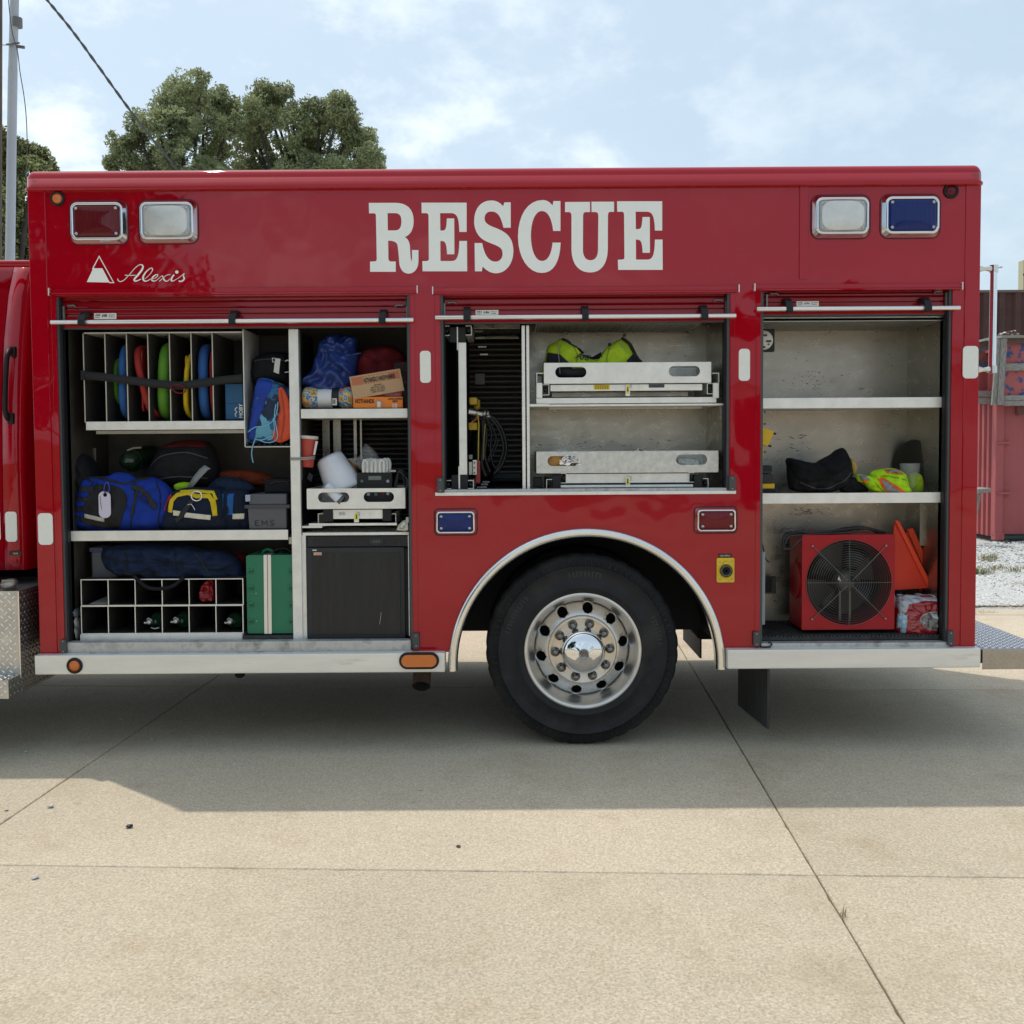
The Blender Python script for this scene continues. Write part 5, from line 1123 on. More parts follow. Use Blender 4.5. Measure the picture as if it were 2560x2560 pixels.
# upper right shelf of the left compartment
def tarp_mat(): return M('tarp_blue', (0.02, 0.045, 0.20), 0.35, 0, var=0.15, vs=12, bump=0.4, bs=60)
t, o = bag('folded_tarp', 'crumpled dark blue tarp bag rising behind the tie-dye roll', 'tarp', [(757, 965), (775, 935), (790, 905), (802, 860), (815, 842), (850, 836), (885, 842), (893, 852), (890, 875), (900, 888), (893, 925), (885, 960), (860, 985), (800, 990)], 0.24, 0.09, tarp_mat(), wr=0.075, fr=7, seed=4, fold=0.85, K=26, per=9)
MB().tube([P(p.x, p.y, 0.13) for p in crom([(845, 935, 0), (860, 905, 0), (880, 888, 0), (902, 883, 0)], 5)], 0.0035, 6).build('drawcord', M('cord_navy', (0.03, 0.05, 0.14), 0.7), t)
t, o = bag('dark_red_jacket', 'dark red fabric bundle behind the tilted cardboard box', 'jacket', [(888, 960), (893, 915), (905, 883), (935, 866), (975, 864), (1005, 880), (1018, 905), (1022, 1000), (900, 1005)], 0.27, 0.09, cloth('maroon_cloth', (0.10, 0.008, 0.012), 0.8, 0.4), wr=0.05, fr=7, seed=9)
t, o = bag('plaid_cloth', 'dark patterned cloth tucked at the right end of the shelf', 'cloth', [(985, 912), (1010, 905), (1024, 915), (1024, 1015), (1005, 1018), (1003, 960)], 0.16, 0.03, M('plaid_dark', (0.02, 0.015, 0.015), 0.85, 0, stain=(0.16, 0.02, 0.02), sst=(0.55, 0.57), ss=40, bump=0.4, bs=90), wr=0.03)
def tiedye():
    m = M('tie_dye', (0.5, 0.5, 0.5), 0.85, 0, bump=0.6, bs=160, var=0.01); t = m.node_tree; b = t.nodes['Principled BSDF']
    tcn = t.nodes.new('ShaderNodeTexCoord'); n = t.nodes.new('ShaderNodeTexNoise'); n.inputs['Scale'].default_value = 11; n.inputs['Detail'].default_value = 3; n.inputs['Distortion'].default_value = 1.6; t.links.new(tcn.outputs['Object'], n.inputs['Vector'])
    r = t.nodes.new('ShaderNodeValToRGB'); t.links.new(n.outputs['Fac'], r.inputs[0]); cr = r.color_ramp
    cols = [(0.30, (0.10, 0.30, 0.12)), (0.37, (0.55, 0.10, 0.03)), (0.42, (0.65, 0.50, 0.12)), (0.46, (0.10, 0.35, 0.45)), (0.50, (0.02, 0.09, 0.36)), (0.545, (0.60, 0.56, 0.50)), (0.59, (0.48, 0.03, 0.03)), (0.66, (0.65, 0.28, 0.05))]
    cr.elements[0].position = cols[0][0]; cr.elements[0].color = (*cols[0][1], 1); cr.elements[1].position = cols[1][0]; cr.elements[1].color = (*cols[1][1], 1)
    for p_, c_ in cols[2:]: e = cr.elements.new(p_); e.color = (*c_, 1)
    t.links.new(r.outputs[0], b.inputs['Base Color']); return m
z0 = P(815, 1020, 0.09).z; rr_ = (P(815, 966, 0.09).z - z0) / 2; t = thing('blanket_roll', 'rolled tie-dye blanket with white and black wrapper band', 'blanket', (P(815, 1020, 0.1).x, 0.1 + rr_, z0))
xa, xb = P(753, 1000, 0.1).x, P(882, 1000, 0.1).x; Ly = 0.085 + rr_ * 1.25
pts = [(xa + (xb - xa) * q, Ly, z0 + rr_ * 1.0) for q in (0, 0.02, 0.08, 0.2, 0.3, 0.32, 0.74, 0.76, 0.9, 0.97, 1)]
MB().tube(pts, [rr_ * q for q in (0.7, 0.92, 1.04, 1.05, 1.0, 0.9, 0.9, 1.0, 1.06, 0.98, 0.75)], 28, ry=None).build('roll', tiedye(), t)
x1_, x2_, x3_ = P(793, 1000, 0.1).x, P(828, 1000, 0.1).x, P(846, 1000, 0.1).x
MB().tube([(x1_, Ly, z0 + rr_), (x2_, Ly, z0 + rr_)], rr_ * 0.95, 28).build('wrapper', M('wrapper_white', (0.60, 0.60, 0.62), 0.7, var=0.05), t); MB().tube([(x2_ + 0.001, Ly, z0 + rr_), (x3_, Ly, z0 + rr_)], rr_ * 0.955, 28).build('wrapper', black, t)
yf = Ly - rr_ * 0.965; a = Rc(831, 996, 842, 1013, yf); MB().box(a[0], a[1], yf - 0.001, yf + 0.01, a[2], a[3]).build('barcode_label', wt, t)
for k in range(6): MB().box(a[0] + 0.003 + k * 0.0025, a[0] + 0.0042 + k * 0.0025, yf - 0.002, yf - 0.001, a[2] + 0.008, a[3] - 0.005).build('bar', black, t)
# boxes of hand warmers
crd = M('cardboard', (0.46, 0.30, 0.17), 0.8, 0, var=0.05, vs=10)
t = thing('cardboard_box', 'brown cardboard box tilted on top of the orange carton, red checked print', 'box', P(942, 998, 0.12))
cor = [P(*q, 0.085) for q in ((873, 942), (1000, 921), (1011, 976), (883, 998))]
ex_ = (cor[1] - cor[0]); ez_ = (cor[3] - cor[0])
MB().add([tuple(p) for p in cor] + [(p.x, p.y + 0.16, p.z + 0.0) for p in cor], [(0, 1, 2, 3), (7, 6, 5, 4), (0, 4, 5, 1), (1, 5, 6, 2), (2, 6, 7, 3), (3, 7, 4, 0)], False).build('carton', crd, t, 0.002, fixn=True)
redp = M('print_red', (0.50, 0.05, 0.02), 0.7)
def onbox(u_, v_, y=-0.0008): p = cor[0] + ex_ * u_ + ez_ * v_; return (p.x, p.y + y, p.z)
ck = MB(); nu, nv = 34, 8
for i in range(nu):
    for j in range(nv):
        if (i + j) % 2 == 0 and not (8 <= i <= 25 and 1 <= j <= 6):
            u0_, u1_ = 0.03 + 0.94 * i / nu, 0.03 + 0.94 * (i + 1) / nu; v0_, v1_ = 0.07 + 0.36 * j / nv, 0.07 + 0.36 * (j + 1) / nv
            ck.add([onbox(u0_, v0_), onbox(u1_, v0_), onbox(u1_, v1_), onbox(u0_, v1_)], [(0, 3, 2, 1)], False)
ck.build('check_print', redp, t)
tz = math.atan2(ex_.z, ex_.x)
text('box_lettering', 'HOTHANDS-2 HANDWARMERS', 0.034, onbox(0.26, 0.37, -0.0012), black, t, 0.0002, rotz=tz, sx=0.36, bold=0.001)
for k, s_ in enumerate(('40 PAIRS', 'HEATMAX, INC.', 'Dalton, GA 30721', '1-800-432-8629')): text('box_lettering', s_, 0.0125, onbox(0.52 - 0.006 * k, 0.58 + 0.095 * k, -0.0012), black, t, 0.0002, rotz=tz, align='CENTER', sx=0.9)
t = thing('hand_warmer_carton', 'orange HOTHANDS carton lying under the cardboard box', 'box', P(945, 1019, 0.1))
a = Rc(883, 992, 1007, 1020, 0.09); oc = MB().box(a[0], a[1], 0.09, 0.3, a[2], a[3]).build('carton', M('carton_orange', (0.75, 0.20, 0.01), 0.45), t, 0.002)
text('carton_lettering', 'HOTHANDS', 0.030, (a[0] + 0.010, 0.0892, a[2] + 0.027), black, t, 0.0003, sx=0.62, bold=0.0012)
text('carton_lettering', 'LONG LASTING', 0.0125, (a[1] - 0.042, 0.0892, a[3] - 0.016), black, t, 0.0003, align='CENTER', sx=0.85, bold=0.0006); text('carton_lettering', 'HEAT!', 0.0125, (a[1] - 0.042, 0.0892, a[3] - 0.029), black, t, 0.0003, align='CENTER', sx=0.85, bold=0.0006)
text('carton_lettering', '10', 0.030, (a[1] - 0.045, 0.0890, a[2] + 0.001), wt, t, 0.0003, align='CENTER', bold=0.0015)
tn = M('skin_print', (0.5, 0.2, 0.08), 0.6)
MB().prism([[(a[0] + 0.118 + 0.03 * x_, a[2] + 0.006 + 0.042 * z_) for x_, z_ in ((0, 0), (1.6, 0), (1.9, 0.3), (1.2, 0.9), (0.3, 1.0), (-0.1, 0.6))]], 0.0886, 0.0894).build('hand_print', tn, t); MB().prism([[(a[0] + 0.13 + 0.03 * x_, a[2] + 0.003 + 0.042 * z_) for x_, z_ in ((0, 0), (0.6, 0), (0.7, 0.7), (0, 0.8))]], 0.0883, 0.0887).build('packet_print', wt, t)
t = thing('pink_carton', 'thin pink carton wedged between the orange and cardboard boxes', 'box', P(945, 992, 0.14)); a = Rc(890, 980, 1007, 992, 0.13); MB().box(a[0], a[1], 0.13, 0.3, a[2] + 0.001, a[3]).build('carton', M('carton_pink', (0.55, 0.06, 0.14), 0.5), t, 0.001)
text('carton_lettering', 'WARMERS', 0.02, (a[1] - 0.1, 0.1292, a[2] + 0.004), wt, t, 0.0002, sx=0.9)

# sharps bin strapped to the post
t = thing('sharps_container', 'red tapered sharps container strapped beside the post', 'container', P(765, 1170, 0.12))
c0 = P(768, 1168, 0.13); c1_ = P(773, 1093, 0.13)
ax = (c1_ - c0); h_ = ax.length; ax.normalize()
shm = M('sharps_red', (0.42, 0.05, 0.035), 0.45)
MB().lathe([(0.0, 0), (0.030, 0), (0.033, 0.004), (0.044, h_ - 0.01), (0.044, h_)], c0, ax, 28).build('tub', shm, t, fixn=True)
MB().lathe([(0.0, h_ + 0.008), (0.046, h_ + 0.008), (0.05, h_ + 0.005), (0.05, h_ - 0.008), (0.044, h_ - 0.010)], c0, ax, 28).build('lid', M('lid_white', (0.6, 0.57, 0.52), 0.5), t, fixn=True)
MB().prism([[(p.x, p.z) for p in pts3([(789, 1103), (795, 1103), (788, 1137), (783, 1137)], 0.095)]], 0.093, 0.0945).build('label', wt, t, fixn=True)
t = thing('silver_strap', 'grey cord wrapped round the post and the sharps container', 'strap', P(755, 1148, 0.06))
for dy_ in (-2, 2): MB().tube(pts3([(726, 1147 + dy_, 0.12), (727, 1147 + dy_, 0.062), (742, 1147 + dy_, 0.058), (770, 1146 + dy_, 0.075), (784, 1144 + dy_, 0.09), (787, 1143 + dy_, 0.13)]), 0.0035, 8).build('cord', M('cord_grey', (0.35, 0.34, 0.32), 0.5, 0.3), t)
# white bucket tipped in the tray
t = thing('white_bucket', 'white plastic bucket tipped over in the small tray', 'bucket', P(835, 1260, 0.16))
c0 = P(862, 1222, 0.21); c1_ = P(822, 1142, 0.21); ax = c1_ - c0; h_ = ax.length; ax.normalize()
bw = M('bucket_white', (0.66, 0.68, 0.74), 0.35, 0, var=0.06, vs=8, stain=(0.40, 0.42, 0.46), sst=(0.6, 0.8), ss=14)
MB().lathe([(0.0, h_ + 0.008), (0.055, h_ + 0.006), (0.073, h_ - 0.004), (0.079, h_ - 0.02), (0.092, h_ * 0.5), (0.104, 0.03), (0.108, 0.01), (0.106, -0.01), (0.0, -0.012)], c0, ax, 44).build('bucket', bw, t, fixn=True)
a0_ = MB().prism([[(p.x, p.z) for p in pts3([(773, 1181), (783, 1188), (778, 1205), (768, 1196)], 0.11)]], 0.108, 0.1095).build('sticker', black, t, fixn=True)
MB().tube([P(818, 1215, 0.12), P(850, 1250, 0.10)], [0.028, 0.03], 16).build('spout', bw, t); MB().tube([P(850, 1250, 0.10), P(856, 1254, 0.098)], [0.0305, 0.0305], 16).build('spout_cap', M('cap_grey', (0.10, 0.10, 0.11), 0.5), t)
# charger, rope bag, cables
t = thing('charger_box', 'black charger box with round dials standing in the small tray', 'charger', P(937, 1262, 0.14))
cb_ = B('case', black, t, 893, 1182, 981, 1262, 0.14, 0.2, 0.004); B('display', M('display_grey', (0.16, 0.18, 0.17), 0.2, coat=0.8), t, 921, 1190, 953, 1200, 0.137, 0.004, 0.001)
for (px, py, mt) in ((905, 1203, M('dial_green', (0.08, 0.14, 0.11), 0.4)), (970, 1203, M('dial_grey', (0.35, 0.35, 0.42), 0.4)), (921, 1236, M('dial_grey', (0, 0, 0))), (940, 1236, M('dial_green', (0, 0, 0))), (957, 1235, redl2), (970, 1234, M('dial_grey', (0, 0, 0)))): MB().lathe([(0.009, 0), (0.009, -0.004), (0.006, -0.005), (0, -0.005)], P(px, py, 0.1395), (0, 1, 0), 16).build('dial', mt, t, fixn=True)
B('top_tray', alud, t, 975, 1175, 990, 1180, 0.14, 0.1, 0.001)
t = thing('white_rope', 'coil of white rope bundled on top of the black charger', 'rope', P(940, 1182, 0.16)); wr_ = M('rope_white', (0.72, 0.72, 0.70), 0.7, bump=0.4, bs=200)
rn = random.Random(8)
for k in range(9):
    px = 912 + k * 7; MB().tube([P(p.x, p.y, 0.15 + 0.012 * (k % 3)) for p in crom([(px - 3, 1181, 0), (px - 4, 1165, 0), (px - 2, 1153 + rn.uniform(-3, 3), 0), (px + 4, 1150 + rn.uniform(-2, 3), 0), (px + 7, 1160, 0), (px + 6, 1181, 0)], 4)], 0.0085, 8).build('strand', wr_, t)
clr = M('clear_film', (0.75, 0.77, 0.78), 0.15, 0, alpha=0.16, coat=0.5, bump=0.5, bs=30)
t, o = bag('plastic_bag', 'crumpled clear plastic bag behind the white rope coil', 'plastic bag', [(870, 1147), (900, 1140), (910, 1113), (918, 1112), (935, 1125), (948, 1147), (935, 1160), (915, 1178), (900, 1172), (885, 1158)], 0.18, 0.03, clr, wr=0.05, fr=14, fold=0.9)
t, o = bag('amber_bottle', 'amber brown bottle half hidden behind the clear plastic bag', 'bottle', [(873, 1155), (885, 1150), (892, 1165), (893, 1185), (878, 1180)], 0.25, 0.02, M('amber_plastic', (0.20, 0.08, 0.01), 0.3), wr=0.0)
t = thing('cable_bundle', 'tangle of black cables right of the charger box', 'cable', P(1000, 1225, 0.15))
for k in range(12): MB().tube([P(p.x, p.y, 0.15 + 0.01 * k) for p in crom([(984 + rn.uniform(0, 8), 1225, 0), (986 + rn.uniform(0, 10), 1195 + rn.uniform(-12, 12), 0), (1000 + rn.uniform(-5, 8), 1182 + rn.uniform(-8, 10), 0), (1014 + rn.uniform(-6, 6), 1200, 0), (1016, 1228, 0)], 4)], 0.005, 6).build('cable', M('cable_black', (0.02, 0.02, 0.025), 0.35), t)
t = thing('foil_packet', 'crinkled silver packet squeezed beside the door track above the black cabinet', 'packet', P(1010, 1328, 0.08)); 
pillow([(990, 1326), (995, 1312), (1008, 1300), (1024, 1298), (1026, 1328), (1008, 1329)], 0.09, 0.012, 'packet', M('crinkled_foil', (0.55, 0.54, 0.46), 0.25, 0.8), t, wr=0.02, fr=40, smooth_out=False, K=12, per=1)
B('white_label', wt, t, 1015, 1293, 1026, 1306, 0.07, 0.003, 0.0005)
# black cabinet with grille (drinks fridge)
t = thing('black_fridge', 'black mini fridge with slotted grille behind the lower right frame', 'fridge', P(893, 1600, 0.1))
bodyf = M('fridge_charcoal', (0.032, 0.034, 0.038), 0.45, bump=0.15, bs=200, spec=0.3); door_m = M('fridge_door_panel', (0.014, 0.015, 0.017), 0.32, 0, spec=0.3, var=0.35, vs=3, stretch=(9, 1, 0.8), rvar=0.12, coat=0.2, crough=0.2)
B('cabinet', black, t, 768, 1340, 1021, 1600, 0.13, 0.34, 0.003)
gr_ = B('grille', bodyf, t, 768, 1340, 1021, 1367, 0.095, 0.034, 0.003)
a = Rc(778, 1343, 1002, 1364, 0.094); MB().prism([rrect(a[0], a[1], a[2], a[3], (a[3] - a[2]) * 0.48, 6)], 0.0925, 0.0945).build('grille_recess', blackgl, gr_)
for k in range(8): z = a[2] + (a[3] - a[2]) * (k + 0.7) / 8.6; q = abs((k - 3.5) / 4) ** 3 * 0.02; MB().box(a[0] + 0.008 + q, a[1] - 0.008 - q, 0.088, 0.0925, z - 0.0011, z + 0.0011).build('grille_bar', bodyf, gr_)
cc = P(941, 1353, 0.09); MB().lathe([(0.022, 0.003), (0.021, -0.004), (0.018, -0.003), (0, -0.003)], (cc.x, 0.088, cc.z), (0, 1, 0), 32).build('badge', bodyf, gr_, fixn=True); bpy.data.objects['badge'].scale = (1.85, 1, 1)
for dx_ in (-0.014, 0, 0.014): MB().prism([[(cc.x + dx_ - 0.006, cc.z - 0.006), (cc.x + dx_ + 0.006, cc.z - 0.006), (cc.x + dx_, cc.z + 0.009)]], 0.083, 0.085).build('badge_peak', M('badge_grey', (0.12, 0.12, 0.12), 0.4, 0.5), gr_)
dr_ = sub_empty('door', t, P(890, 1590, 0.1)); a = Rc(767, 1369, 1012, 1599, 0.085)
MB().prism([rrect(a[0], a[1], a[2], a[3], 0.008, 3)], 0.085, 0.125).build('door_frame', bodyf, dr_, 0.004)
B('door_panel', door_m, dr_, 781, 1382, 1001, 1586, 0.082, 0.004, 0.001)
B('sticker', wt, dr_, 781, 1374, 792, 1377, 0.0805, 0.001, 0); B('sticker', M('sticker_peach', (0.6, 0.42, 0.30), 0.6), dr_, 784, 1381, 804, 1388, 0.0805, 0.001, 0)
text('sticker_print', 'norcold', 0.011, (P(786, 1386, 0.08).x, 0.0803, P(786, 1386.5, 0.08).z), redp, dr_, 0.0001)
MB().tube(pts3([(953, 1531), (951, 1548), (949, 1561)], 0.0812), 0.0009, 5).build('scratch', alulip, dr_)
B('hinge_strip', black, t, 1012, 1372, 1020, 1588, 0.1, 0.02, 0.001)

# ---- second tier: medical bags ----
t, o = bag('black_backpack', 'soft black bag slumped against the left end of the middle shelf', 'bag', [(168, 1325), (166, 1250), (168, 1200), (185, 1160), (205, 1135), (225, 1145), (245, 1190), (250, 1240), (240, 1325)], 0.26, 0.12, bkcl, wr=0.04, fr=9, seed=3)
t = thing('oxygen_cylinder_pair', 'dark green glossy cylinder lying behind the blue bag with a pale collar', 'gas cylinder', P(320, 1180, 0.35)); gm = M('cylinder_green', (0.012, 0.035, 0.018), 0.25, 0, coat=0.6, stain=(0.14, 0.18, 0.15), sst=(0.66, 0.7), ss=30)
MB().ball(P(326, 1152, 0.36), (0.062, 0.07, 0.05), 24, 16).build('dome', gm, t); MB().tube([P(330, 1152, 0.38), P(370, 1140, 0.55)], 0.066, 20).build('body', gm, t)
MB().tube([P(p[0], p[1], 0.30) for p in ((318, 1126), (334, 1120), (353, 1119))], 0.005, 8).build('collar', M('collar_pale', (0.3, 0.3, 0.25), 0.5), t)
t, o = bag('black_red_case', 'large black padded bag with a dark red top panel behind the shelf centre', 'bag', [(365, 1190), (385, 1150), (402, 1120), (440, 1103), (500, 1100), (530, 1112), (546, 1150), (548, 1190), (530, 1215), (450, 1218), (380, 1212)], 0.33, 0.12, bkcl, wr=0.02, seed=5)
drape('red_panel', [(402, 1118), (440, 1104), (490, 1100), (518, 1104), (524, 1118), (480, 1115), (440, 1117)], 0.33, bvh_of(o), cloth('deep_red_cloth', (0.09, 0.008, 0.01), 0.8, 0.3), t)
blc = cloth('royal_blue_nylon', (0.010, 0.035, 0.26), 0.75, 0.4)
t, o = bag('blue_trauma_bag', 'royal blue gear bag with black end panel and a white tag', 'bag', [(188, 1312), (192, 1260), (205, 1207), (222, 1192), (270, 1190), (292, 1181), (322, 1184), (345, 1198), (380, 1193), (415, 1210), (438, 1245), (442, 1275), (425, 1310), (380, 1325), (300, 1326), (230, 1325)], 0.17, 0.085, blc, wr=0.032, fr=9, seed=2, K=24)
bv = bvh_of(o); bc2 = cloth('charcoal_nylon', (0.022, 0.022, 0.024), 0.8, 0.3); web = M('webbing_black', (0, 0, 0))
drape('black_panel', [(255, 1210), (300, 1212), (325, 1226), (332, 1255), (322, 1290), (306, 1320), (270, 1317), (226, 1308), (222, 1280), (235, 1235)], 0.17, bv, bc2, t, 0.004, closed_smooth=True)
for (x0, y0, x1, y1) in ((204, 1213, 245, 1226), (202, 1240, 236, 1251), (198, 1264, 225, 1276), (194, 1289, 224, 1300)): drape('webbing_row', [(x0, y0), (x1, y0 + 2), (x1, y1 + 1), (x0, y1)], 0.17, bv, web, t, 0.005, step=0.008)
drape('reflective_strip', [(225, 1282), (278, 1292), (276, 1302), (224, 1292)], 0.17, bv, M('strip_white', (0.45, 0.45, 0.40), 0.5), t, 0.008, step=0.01)
drape('zipper', band([(215, 1196), (250, 1192), (290, 1200), (325, 1208), (352, 1198), (378, 1194)], 5), 0.17, bv, web, t, 0.005, step=0.006)
drape('side_strap', band([(358, 1222), (352, 1255), (343, 1288)], 6), 0.17, bv, web, t, 0.006, step=0.008); drape('carry_handle', band([(342, 1213), (365, 1220), (385, 1240), (400, 1270)], 12), 0.17, bv, web, t, 0.008, step=0.008)
t = thing('white_tag', 'pale lilac plastic tag clipped to the blue bag', 'tag', P(262, 1295, 0.06)); tg = M('tag_lilac', (0.58, 0.54, 0.66), 0.45)
a = Rc(247, 1228, 277, 1295, 0.066); hole = [(p.x + 0.011 * math.cos(k), p.z + 0.011 * math.sin(k)) for p in [P(263, 1237, 0.066)] for k in [6.283 * j / 14 for j in range(14)]]
MB().prism([rrect(a[0], a[1], a[2], a[3], 0.030, 7), hole], 0.064, 0.067).build('tag_plate', tg, t); MB().tube(pts3([(250, 1240), (251, 1255), (254, 1273)], 0.063), 0.0012, 5).build('print_line', black, t)
t = thing('blue_carabiner', 'small blue carabiner holding the lilac tag', 'carabiner', P(266, 1230, 0.06)); MB().tube([P(p.x, p.y, 0.06) for p in crom([(260, 1228, 0), (262, 1212, 0), (268, 1205, 0), (272, 1214, 0), (273, 1226, 0), (266, 1230, 0)], 4, True)], 0.003, 8, True).build('ring', M('anodised_blue', (0.06, 0.10, 0.5), 0.25, 0.8), t)
t, o = bag('lime_pouch', 'lime green pouch peeking out between the bags', 'pouch', [(435, 1215), (450, 1206), (475, 1207), (482, 1222), (450, 1230)], 0.22, 0.03, cloth('lime_cloth', (0.30, 0.50, 0.02), 0.8), wr=0.015)
t = thing('grey_strap', 'grey flat strap lying diagonally over the bags', 'strap', P(490, 1200, 0.17)); b = MB(); c_ = pts3([(466, 1222), (484, 1192), (500, 1172), (512, 1163)], 0.16); d_ = pts3([(476, 1226), (500, 1196), (520, 1175), (527, 1172)], 0.15)
b.add([tuple(p) for p in c_ + d_], [(i, i + 1, i + 5, i + 4) for i in range(3)], True); o = b.build('webbing', M('strap_grey', (0.22, 0.23, 0.24), 0.6, bump=0.4, bs=250), t); q = o.modifiers.new('solid', 'SOLIDIFY'); q.thickness = 0.003
ny = cloth('navy_nylon', (0.010, 0.016, 0.035), 0.75, 0.45)
t, o = bag('navy_yellow_bag', 'dark navy gear bag with yellow trim and pale reflective strips', 'bag', [(408, 1315), (410, 1285), (420, 1245), (440, 1226), (480, 1218), (540, 1222), (560, 1240), (566, 1290), (562, 1322), (500, 1326), (430, 1324)], 0.14, 0.06, ny, wr=0.018, fr=10, seed=6, K=22)
bv = bvh_of(o); yc = cloth('yellow_cloth', (0.62, 0.45, 0.02), 0.7, 0.3); pale = M('reflective_tape', (0.60, 0.58, 0.46), 0.5)
drape('yellow_trim', band([(434, 1279), (438, 1250), (450, 1236), (478, 1231), (500, 1239), (530, 1238), (541, 1252), (545, 1288)], [12, 12, 11, 10, 10, 12, 12, 12]), 0.14, bv, yc, t, 0.006, step=0.008)
drape('yellow_trim', band([(455, 1228), (490, 1226), (538, 1229), (548, 1248)], 7), 0.14, bv, yc, t, 0.005, step=0.008)
drape('red_trim', band([(433, 1236), (420, 1252), (414, 1274)], 9), 0.14, bv, cloth('red_cloth', (0.42, 0.02, 0.03), 0.8), t, 0.005, step=0.008)
drape('reflective_strip', [(442, 1274), (461, 1276), (456, 1288), (443, 1287)], 0.14, bv, pale, t, 0.006, step=0.006); drape('reflective_strip', [(474, 1279), (535, 1286), (534, 1298), (470, 1291)], 0.14, bv, pale, t, 0.006, step=0.006); drape('reflective_strip', [(404, 1278), (412, 1274), (410, 1284), (404, 1288)], 0.14, bv, pale, t, 0.006, step=0.005)
dc = P(492, 1240, 0.07); MB().tube([(dc.x + 0.029 * math.cos(a_), 0.066, dc.z + 0.026 * math.sin(a_)) for a_ in [6.283 * k / 24 for k in range(24)]], 0.0035, 8, True).build('d_ring', chrome, t)
MB().tube(pts3([(469, 1262), (478, 1260), (484, 1268), (487, 1275)], 0.068), 0.002, 6).build('clip_wire', chrome, t)
drape('web_strap', band([(492, 1248), (480, 1262), (462, 1290), (448, 1300)], 12), 0.14, bv, web, t, 0.009, step=0.008)
t, o = bag('navy_blue_bag', 'navy bag with bright blue pockets and a pale band', 'bag', [(556, 1322), (552, 1235), (575, 1222), (610, 1226), (624, 1240), (628, 1322)], 0.17, 0.05, ny, wr=0.015, seed=7)
bv = bvh_of(o); bc3 = cloth('mid_blue_cloth', (0.02, 0.10, 0.32), 0.7)
drape('blue_pocket', [(553, 1233), (565, 1234), (564, 1284), (556, 1285)], 0.17, bv, bc3, t, 0.005, step=0.008); drape('blue_pocket', [(575, 1234), (592, 1232), (588, 1286), (575, 1286)], 0.17, bv, bc3, t, 0.005, step=0.008); drape('pale_band', [(587, 1283), (618, 1282), (616, 1296), (588, 1296)], 0.17, bv, pale, t, 0.006, step=0.008)
MB().tube(pts3([(570, 1236), (569, 1260), (570, 1284)], 0.115), 0.004, 6).build('zipper', black, t)
t, o = bag('navy_jacket', 'folded dark navy cloth heaped behind the yellow trimmed bag', 'jacket', [(520, 1228), (530, 1205), (560, 1192), (610, 1200), (640, 1225), (600, 1240), (550, 1238)], 0.26, 0.06, cloth('navy_cloth', (0.014, 0.025, 0.05), 0.8, 0.5), wr=0.03, fr=11, seed=12)
t, o = bag('orange_rope_bag', 'dull orange red bag lying at the back of the middle shelf', 'bag', [(548, 1185), (570, 1176), (620, 1174), (670, 1184), (690, 1205), (640, 1215), (560, 1200)], 0.38, 0.06, cloth('dull_orange', (0.17, 0.035, 0.015), 0.8, 0.5), wr=0.03, fr=10, seed=13)
t = thing('ems_box', 'grey plastic box hand lettered EMS at the right end of the middle shelf', 'box', P(667, 1323, 0.1)); gp_ = M('grey_plastic', (0.085, 0.09, 0.105), 0.45, 0, bump=0.1, bs=90)
a = Rc(619, 1264, 716, 1323, 0.085); b = MB(); zt_ = a[3]; zb_ = a[2]
b.add([(a[0] + 0.006, 0.092, zb_), (a[1] - 0.002, 0.092, zb_), (a[1], 0.085, zt_), (a[0], 0.085, zt_), (a[0] + 0.006, 0.34, zb_), (a[1] - 0.002, 0.34, zb_), (a[1], 0.345, zt_), (a[0], 0.345, zt_)], [(0, 1, 2, 3), (7, 6, 5, 4), (0, 4, 5, 1), (1, 5, 6, 2), (2, 6, 7, 3), (3, 7, 4, 0)], False); b.build('tub', gp_, t, 0.005, fixn=True)
B('rim', M('grey_plastic_dark', (0.05, 0.054, 0.062), 0.45), t, 611, 1262, 724, 1271, 0.078, 0.28, 0.003); B('lid', gp_, t, 622, 1235, 716, 1263, 0.086, 0.25, 0.008); B('clasp', M('clasp_lilac', (0.34, 0.38, 0.48), 0.5), t, 613, 1237, 625, 1254, 0.07, 0.02, 0.003)
mk = M('marker_ink', (0.012, 0.012, 0.014), 0.6)
for pl in ([(638, 1302), (639, 1314)], [(638, 1302), (647, 1301)], [(638, 1308), (645, 1307)], [(639, 1314), (648, 1314)], [(655, 1314), (655, 1301), (661, 1310), (667, 1301), (668, 1314)], [(685, 1302), (678, 1300), (675, 1305), (680, 1308), (685, 1310), (683, 1314), (675, 1313)]):
    MB().tube([P(x_, y_, 0.0875) for x_, y_ in pl], 0.0017, 6).build('hand_lettering', mk, t)
t = thing('black_case', 'low black case resting on top of the grey EMS box', 'case', P(693, 1236, 0.15)); B('case', bkcl, t, 660, 1197, 732, 1234, 0.15, 0.2, 0.012); MB().tube(pts3([(676, 1210), (690, 1204), (715, 1204), (722, 1212)], 0.148), 0.005, 8).build('handle', black, t)

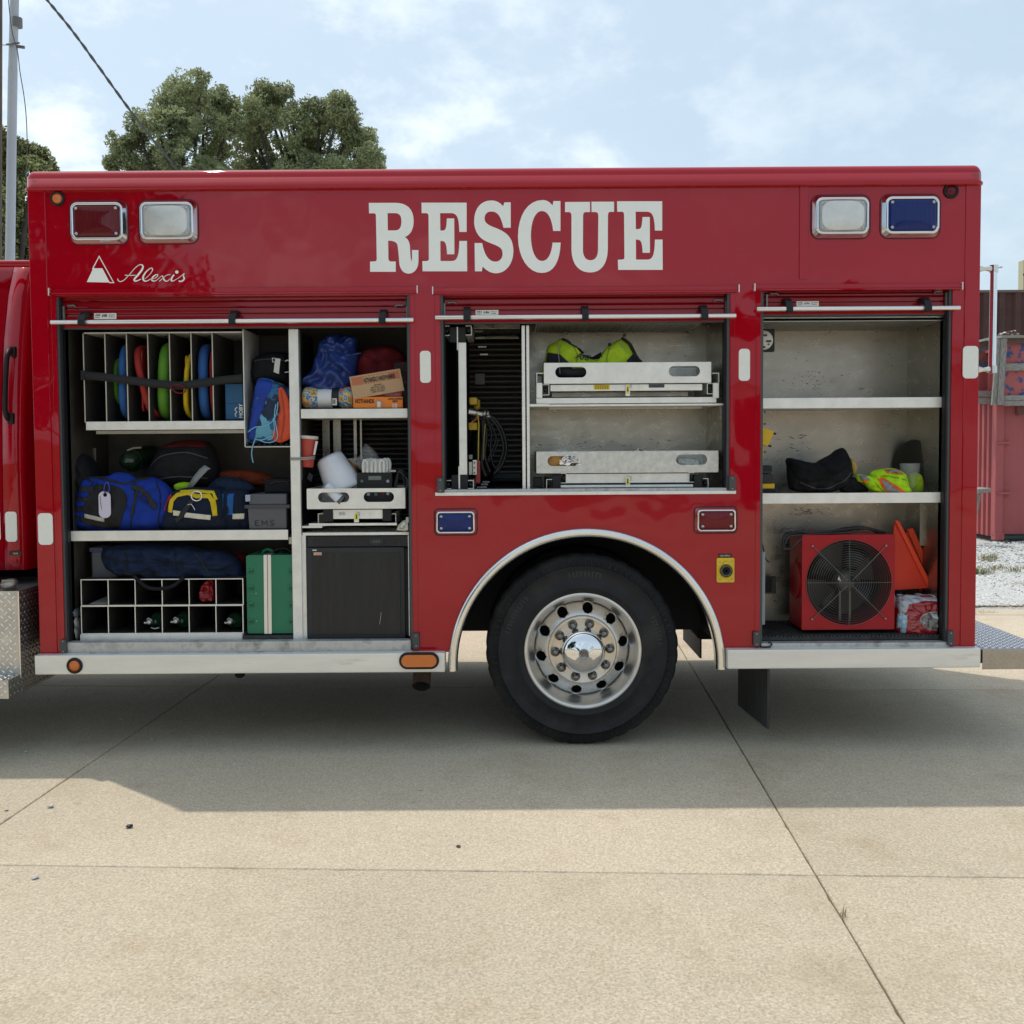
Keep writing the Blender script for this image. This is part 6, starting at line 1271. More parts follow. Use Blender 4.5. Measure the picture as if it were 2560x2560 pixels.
# ---- bottom tier ----
t, o = bag('navy_duffel', 'long navy duffel bag lying on top of the bottle rack', 'duffel bag', [(256, 1378), (280, 1364), (340, 1358), (430, 1362), (480, 1364), (500, 1372), (560, 1378), (596, 1400), (608, 1425), (602, 1446), (500, 1448), (380, 1449), (310, 1444), (268, 1418)], 0.22, 0.10, cloth('duffel_navy', (0.012, 0.022, 0.055), 0.75, 0.5), wr=0.06, fr=8, seed=21, K=22, fold=0.7)
MB().tube([P(p.x, p.y, 0.07) for p in crom([(335, 1440, 0), (350, 1455, 0), (370, 1469, 0), (400, 1472, 0), (430, 1466, 0), (452, 1450, 0), (460, 1443, 0)], 5)], 0.007, 6, ry=0.011).build('carry_handle', bkcl, t)
t, o = bag('maroon_bag', 'dark maroon cloth in the shade behind the duffel bag', 'cloth', [(585, 1392), (605, 1380), (618, 1392), (618, 1440), (590, 1445)], 0.35, 0.05, M('maroon_cloth', (0, 0, 0)), wr=0.02)
t = thing('grey_bin', 'grey lidded plastic bin at the left end above the bottle rack', 'bin', P(262, 1447, 0.2)); B('bin', gp_, t, 228, 1378, 298, 1447, 0.19, 0.25, 0.01); B('bin_lid', M('bin_lid_blue', (0.045, 0.05, 0.11), 0.5), t, 223, 1369, 256, 1380, 0.185, 0.25, 0.003)
def cyl(px, py, lab, k):
    t = thing('oxygen_bottle', lab, 'oxygen bottle', P(px, 1580, 0.2), 'green oxygen bottles in the rack'); c = P(px, py, 0.15); gg = M('bottle_green', (0.008, 0.04, 0.018), 0.3, 0, coat=0.5)
    c.x += 0.012; c.z -= 0.002
    MB().lathe([(0.0, -0.03), (0.012, -0.03), (0.014, -0.01), (0.030, 0.0), (0.045, 0.018), (0.050, 0.045), (0.050, 0.30), (0, 0.30)], c, (0, 1, 0), 28).build('bottle', gg, t, fixn=True)
    dv = Vector((-0.022 if k < 2 else -0.01, 0, 0.004))
    MB().lathe([(0.0, -0.062), (0.010, -0.062), (0.012, -0.058), (0.012, -0.05), (0.018, -0.048), (0.018, -0.032), (0.012, -0.030), (0.012, -0.02)], c + dv, (0, 1, 0), 20).build('valve', screw, t, fixn=True)
    MB().tube([c + dv + Vector((0, -0.04, 0)), c + dv + Vector((-0.02, -0.045, -0.006)), c + dv + Vector((-0.03, -0.045, -0.004))], 0.007, 10).build('outlet', M('steel_dull', (0.4, 0.4, 0.38), 0.35, 0.9), t)
    MB().tube([c + dv + Vector((-0.014, -0.05, 0.012)), c + dv + Vector((-0.004, -0.052, 0.022)), c + dv + Vector((0.014, -0.05, 0.010))], 0.004, 8).build('handle', M('steel_dull', (0, 0, 0)), t)
    if k == 0: MB().tube([c + Vector((-0.02, -0.03, -0.03)), c + Vector((0.0, -0.032, -0.037)), c + Vector((0.025, -0.03, -0.032))], 0.005, 8).build('guard', M('steel_dull', (0, 0, 0)), t)
cyl(386, 1552, 'green oxygen bottle in the third cell of the lower row', 0); cyl(452, 1550, 'green oxygen bottle in the fourth cell of the lower row', 1); cyl(580, 1552, 'green oxygen bottle in the last cell of the lower row', 2)
t, o = bag('red_pouch', 'crumpled red plastic pouch in the upper row of the bottle rack', 'pouch', [(502, 1470), (515, 1453), (532, 1450), (537, 1475), (536, 1500), (512, 1504), (502, 1495)], 0.13, 0.025, M('red_vinyl', (0.22, 0.008, 0.012), 0.3, bump=0.3, bs=40), wr=0.03, fr=20, fold=0.9)
t = thing('paper_sheet', 'pale folded sheet lying in the first cell of the upper row', 'paper', P(250, 1508, 0.15)); a = P(228, 1508, 0.12); c1_ = P(270, 1508, 0.12); MB().add([(a.x, 0.10, zm + 0.010), (c1_.x, 0.10, zm + 0.010), (c1_.x, 0.3, zm + 0.022), (a.x + 0.03, 0.3, zm + 0.03), (a.x, 0.10, zm + 0.007), (c1_.x, 0.10, zm + 0.007), (c1_.x, 0.3, zm + 0.019), (a.x + 0.03, 0.3, zm + 0.027)], [(0, 1, 2, 3), (7, 6, 5, 4), (0, 4, 5, 1), (1, 5, 6, 2), (2, 6, 7, 3), (3, 7, 4, 0)], False).build('sheet', M('paper_grey', (0.3, 0.3, 0.28), 0.8), t)
t, o = bag('rolled_towel', 'grubby grey and white cloth roll stuffed left of the bottle rack', 'cloth', [(172, 1545), (185, 1538), (196, 1545), (198, 1580), (192, 1603), (176, 1606), (171, 1580)], 0.12, 0.03, M('dirty_white', (0.42, 0.40, 0.36), 0.8, 0, stain=(0.12, 0.12, 0.12), sst=(0.5, 0.6), ss=20, bump=0.5, bs=60), wr=0.02, fr=14)
t, o = bag('grey_foil_roll', 'crumpled grey plastic on top of the cloth roll', 'plastic', [(170, 1528), (182, 1520), (196, 1522), (200, 1538), (186, 1545), (171, 1543)], 0.12, 0.03, M('grey_film', (0.15, 0.16, 0.17), 0.3, 0.2), wr=0.03, fr=25, fold=0.9)
# green hard case
t = thing('green_hard_case', 'green plastic hard case with double aluminium band', 'case', P(676, 1583, 0.2)); gc_ = M('case_green', (0.012, 0.17, 0.085), 0.42, 0, bump=0.15, bs=150, var=0.06)
zs0, zs1 = P(676, 1584, 0.09).z, P(676, 1388, 0.09).z
for (x0, x1) in ((617, 662), (677, 736)):
    xa, xb = P(x0, 1500, 0.095).x, P(x1, 1500, 0.095).x; hb = MB().prism([rrect(xa, xb, zs0, zs1, 0.012, 4)], 0.095, 0.5).build('half_shell', gc_, t, 0.008, segs=3)
    side_l = x0 < 660
    for y in (1428, 1470, 1512, 1553):
        q = (619, 634) if side_l else (720, 736); rb = B('ridge', gc_, t, q[0], y - 7, q[1], y + 7, 0.089, 0.012, 0.004)
        B('ridge_slot', M('green_dark', (0.006, 0.07, 0.035), 0.5), t, q[0] + 3, y - 2, q[1] - 1, y + 4, 0.0878, 0.0014, 0)
for x0 in (659.5, 669.5): 
    q = MB().add([(P(x0 - 1, 1390, 0.088).x, 0.088, zs1 + 0.002), (P(x0 + 8, 1390, 0.088).x, 0.088, zs1 + 0.002), (P(x0 + 10, 1580, 0.088).x, 0.088, zs0 - 0.002), (P(x0 + 1, 1580, 0.088).x, 0.088, zs0 - 0.002)] + [(P(x0 - 1, 1390, 0.088).x, 0.5, zs1 + 0.002), (P(x0 + 8, 1390, 0.088).x, 0.5, zs1 + 0.002), (P(x0 + 10, 1580, 0.088).x, 0.5, zs0 - 0.002), (P(x0 + 1, 1580, 0.088).x, 0.5, zs0 - 0.002)],
        [(0, 1, 2, 3), (7, 6, 5, 4), (0, 4, 5, 1), (1, 5, 6, 2), (2, 6, 7, 3), (3, 7, 4, 0)], False).build('metal_band', M('band_metal', (0.72, 0.72, 0.70), 0.3, 0.8), t, 0.002, fixn=True)
for (px, py) in ((640, 1484), (642, 1553)): MB().lathe([(0.004, 0.002), (0.003, -0.002), (0, -0.002)], P(px, py, 0.094), (0, 1, 0), 10).build('rivet', screw, t)
MB().tube([P(p.x, p.y, 0.2) for p in crom([(655, 1388, 0), (660, 1377, 0), (672, 1374, 0), (682, 1378, 0)], 4)], 0.010, 8).build('latch_hump', gc_, t)
for k in range(5): MB().tube([P(p.x, p.y, 0.18 + 0.03 * k) for p in crom([(680, 1388, 0), (690 + 3 * k, 1375 - k, 0), (712, 1371, 0), (730, 1380, 0)], 4)], 0.006, 8).build('top_handle', black, t)

# seams, zips and straps on the soft gear
seamk = M('seam_black', (0.006, 0.006, 0.007), 0.9)
def seams(bagname, Y, lines, w=2.2, mt=None, off=0.0035, nm='seam'):
    t_ = bpy.data.objects[bagname]; body_ = [c for c in t_.children if c.name.startswith('body')][0]; bv_ = bvh_of(body_)
    for ln in lines: drape(nm, band([(p.x, p.y) for p in crom([(a_, b_, 0) for a_, b_ in ln], 3)], w), Y, bv_, mt or seamk, t_, off, step=0.01)
seams('blue_trauma_bag', 0.17, [[(345, 1200), (352, 1240), (345, 1290), (335, 1322)], [(398, 1200), (412, 1245), (405, 1318)], [(225, 1196), (245, 1205), (238, 1215)]], 2.4)
seams('blue_trauma_bag', 0.17, [[(352, 1225), (372, 1250), (392, 1262)]], 3.5, M('webbing_black', (0, 0, 0)), 0.006, 'strap')
seams('black_red_case', 0.33, [[(385, 1165), (420, 1140), (480, 1130), (530, 1145)], [(400, 1200), (460, 1190), (530, 1195)]], 3.0, M('grey_zip', (0.05, 0.05, 0.055), 0.6), 0.004, 'zipper')
seams('navy_duffel', 0.22, [[(275, 1392), (340, 1398), (430, 1400), (520, 1404), (595, 1412)], [(330, 1362), (338, 1400), (335, 1444)], [(452, 1364), (460, 1402), (458, 1444)]], 2.6)
seams('navy_duffel', 0.22, [[(500, 1374), (520, 1400), (545, 1440)], [(282, 1420), (340, 1428), (420, 1426)]], 4.0, M('webbing_black', (0, 0, 0)), 0.005, 'strap')
seams('black_pouch', 0.25, [[(640, 905), (680, 900), (722, 905)]], 2.5, M('grey_zip', (0, 0, 0)), 0.004, 'zipper')
seams('navy_yellow_bag', 0.14, [[(415, 1262), (412, 1300)], [(455, 1300), (500, 1308), (545, 1302)], [(553, 1235), (558, 1280), (554, 1318)]], 2.4)
seams('navy_blue_bag', 0.17, [[(600, 1232), (602, 1275), (600, 1318)], [(556, 1292), (590, 1300), (622, 1300)]], 2.2)
seams('orange_bag', 0.095, [[(704, 975), (712, 1020), (712, 1060), (705, 1100)]], 2.0, M('seam_orange', (0.30, 0.04, 0.02), 0.8))
seams('dark_red_jacket', 0.27, [[(910, 890), (950, 905), (1005, 900)], [(940, 868), (950, 900), (945, 940)]], 2.4, M('seam_maroon', (0.04, 0.003, 0.005), 0.9))
# ---- middle compartment gear ----
ytool = M('tool_yellow', (0.45, 0.30, 0.01), 0.45)
t = thing('yellow_tool', 'yellow hydraulic tool grip clamped to the upper middle of the board', 'tool', P(1188, 1025, 0.3)); B('grip', ytool, t, 1172, 993, 1193, 1012, 0.2, 0.12, 0.01); B('grip_arm', ytool, t, 1184, 998, 1200, 1024, 0.3, 0.1, 0.01)
t = thing('yellow_clamp', 'yellow clamp block below the chrome coupling on the board', 'clamp', P(1182, 1075, 0.25)); B('block', ytool, t, 1171, 1056, 1193, 1075, 0.2, 0.1, 0.006)
t = thing('hydraulic_hoses', 'looped black hydraulic hoses with chrome coupling hanging in the middle bay', 'hose', P(1225, 1180, 0.3)); hm = M('hose_black', (0.010, 0.010, 0.012), 0.45)
MB().tube(pts3([(1170, 1029, 0.2), (1196, 1034, 0.22), (1222, 1040, 0.25)]), 0.017, 14).build('coupling', M('coupling_metal', (0.5, 0.49, 0.47), 0.25, 0.9), t)
for x_ in (1186, 1206, 1214): MB().tube(pts3([(x_, 1032, 0.215), (x_ + 4, 1033, 0.22)]), 0.021, 14).build('collar', screw, t)
for pl, r_ in (([(1220, 1038), (1240, 1050), (1258, 1080), (1266, 1115), (1262, 1145), (1250, 1170), (1235, 1185)], 0.010), ([(1222, 1044), (1238, 1058), (1252, 1085), (1259, 1120), (1252, 1150), (1240, 1180)], 0.009), ([(1218, 1045), (1234, 1075), (1240, 1100), (1228, 1130), (1220, 1150)], 0.006), ([(1215, 1045), (1228, 1080), (1226, 1120), (1232, 1160), (1244, 1175)], 0.006), ([(1210, 1048), (1216, 1090), (1212, 1140), (1225, 1180)], 0.010), ([(1206, 1050), (1208, 1100), (1204, 1160), (1215, 1190)], 0.014), ([(1248, 1095), (1236, 1130), (1222, 1155)], 0.005)):
    MB().tube([P(p.x, p.y, 0.32) for p in crom([(x_, y_, 0) for x_, y_ in pl], 6)], r_, 10).build('hose', hm, t)
t, o = bag('black_tool_head', 'black hydraulic tool body behind the hoses', 'tool', [(1178, 1090), (1200, 1080), (1225, 1130), (1235, 1180), (1222, 1200), (1180, 1200)], 0.45, 0.08, M('tool_black', (0.008, 0.008, 0.009), 0.5), wr=0.01)
t = thing('pry_bar', 'red handled bar with yellow cable standing at the foot of the board', 'tool', P(1193, 1210, 0.2)); B('red_handle', M('handle_red', (0.30, 0.012, 0.015), 0.35, coat=0.4), t, 1187, 1151, 1201, 1210, 0.17, 0.05, 0.008)
MB().tube(pts3([(1194, 1033, 0.19), (1197, 1060, 0.19), (1196, 1110, 0.19), (1195.5, 1152, 0.19)]), 0.0035, 8).build('yellow_cable', M('cable_yellow', (0.45, 0.33, 0.03), 0.5), t); MB().tube(pts3([(1179, 1068, 0.18), (1180, 1055, 0.18), (1187, 1048, 0.18), (1194, 1042, 0.18)]), 0.003, 8).build('yellow_cable', M('cable_yellow', (0, 0, 0)), t); MB().tube(pts3([(1184, 1053, 0.175), (1193, 1045, 0.175)]), 0.006, 8).build('red_sleeve', M('handle_red', (0, 0, 0)), t)
MB().tube(pts3([(1213, 1060, 0.24), (1210, 1100, 0.24), (1209, 1150, 0.24)]), 0.002, 6).build('thin_cable', M('cable_yellow', (0, 0, 0)), t)
t = thing('white_outlet', 'cream electrical outlet block at the foot of the board', 'outlet', P(1182, 1187, 0.15)); ow = M('cream_plastic', (0.55, 0.54, 0.46), 0.45); B('block', ow, t, 1172, 1155, 1181, 1187, 0.14, 0.03, 0.002); B('cover', ow, t, 1182, 1150, 1192, 1187, 0.13, 0.03, 0.002); B('junction', M('junction_grey', (0.2, 0.2, 0.2), 0.5), t, 1172, 1137, 1181, 1148, 0.14, 0.03, 0.002)
for y_ in (1157, 1169, 1182): MB().lathe([(0.004, 0), (0.004, -0.002), (0, -0.002)], P(1186, y_, 0.1285), (0, 1, 0), 10).build('screw', M('dirty_steel', (0, 0, 0)), t)
# hi-vis bag in the upper tray
hv = cloth('hi_vis_yellow', (0.30, 0.44, 0.02), 0.75, 0.4); dk = cloth('dark_slate', (0.018, 0.020, 0.028), 0.8, 0.3)
t, o = bag('hi_vis_bag', 'lime yellow hi-vis bag with Ani lettering sagging in the upper tray', 'bag', [(1362, 945), (1363, 895), (1370, 866), (1385, 856), (1400, 847), (1415, 847), (1430, 862), (1450, 882), (1480, 897), (1500, 893), (1515, 870), (1540, 853), (1560, 845), (1578, 858), (1592, 885), (1601, 905), (1600, 945), (1480, 950)], 0.2, 0.10, hv, wr=0.03, fr=7, seed=31, K=24, cy=(1480, 925))
bv = bvh_of(o)
drape('dark_panel', [(1368, 883), (1396, 889), (1420, 910), (1440, 945), (1366, 947), (1364, 905)], 0.2, bv, dk, t, 0.005, closed_smooth=False); drape('dark_panel', [(1582, 884), (1600, 905), (1602, 940), (1560, 945), (1562, 905)], 0.2, bv, dk, t, 0.005); drape('dark_panel', [(1440, 870), (1455, 885), (1480, 893), (1503, 880), (1500, 897), (1480, 901), (1455, 895)], 0.2, bv, dk, t, 0.005)
drape('base_panel', [(1364, 925), (1600, 922), (1600, 948), (1364, 950)], 0.2, bv, dk, t, 0.006)
drape('strap', band([(1552, 846), (1572, 862), (1585, 890), (1600, 908)], 9), 0.2, bv, web, t, 0.007, step=0.01); drape('strap', band([(1404, 848), (1424, 862), (1442, 872), (1458, 884)], 6), 0.2, bv, web, t, 0.007, step=0.01)
MB().tube([P(p.x, p.y, 0.105) for p in crom([(1402, 852, 0), (1396, 870, 0), (1398, 905, 0), (1400, 935, 0)], 4)], 0.0025, 6).build('piping', M('piping_grey', (0.2, 0.2, 0.19), 0.6), t); MB().tube([P(p.x, p.y, 0.105) for p in crom([(1548, 855, 0), (1562, 875, 0), (1568, 905, 0)], 4)], 0.0025, 6).build('piping', M('piping_grey', (0, 0, 0)), t)
for (x_, y_) in ((1420, 855), (1524, 861), (1561, 838)): 
    a = P(x_, y_, 0.13); MB().box(a.x - 0.009, a.x + 0.009, 0.12, 0.14, a.z - 0.008, a.z + 0.008).build('buckle', black, t, 0.003)
text('lettering', 'Ani', 0.052, (P(1437, 900, 0.098).x, 0.088, P(1437, 896, 0.098).z), black, t, 0.0005, rotz=-0.20, tilt=0.35, bold=0.0008)
t, o = bag('foil_blanket', 'silver foil blanket crumpled in the lower tray seen through the left slot', 'foil blanket', [(1395, 1166), (1402, 1135), (1430, 1130), (1455, 1138), (1462, 1166)], 0.14, 0.03, M('silver_foil', (0.85, 0.85, 0.86), 0.12, 1.0), wr=0.05, fr=30, fold=0.9)
t, o = bag('amber_pouch', 'amber pouch beside the foil in the left slot of the lower tray', 'pouch', [(1368, 1168), (1372, 1140), (1395, 1136), (1413, 1150), (1405, 1167)], 0.11, 0.012, M('amber_vinyl', (0.42, 0.20, 0.03), 0.3), wr=0.012)
t, o = bag('clear_tubing', 'clear packaged tubing behind the right slot of the lower tray', 'package', [(1690, 1160), (1696, 1144), (1740, 1146), (1752, 1158), (1745, 1166), (1700, 1167)], 0.12, 0.02, M('frosted_film', (0.38, 0.40, 0.38), 0.25, 0.1), wr=0.02, fr=20)
t, o = bag('silver_packet', 'shiny silver packet poking above the middle of the lower tray', 'packet', [(1580, 1133), (1590, 1122), (1605, 1124), (1618, 1133), (1600, 1140)], 0.16, 0.015, M('silver_foil', (0, 0, 0)), wr=0.03, fr=30)
t, o = bag('plastic_wrap', 'clouded plastic wrap over the left rim of the lower tray', 'plastic', [(1372, 1134), (1385, 1126), (1410, 1124), (1425, 1132), (1400, 1140)], 0.12, 0.012, M('frosted_film', (0, 0, 0)), wr=0.02, fr=20)

seams('hi_vis_bag', 0.2, [[(1425, 862), (1440, 890), (1436, 920)], [(1520, 872), (1512, 900), (1515, 920)]], 2.0, M('seam_lime', (0.14, 0.22, 0.01), 0.8))
# ---- right compartment gear ----
yt2 = M('bright_tool_yellow', (0.72, 0.44, 0.01), 0.45)
t = thing('yellow_work_light', 'yellow folding work light standing at the left end of the lower shelf', 'work light', P(1915, 1232, 0.2)); Yy = 0.13
MB().prism([[(p.x, p.z) for p in pts3([(1885, 1062), (1903, 1067), (1936, 1079), (1920, 1116), (1903, 1112), (1885, 1112)], Yy)]], Yy, Yy + 0.05).build('head', yt2, t, 0.004, fixn=True)
MB().prism([[(p.x, p.z) for p in pts3([(1885, 1113), (1911, 1116), (1906, 1165), (1885, 1168)], Yy + 0.005)]], Yy + 0.005, Yy + 0.045).build('neck', yt2, t, 0.004, fixn=True)
MB().tube(pts3([(1930, 1082), (1940, 1085)], Yy + 0.02), 0.006, 10).build('knob', black, t); MB().tube(pts3([(1918, 1113), (1928, 1116)], Yy + 0.02), 0.006, 10).build('knob', black, t)
B('base', yt2, t, 1885, 1209, 1937, 1222, Yy - 0.01, 0.14, 0.004); B('foot', black, t, 1885, 1223, 1940, 1231, Yy - 0.01, 0.14, 0.003)
t = thing('battery_charger', 'black battery charger sitting on the yellow base', 'charger', P(1915, 1208, 0.15)); B('case', black, t, 1885, 1164, 1931, 1184, 0.12, 0.12, 0.008); B('case', blackgl, t, 1885, 1185, 1934, 1208, 0.115, 0.13, 0.006)
for k in range(4): B('vent_rib', M('rib_grey', (0.06, 0.06, 0.065), 0.5), t, 1904 + 7 * k, 1178, 1908 + 7 * k, 1183, 0.114, 0.004, 0.001)
t, o = bag('black_bag', 'slouched open black cloth bag on the lower right shelf', 'bag', [(1968, 1148), (1990, 1148), (2015, 1154), (2042, 1156), (2070, 1140), (2098, 1122), (2110, 1122), (2122, 1145), (2130, 1180), (2122, 1200), (2100, 1222), (2062, 1232), (2010, 1231), (1975, 1222), (1970, 1190)], 0.17, 0.08, cloth('canvas_black', (0.013, 0.013, 0.016), 0.75, 0.4), wr=0.05, fr=7, seed=41, fold=0.8, K=24, cy=(2045, 1195))
drape('collar_fold', [(1970, 1150), (2014, 1158), (2044, 1160), (2085, 1134), (2103, 1126), (2112, 1160), (2085, 1180), (2040, 1200), (1990, 1200), (1974, 1180)], 0.17, bvh_of(o), cloth('canvas_inner', (0.007, 0.007, 0.009), 0.8), t, 0.006, closed_smooth=True)
t, o = bag('tan_liner', 'yellow tan cloth showing behind the black bag', 'cloth', [(2120, 1150), (2130, 1146), (2141, 1165), (2139, 1182), (2128, 1190)], 0.2, 0.03, cloth('tan_cloth', (0.45, 0.30, 0.09), 0.8), wr=0.01)
t, o = bag('black_pouch', 'flat black pouch between the black bag and the vest', 'pouch', [(2100, 1215), (2130, 1192), (2148, 1205), (2170, 1228), (2110, 1232)], 0.16, 0.03, bkcl, wr=0.02)
hv2 = cloth('vest_lime', (0.42, 0.72, 0.02), 0.7, 0.3); rfg = M('reflective_grey', (0.22, 0.23, 0.25), 0.4, 0.3); orr = cloth('vest_orange', (0.80, 0.13, 0.02), 0.7)
t, o = bag('safety_vest', 'crumpled lime safety vest with grey and orange stripes', 'vest', [(2141, 1190), (2152, 1186), (2172, 1196), (2178, 1180), (2200, 1173), (2235, 1171), (2262, 1186), (2271, 1215), (2273, 1231), (2200, 1232), (2172, 1222), (2160, 1208), (2145, 1203)], 0.13, 0.045, hv2, wr=0.04, fr=12, seed=51, fold=0.8, K=22)
bv = bvh_of(o)
for sh, mm, of in (([(2180, 1196), (2197, 1193), (2255, 1229), (2205, 1231)], orr, 0.004), ([(2192, 1199), (2206, 1202), (2243, 1230), (2203, 1226)], rfg, 0.007), ([(2200, 1174), (2236, 1171), (2252, 1186), (2206, 1182)], orr, 0.004), ([(2206, 1174), (2235, 1173), (2245, 1183), (2212, 1181)], rfg, 0.007), ([(2142, 1188), (2156, 1188), (2166, 1200), (2146, 1199)], rfg, 0.006), ([(2146, 1199), (2164, 1198), (2152, 1208)], orr, 0.006)): drape('stripe', sh, 0.13, bv, mm, t, of, step=0.008)
t = thing('clear_bin', 'clear plastic tub holding lime cloth at the right end of the lower shelf', 'tub', P(2287, 1231, 0.2)); cl2 = M('clear_plastic', (0.75, 0.77, 0.75), 0.12, 0, alpha=0.22, coat=0.6)
a = Rc(2262, 1160, 2311, 1231, 0.13); b = MB(); cxx = (a[0] + a[1]) / 2
MB().lathe([(0.035, 0), (0.040, 0.002), (0.055, a[3] - a[2]), (0.057, a[3] - a[2] + 0.002)], (cxx, 0.2, a[2]), (0, 0, 1), 32).build('tub', cl2, t)
t, o = bag('lime_cloth', 'lime green cloth stuffed inside the clear tub', 'cloth', [(2268, 1230), (2270, 1195), (2285, 1182), (2300, 1186), (2306, 1200), (2302, 1230)], 0.2, 0.03, hv, wr=0.02, fr=14)
t = thing('black_disc', 'dark round disc leaning against the right wall of the compartment', 'disc', P(2290, 1232, 0.42)); 
MB().lathe([(0, 0.004), (0.135, 0.004), (0.142, 0.0), (0.135, -0.006), (0.11, -0.003), (0, -0.003)], P(2279, 1160, 0.40), Vector((-0.93, -0.36, 0.10)), 48).build('disc', M('disc_dark', (0.06, 0.06, 0.055), 0.4, 0.3), t, fixn=True)
seams('black_bag', 0.17, [[(1990, 1205), (2040, 1222), (2090, 1205), (2122, 1180)], [(2040, 1160), (2048, 1195)]], 2.6, M('grey_zip', (0, 0, 0)))
seams('safety_vest', 0.13, [[(2180, 1190), (2215, 1190), (2260, 1200)], [(2175, 1205), (2200, 1228)]], 2.0, M('seam_lime2', (0.2, 0.33, 0.01), 0.8))
# positive pressure fan
fr_ = M('fan_red', (0.36, 0.005, 0.012), 0.45, 0, coat=0.15, spec=0.25, crough=0.15, var=0.1, vs=8)
t = thing('ventilation_fan', 'square red ventilation fan with round wire guard', 'fan', P(2120, 1578, 0.25)); Yf = 0.12
a = Rc(2005, 1337, 2237, 1574, Yf); cx_, cz_ = P(2122, 1456, Yf).x, P(2122, 1456, Yf).z; Rf = 107 * (5.5 + Yf) / 2560
circ = lambda r, n=64, x=cx_, z=cz_: [(x + r * math.cos(6.28319 * k / n), z + r * math.sin(6.28319 * k / n)) for k in range(n)]
MB().prism([rrect(a[0], a[1], a[2], a[3], 0.004, 2), circ(Rf)], Yf, Yf + 0.003).build('front_panel', fr_, t)
dpt = 0.25
MB().lathe([(Rf, 0.0), (Rf - 0.006, 0.012), (Rf - 0.012, 0.05), (Rf - 0.012, dpt)], (cx_, Yf, cz_), (0, 1, 0), 64).build('shroud', M('shroud_dark_red', (0.10, 0.006, 0.01), 0.4), t)
hs_ = [(P(1964 + 22 * math.cos(k), 1440 + 70 * math.sin(k), Yf + 0.12)) for k in range(1)]
MB().box(a[0], a[0] + 0.003, Yf + 0.004, Yf + dpt, a[2], a[3]).build('side_panel', fr_, t); MB().box(a[1] - 0.003, a[1], Yf + 0.004, Yf + dpt, a[2], a[3]).build('side_panel', fr_, t)
MB().box(a[0], a[1], Yf + 0.004, Yf + dpt, a[3] - 0.003, a[3]).build('top_panel', fr_, t); MB().box(a[0], a[1], Yf + 0.004, Yf + dpt, a[2], a[2] + 0.003).build('bottom_panel', fr_, t)
b = MB(); b.lathe([(0.108, 0.0), (0.104, 0.006), (0.095, 0.004), (0, 0.003)], (a[0] - 0.001, Yf + 0.13, cz_), (-1, 0, 0), 40); o = b.build('side_ring', fr_, t)
for k, s_ in enumerate(('SUPER', 'VAC', 'BLOWER')): text('side_lettering', s_, 0.035, (a[0] - 0.0015, Yf + 0.045 + 0.04 * k, cz_ + 0.02 - 0.01 * k), M('dark_print', (0.05, 0.002, 0.004), 0.5), t, 0.0004, rot=Matrix.Rotation(-math.pi / 2, 4, 'Z') @ Matrix.Rotation(-1.3, 4, 'Y'))
wire = M('guard_wire', (0.16, 0.15, 0.14), 0.35, 0.7); Yg = Yf - 0.006
rr2 = 0.02
rings = []
r_ = 0.045
while r_ < Rf + 0.004:
    MB().tube([(x_, Yg - 0.012 * (1 - (r_ / Rf) ** 2), z_) for x_, z_ in circ(r_, 56)], 0.0011, 5, True).build('guard_ring', wire, t); r_ += 0.0128
for k in range(8):
    an = math.pi / 4 * k + (0.0 if k % 2 else 0.0) + math.pi / 4; big = k % 2 == 0; l = Rf * 1.22 if big else Rf
    if big: MB().tube([(cx_ + 0.02 * math.cos(an), Yg - 0.014, cz_ + 0.02 * math.sin(an)), (cx_ + l * 0.6 * math.cos(an), Yg - 0.010, cz_ + l * 0.6 * math.sin(an)), (cx_ + l * math.cos(an), Yg + 0.0, cz_ + l * math.sin(an))], 0.0023, 8).build('guard_arm', wire, t); MB().ball((cx_ + l * math.cos(an), Yg, cz_ + l * math.sin(an)), 0.006, 10, 6).build('arm_bolt', screw, t)
    else: MB().tube([(cx_, Yg - 0.014, cz_), (cx_ + l * math.cos(an), Yg, cz_ + l * math.sin(an))], 0.0018, 6).build('guard_spoke', wire, t)
bl = M('fan_blade', (0.012, 0.012, 0.013), 0.4, 0.3)
for k in range(4):
    an = math.radians(65 + 90 * k); vs = []
    for i, rq in enumerate((0.06, 0.11, 0.16, 0.205)):
        for j, w in enumerate((-0.35, -0.1, 0.15, 0.4)):
            aa = an + w * (1.25 - 0.25 * rq / 0.2); vs.append((cx_ + rq * math.cos(aa), Yf + 0.10 + 0.05 * w * 1.2, cz_ + rq * math.sin(aa)))
    b = MB(); b.add(vs, [(i * 4 + j, i * 4 + j + 1, (i + 1) * 4 + j + 1, (i + 1) * 4 + j) for i in range(3) for j in range(3)], True); o = b.build('blade', bl, t); q = o.modifiers.new('s', 'SOLIDIFY'); q.thickness = 0.003
MB().lathe([(0.0, -0.01), (0.03, -0.01), (0.05, 0.0), (0.062, 0.02), (0.065, 0.06), (0.065, 0.2)], (cx_ + 0.01, Yf + 0.05, cz_ - 0.005), (0, 1, 0), 36).build('motor', M('motor_dark', (0.08, 0.075, 0.07), 0.45, 0.3), t, fixn=True)
MB().lathe([(Rf - 0.013, 0.0), (0, 0.0)], (cx_, Yf + dpt - 0.004, cz_), (0, 1, 0), 48).build('dark_backing', M('backing_grey', (0.14, 0.13, 0.115), 0.6, 0.3), t)  # solid disc added to darken the gaps between the blades
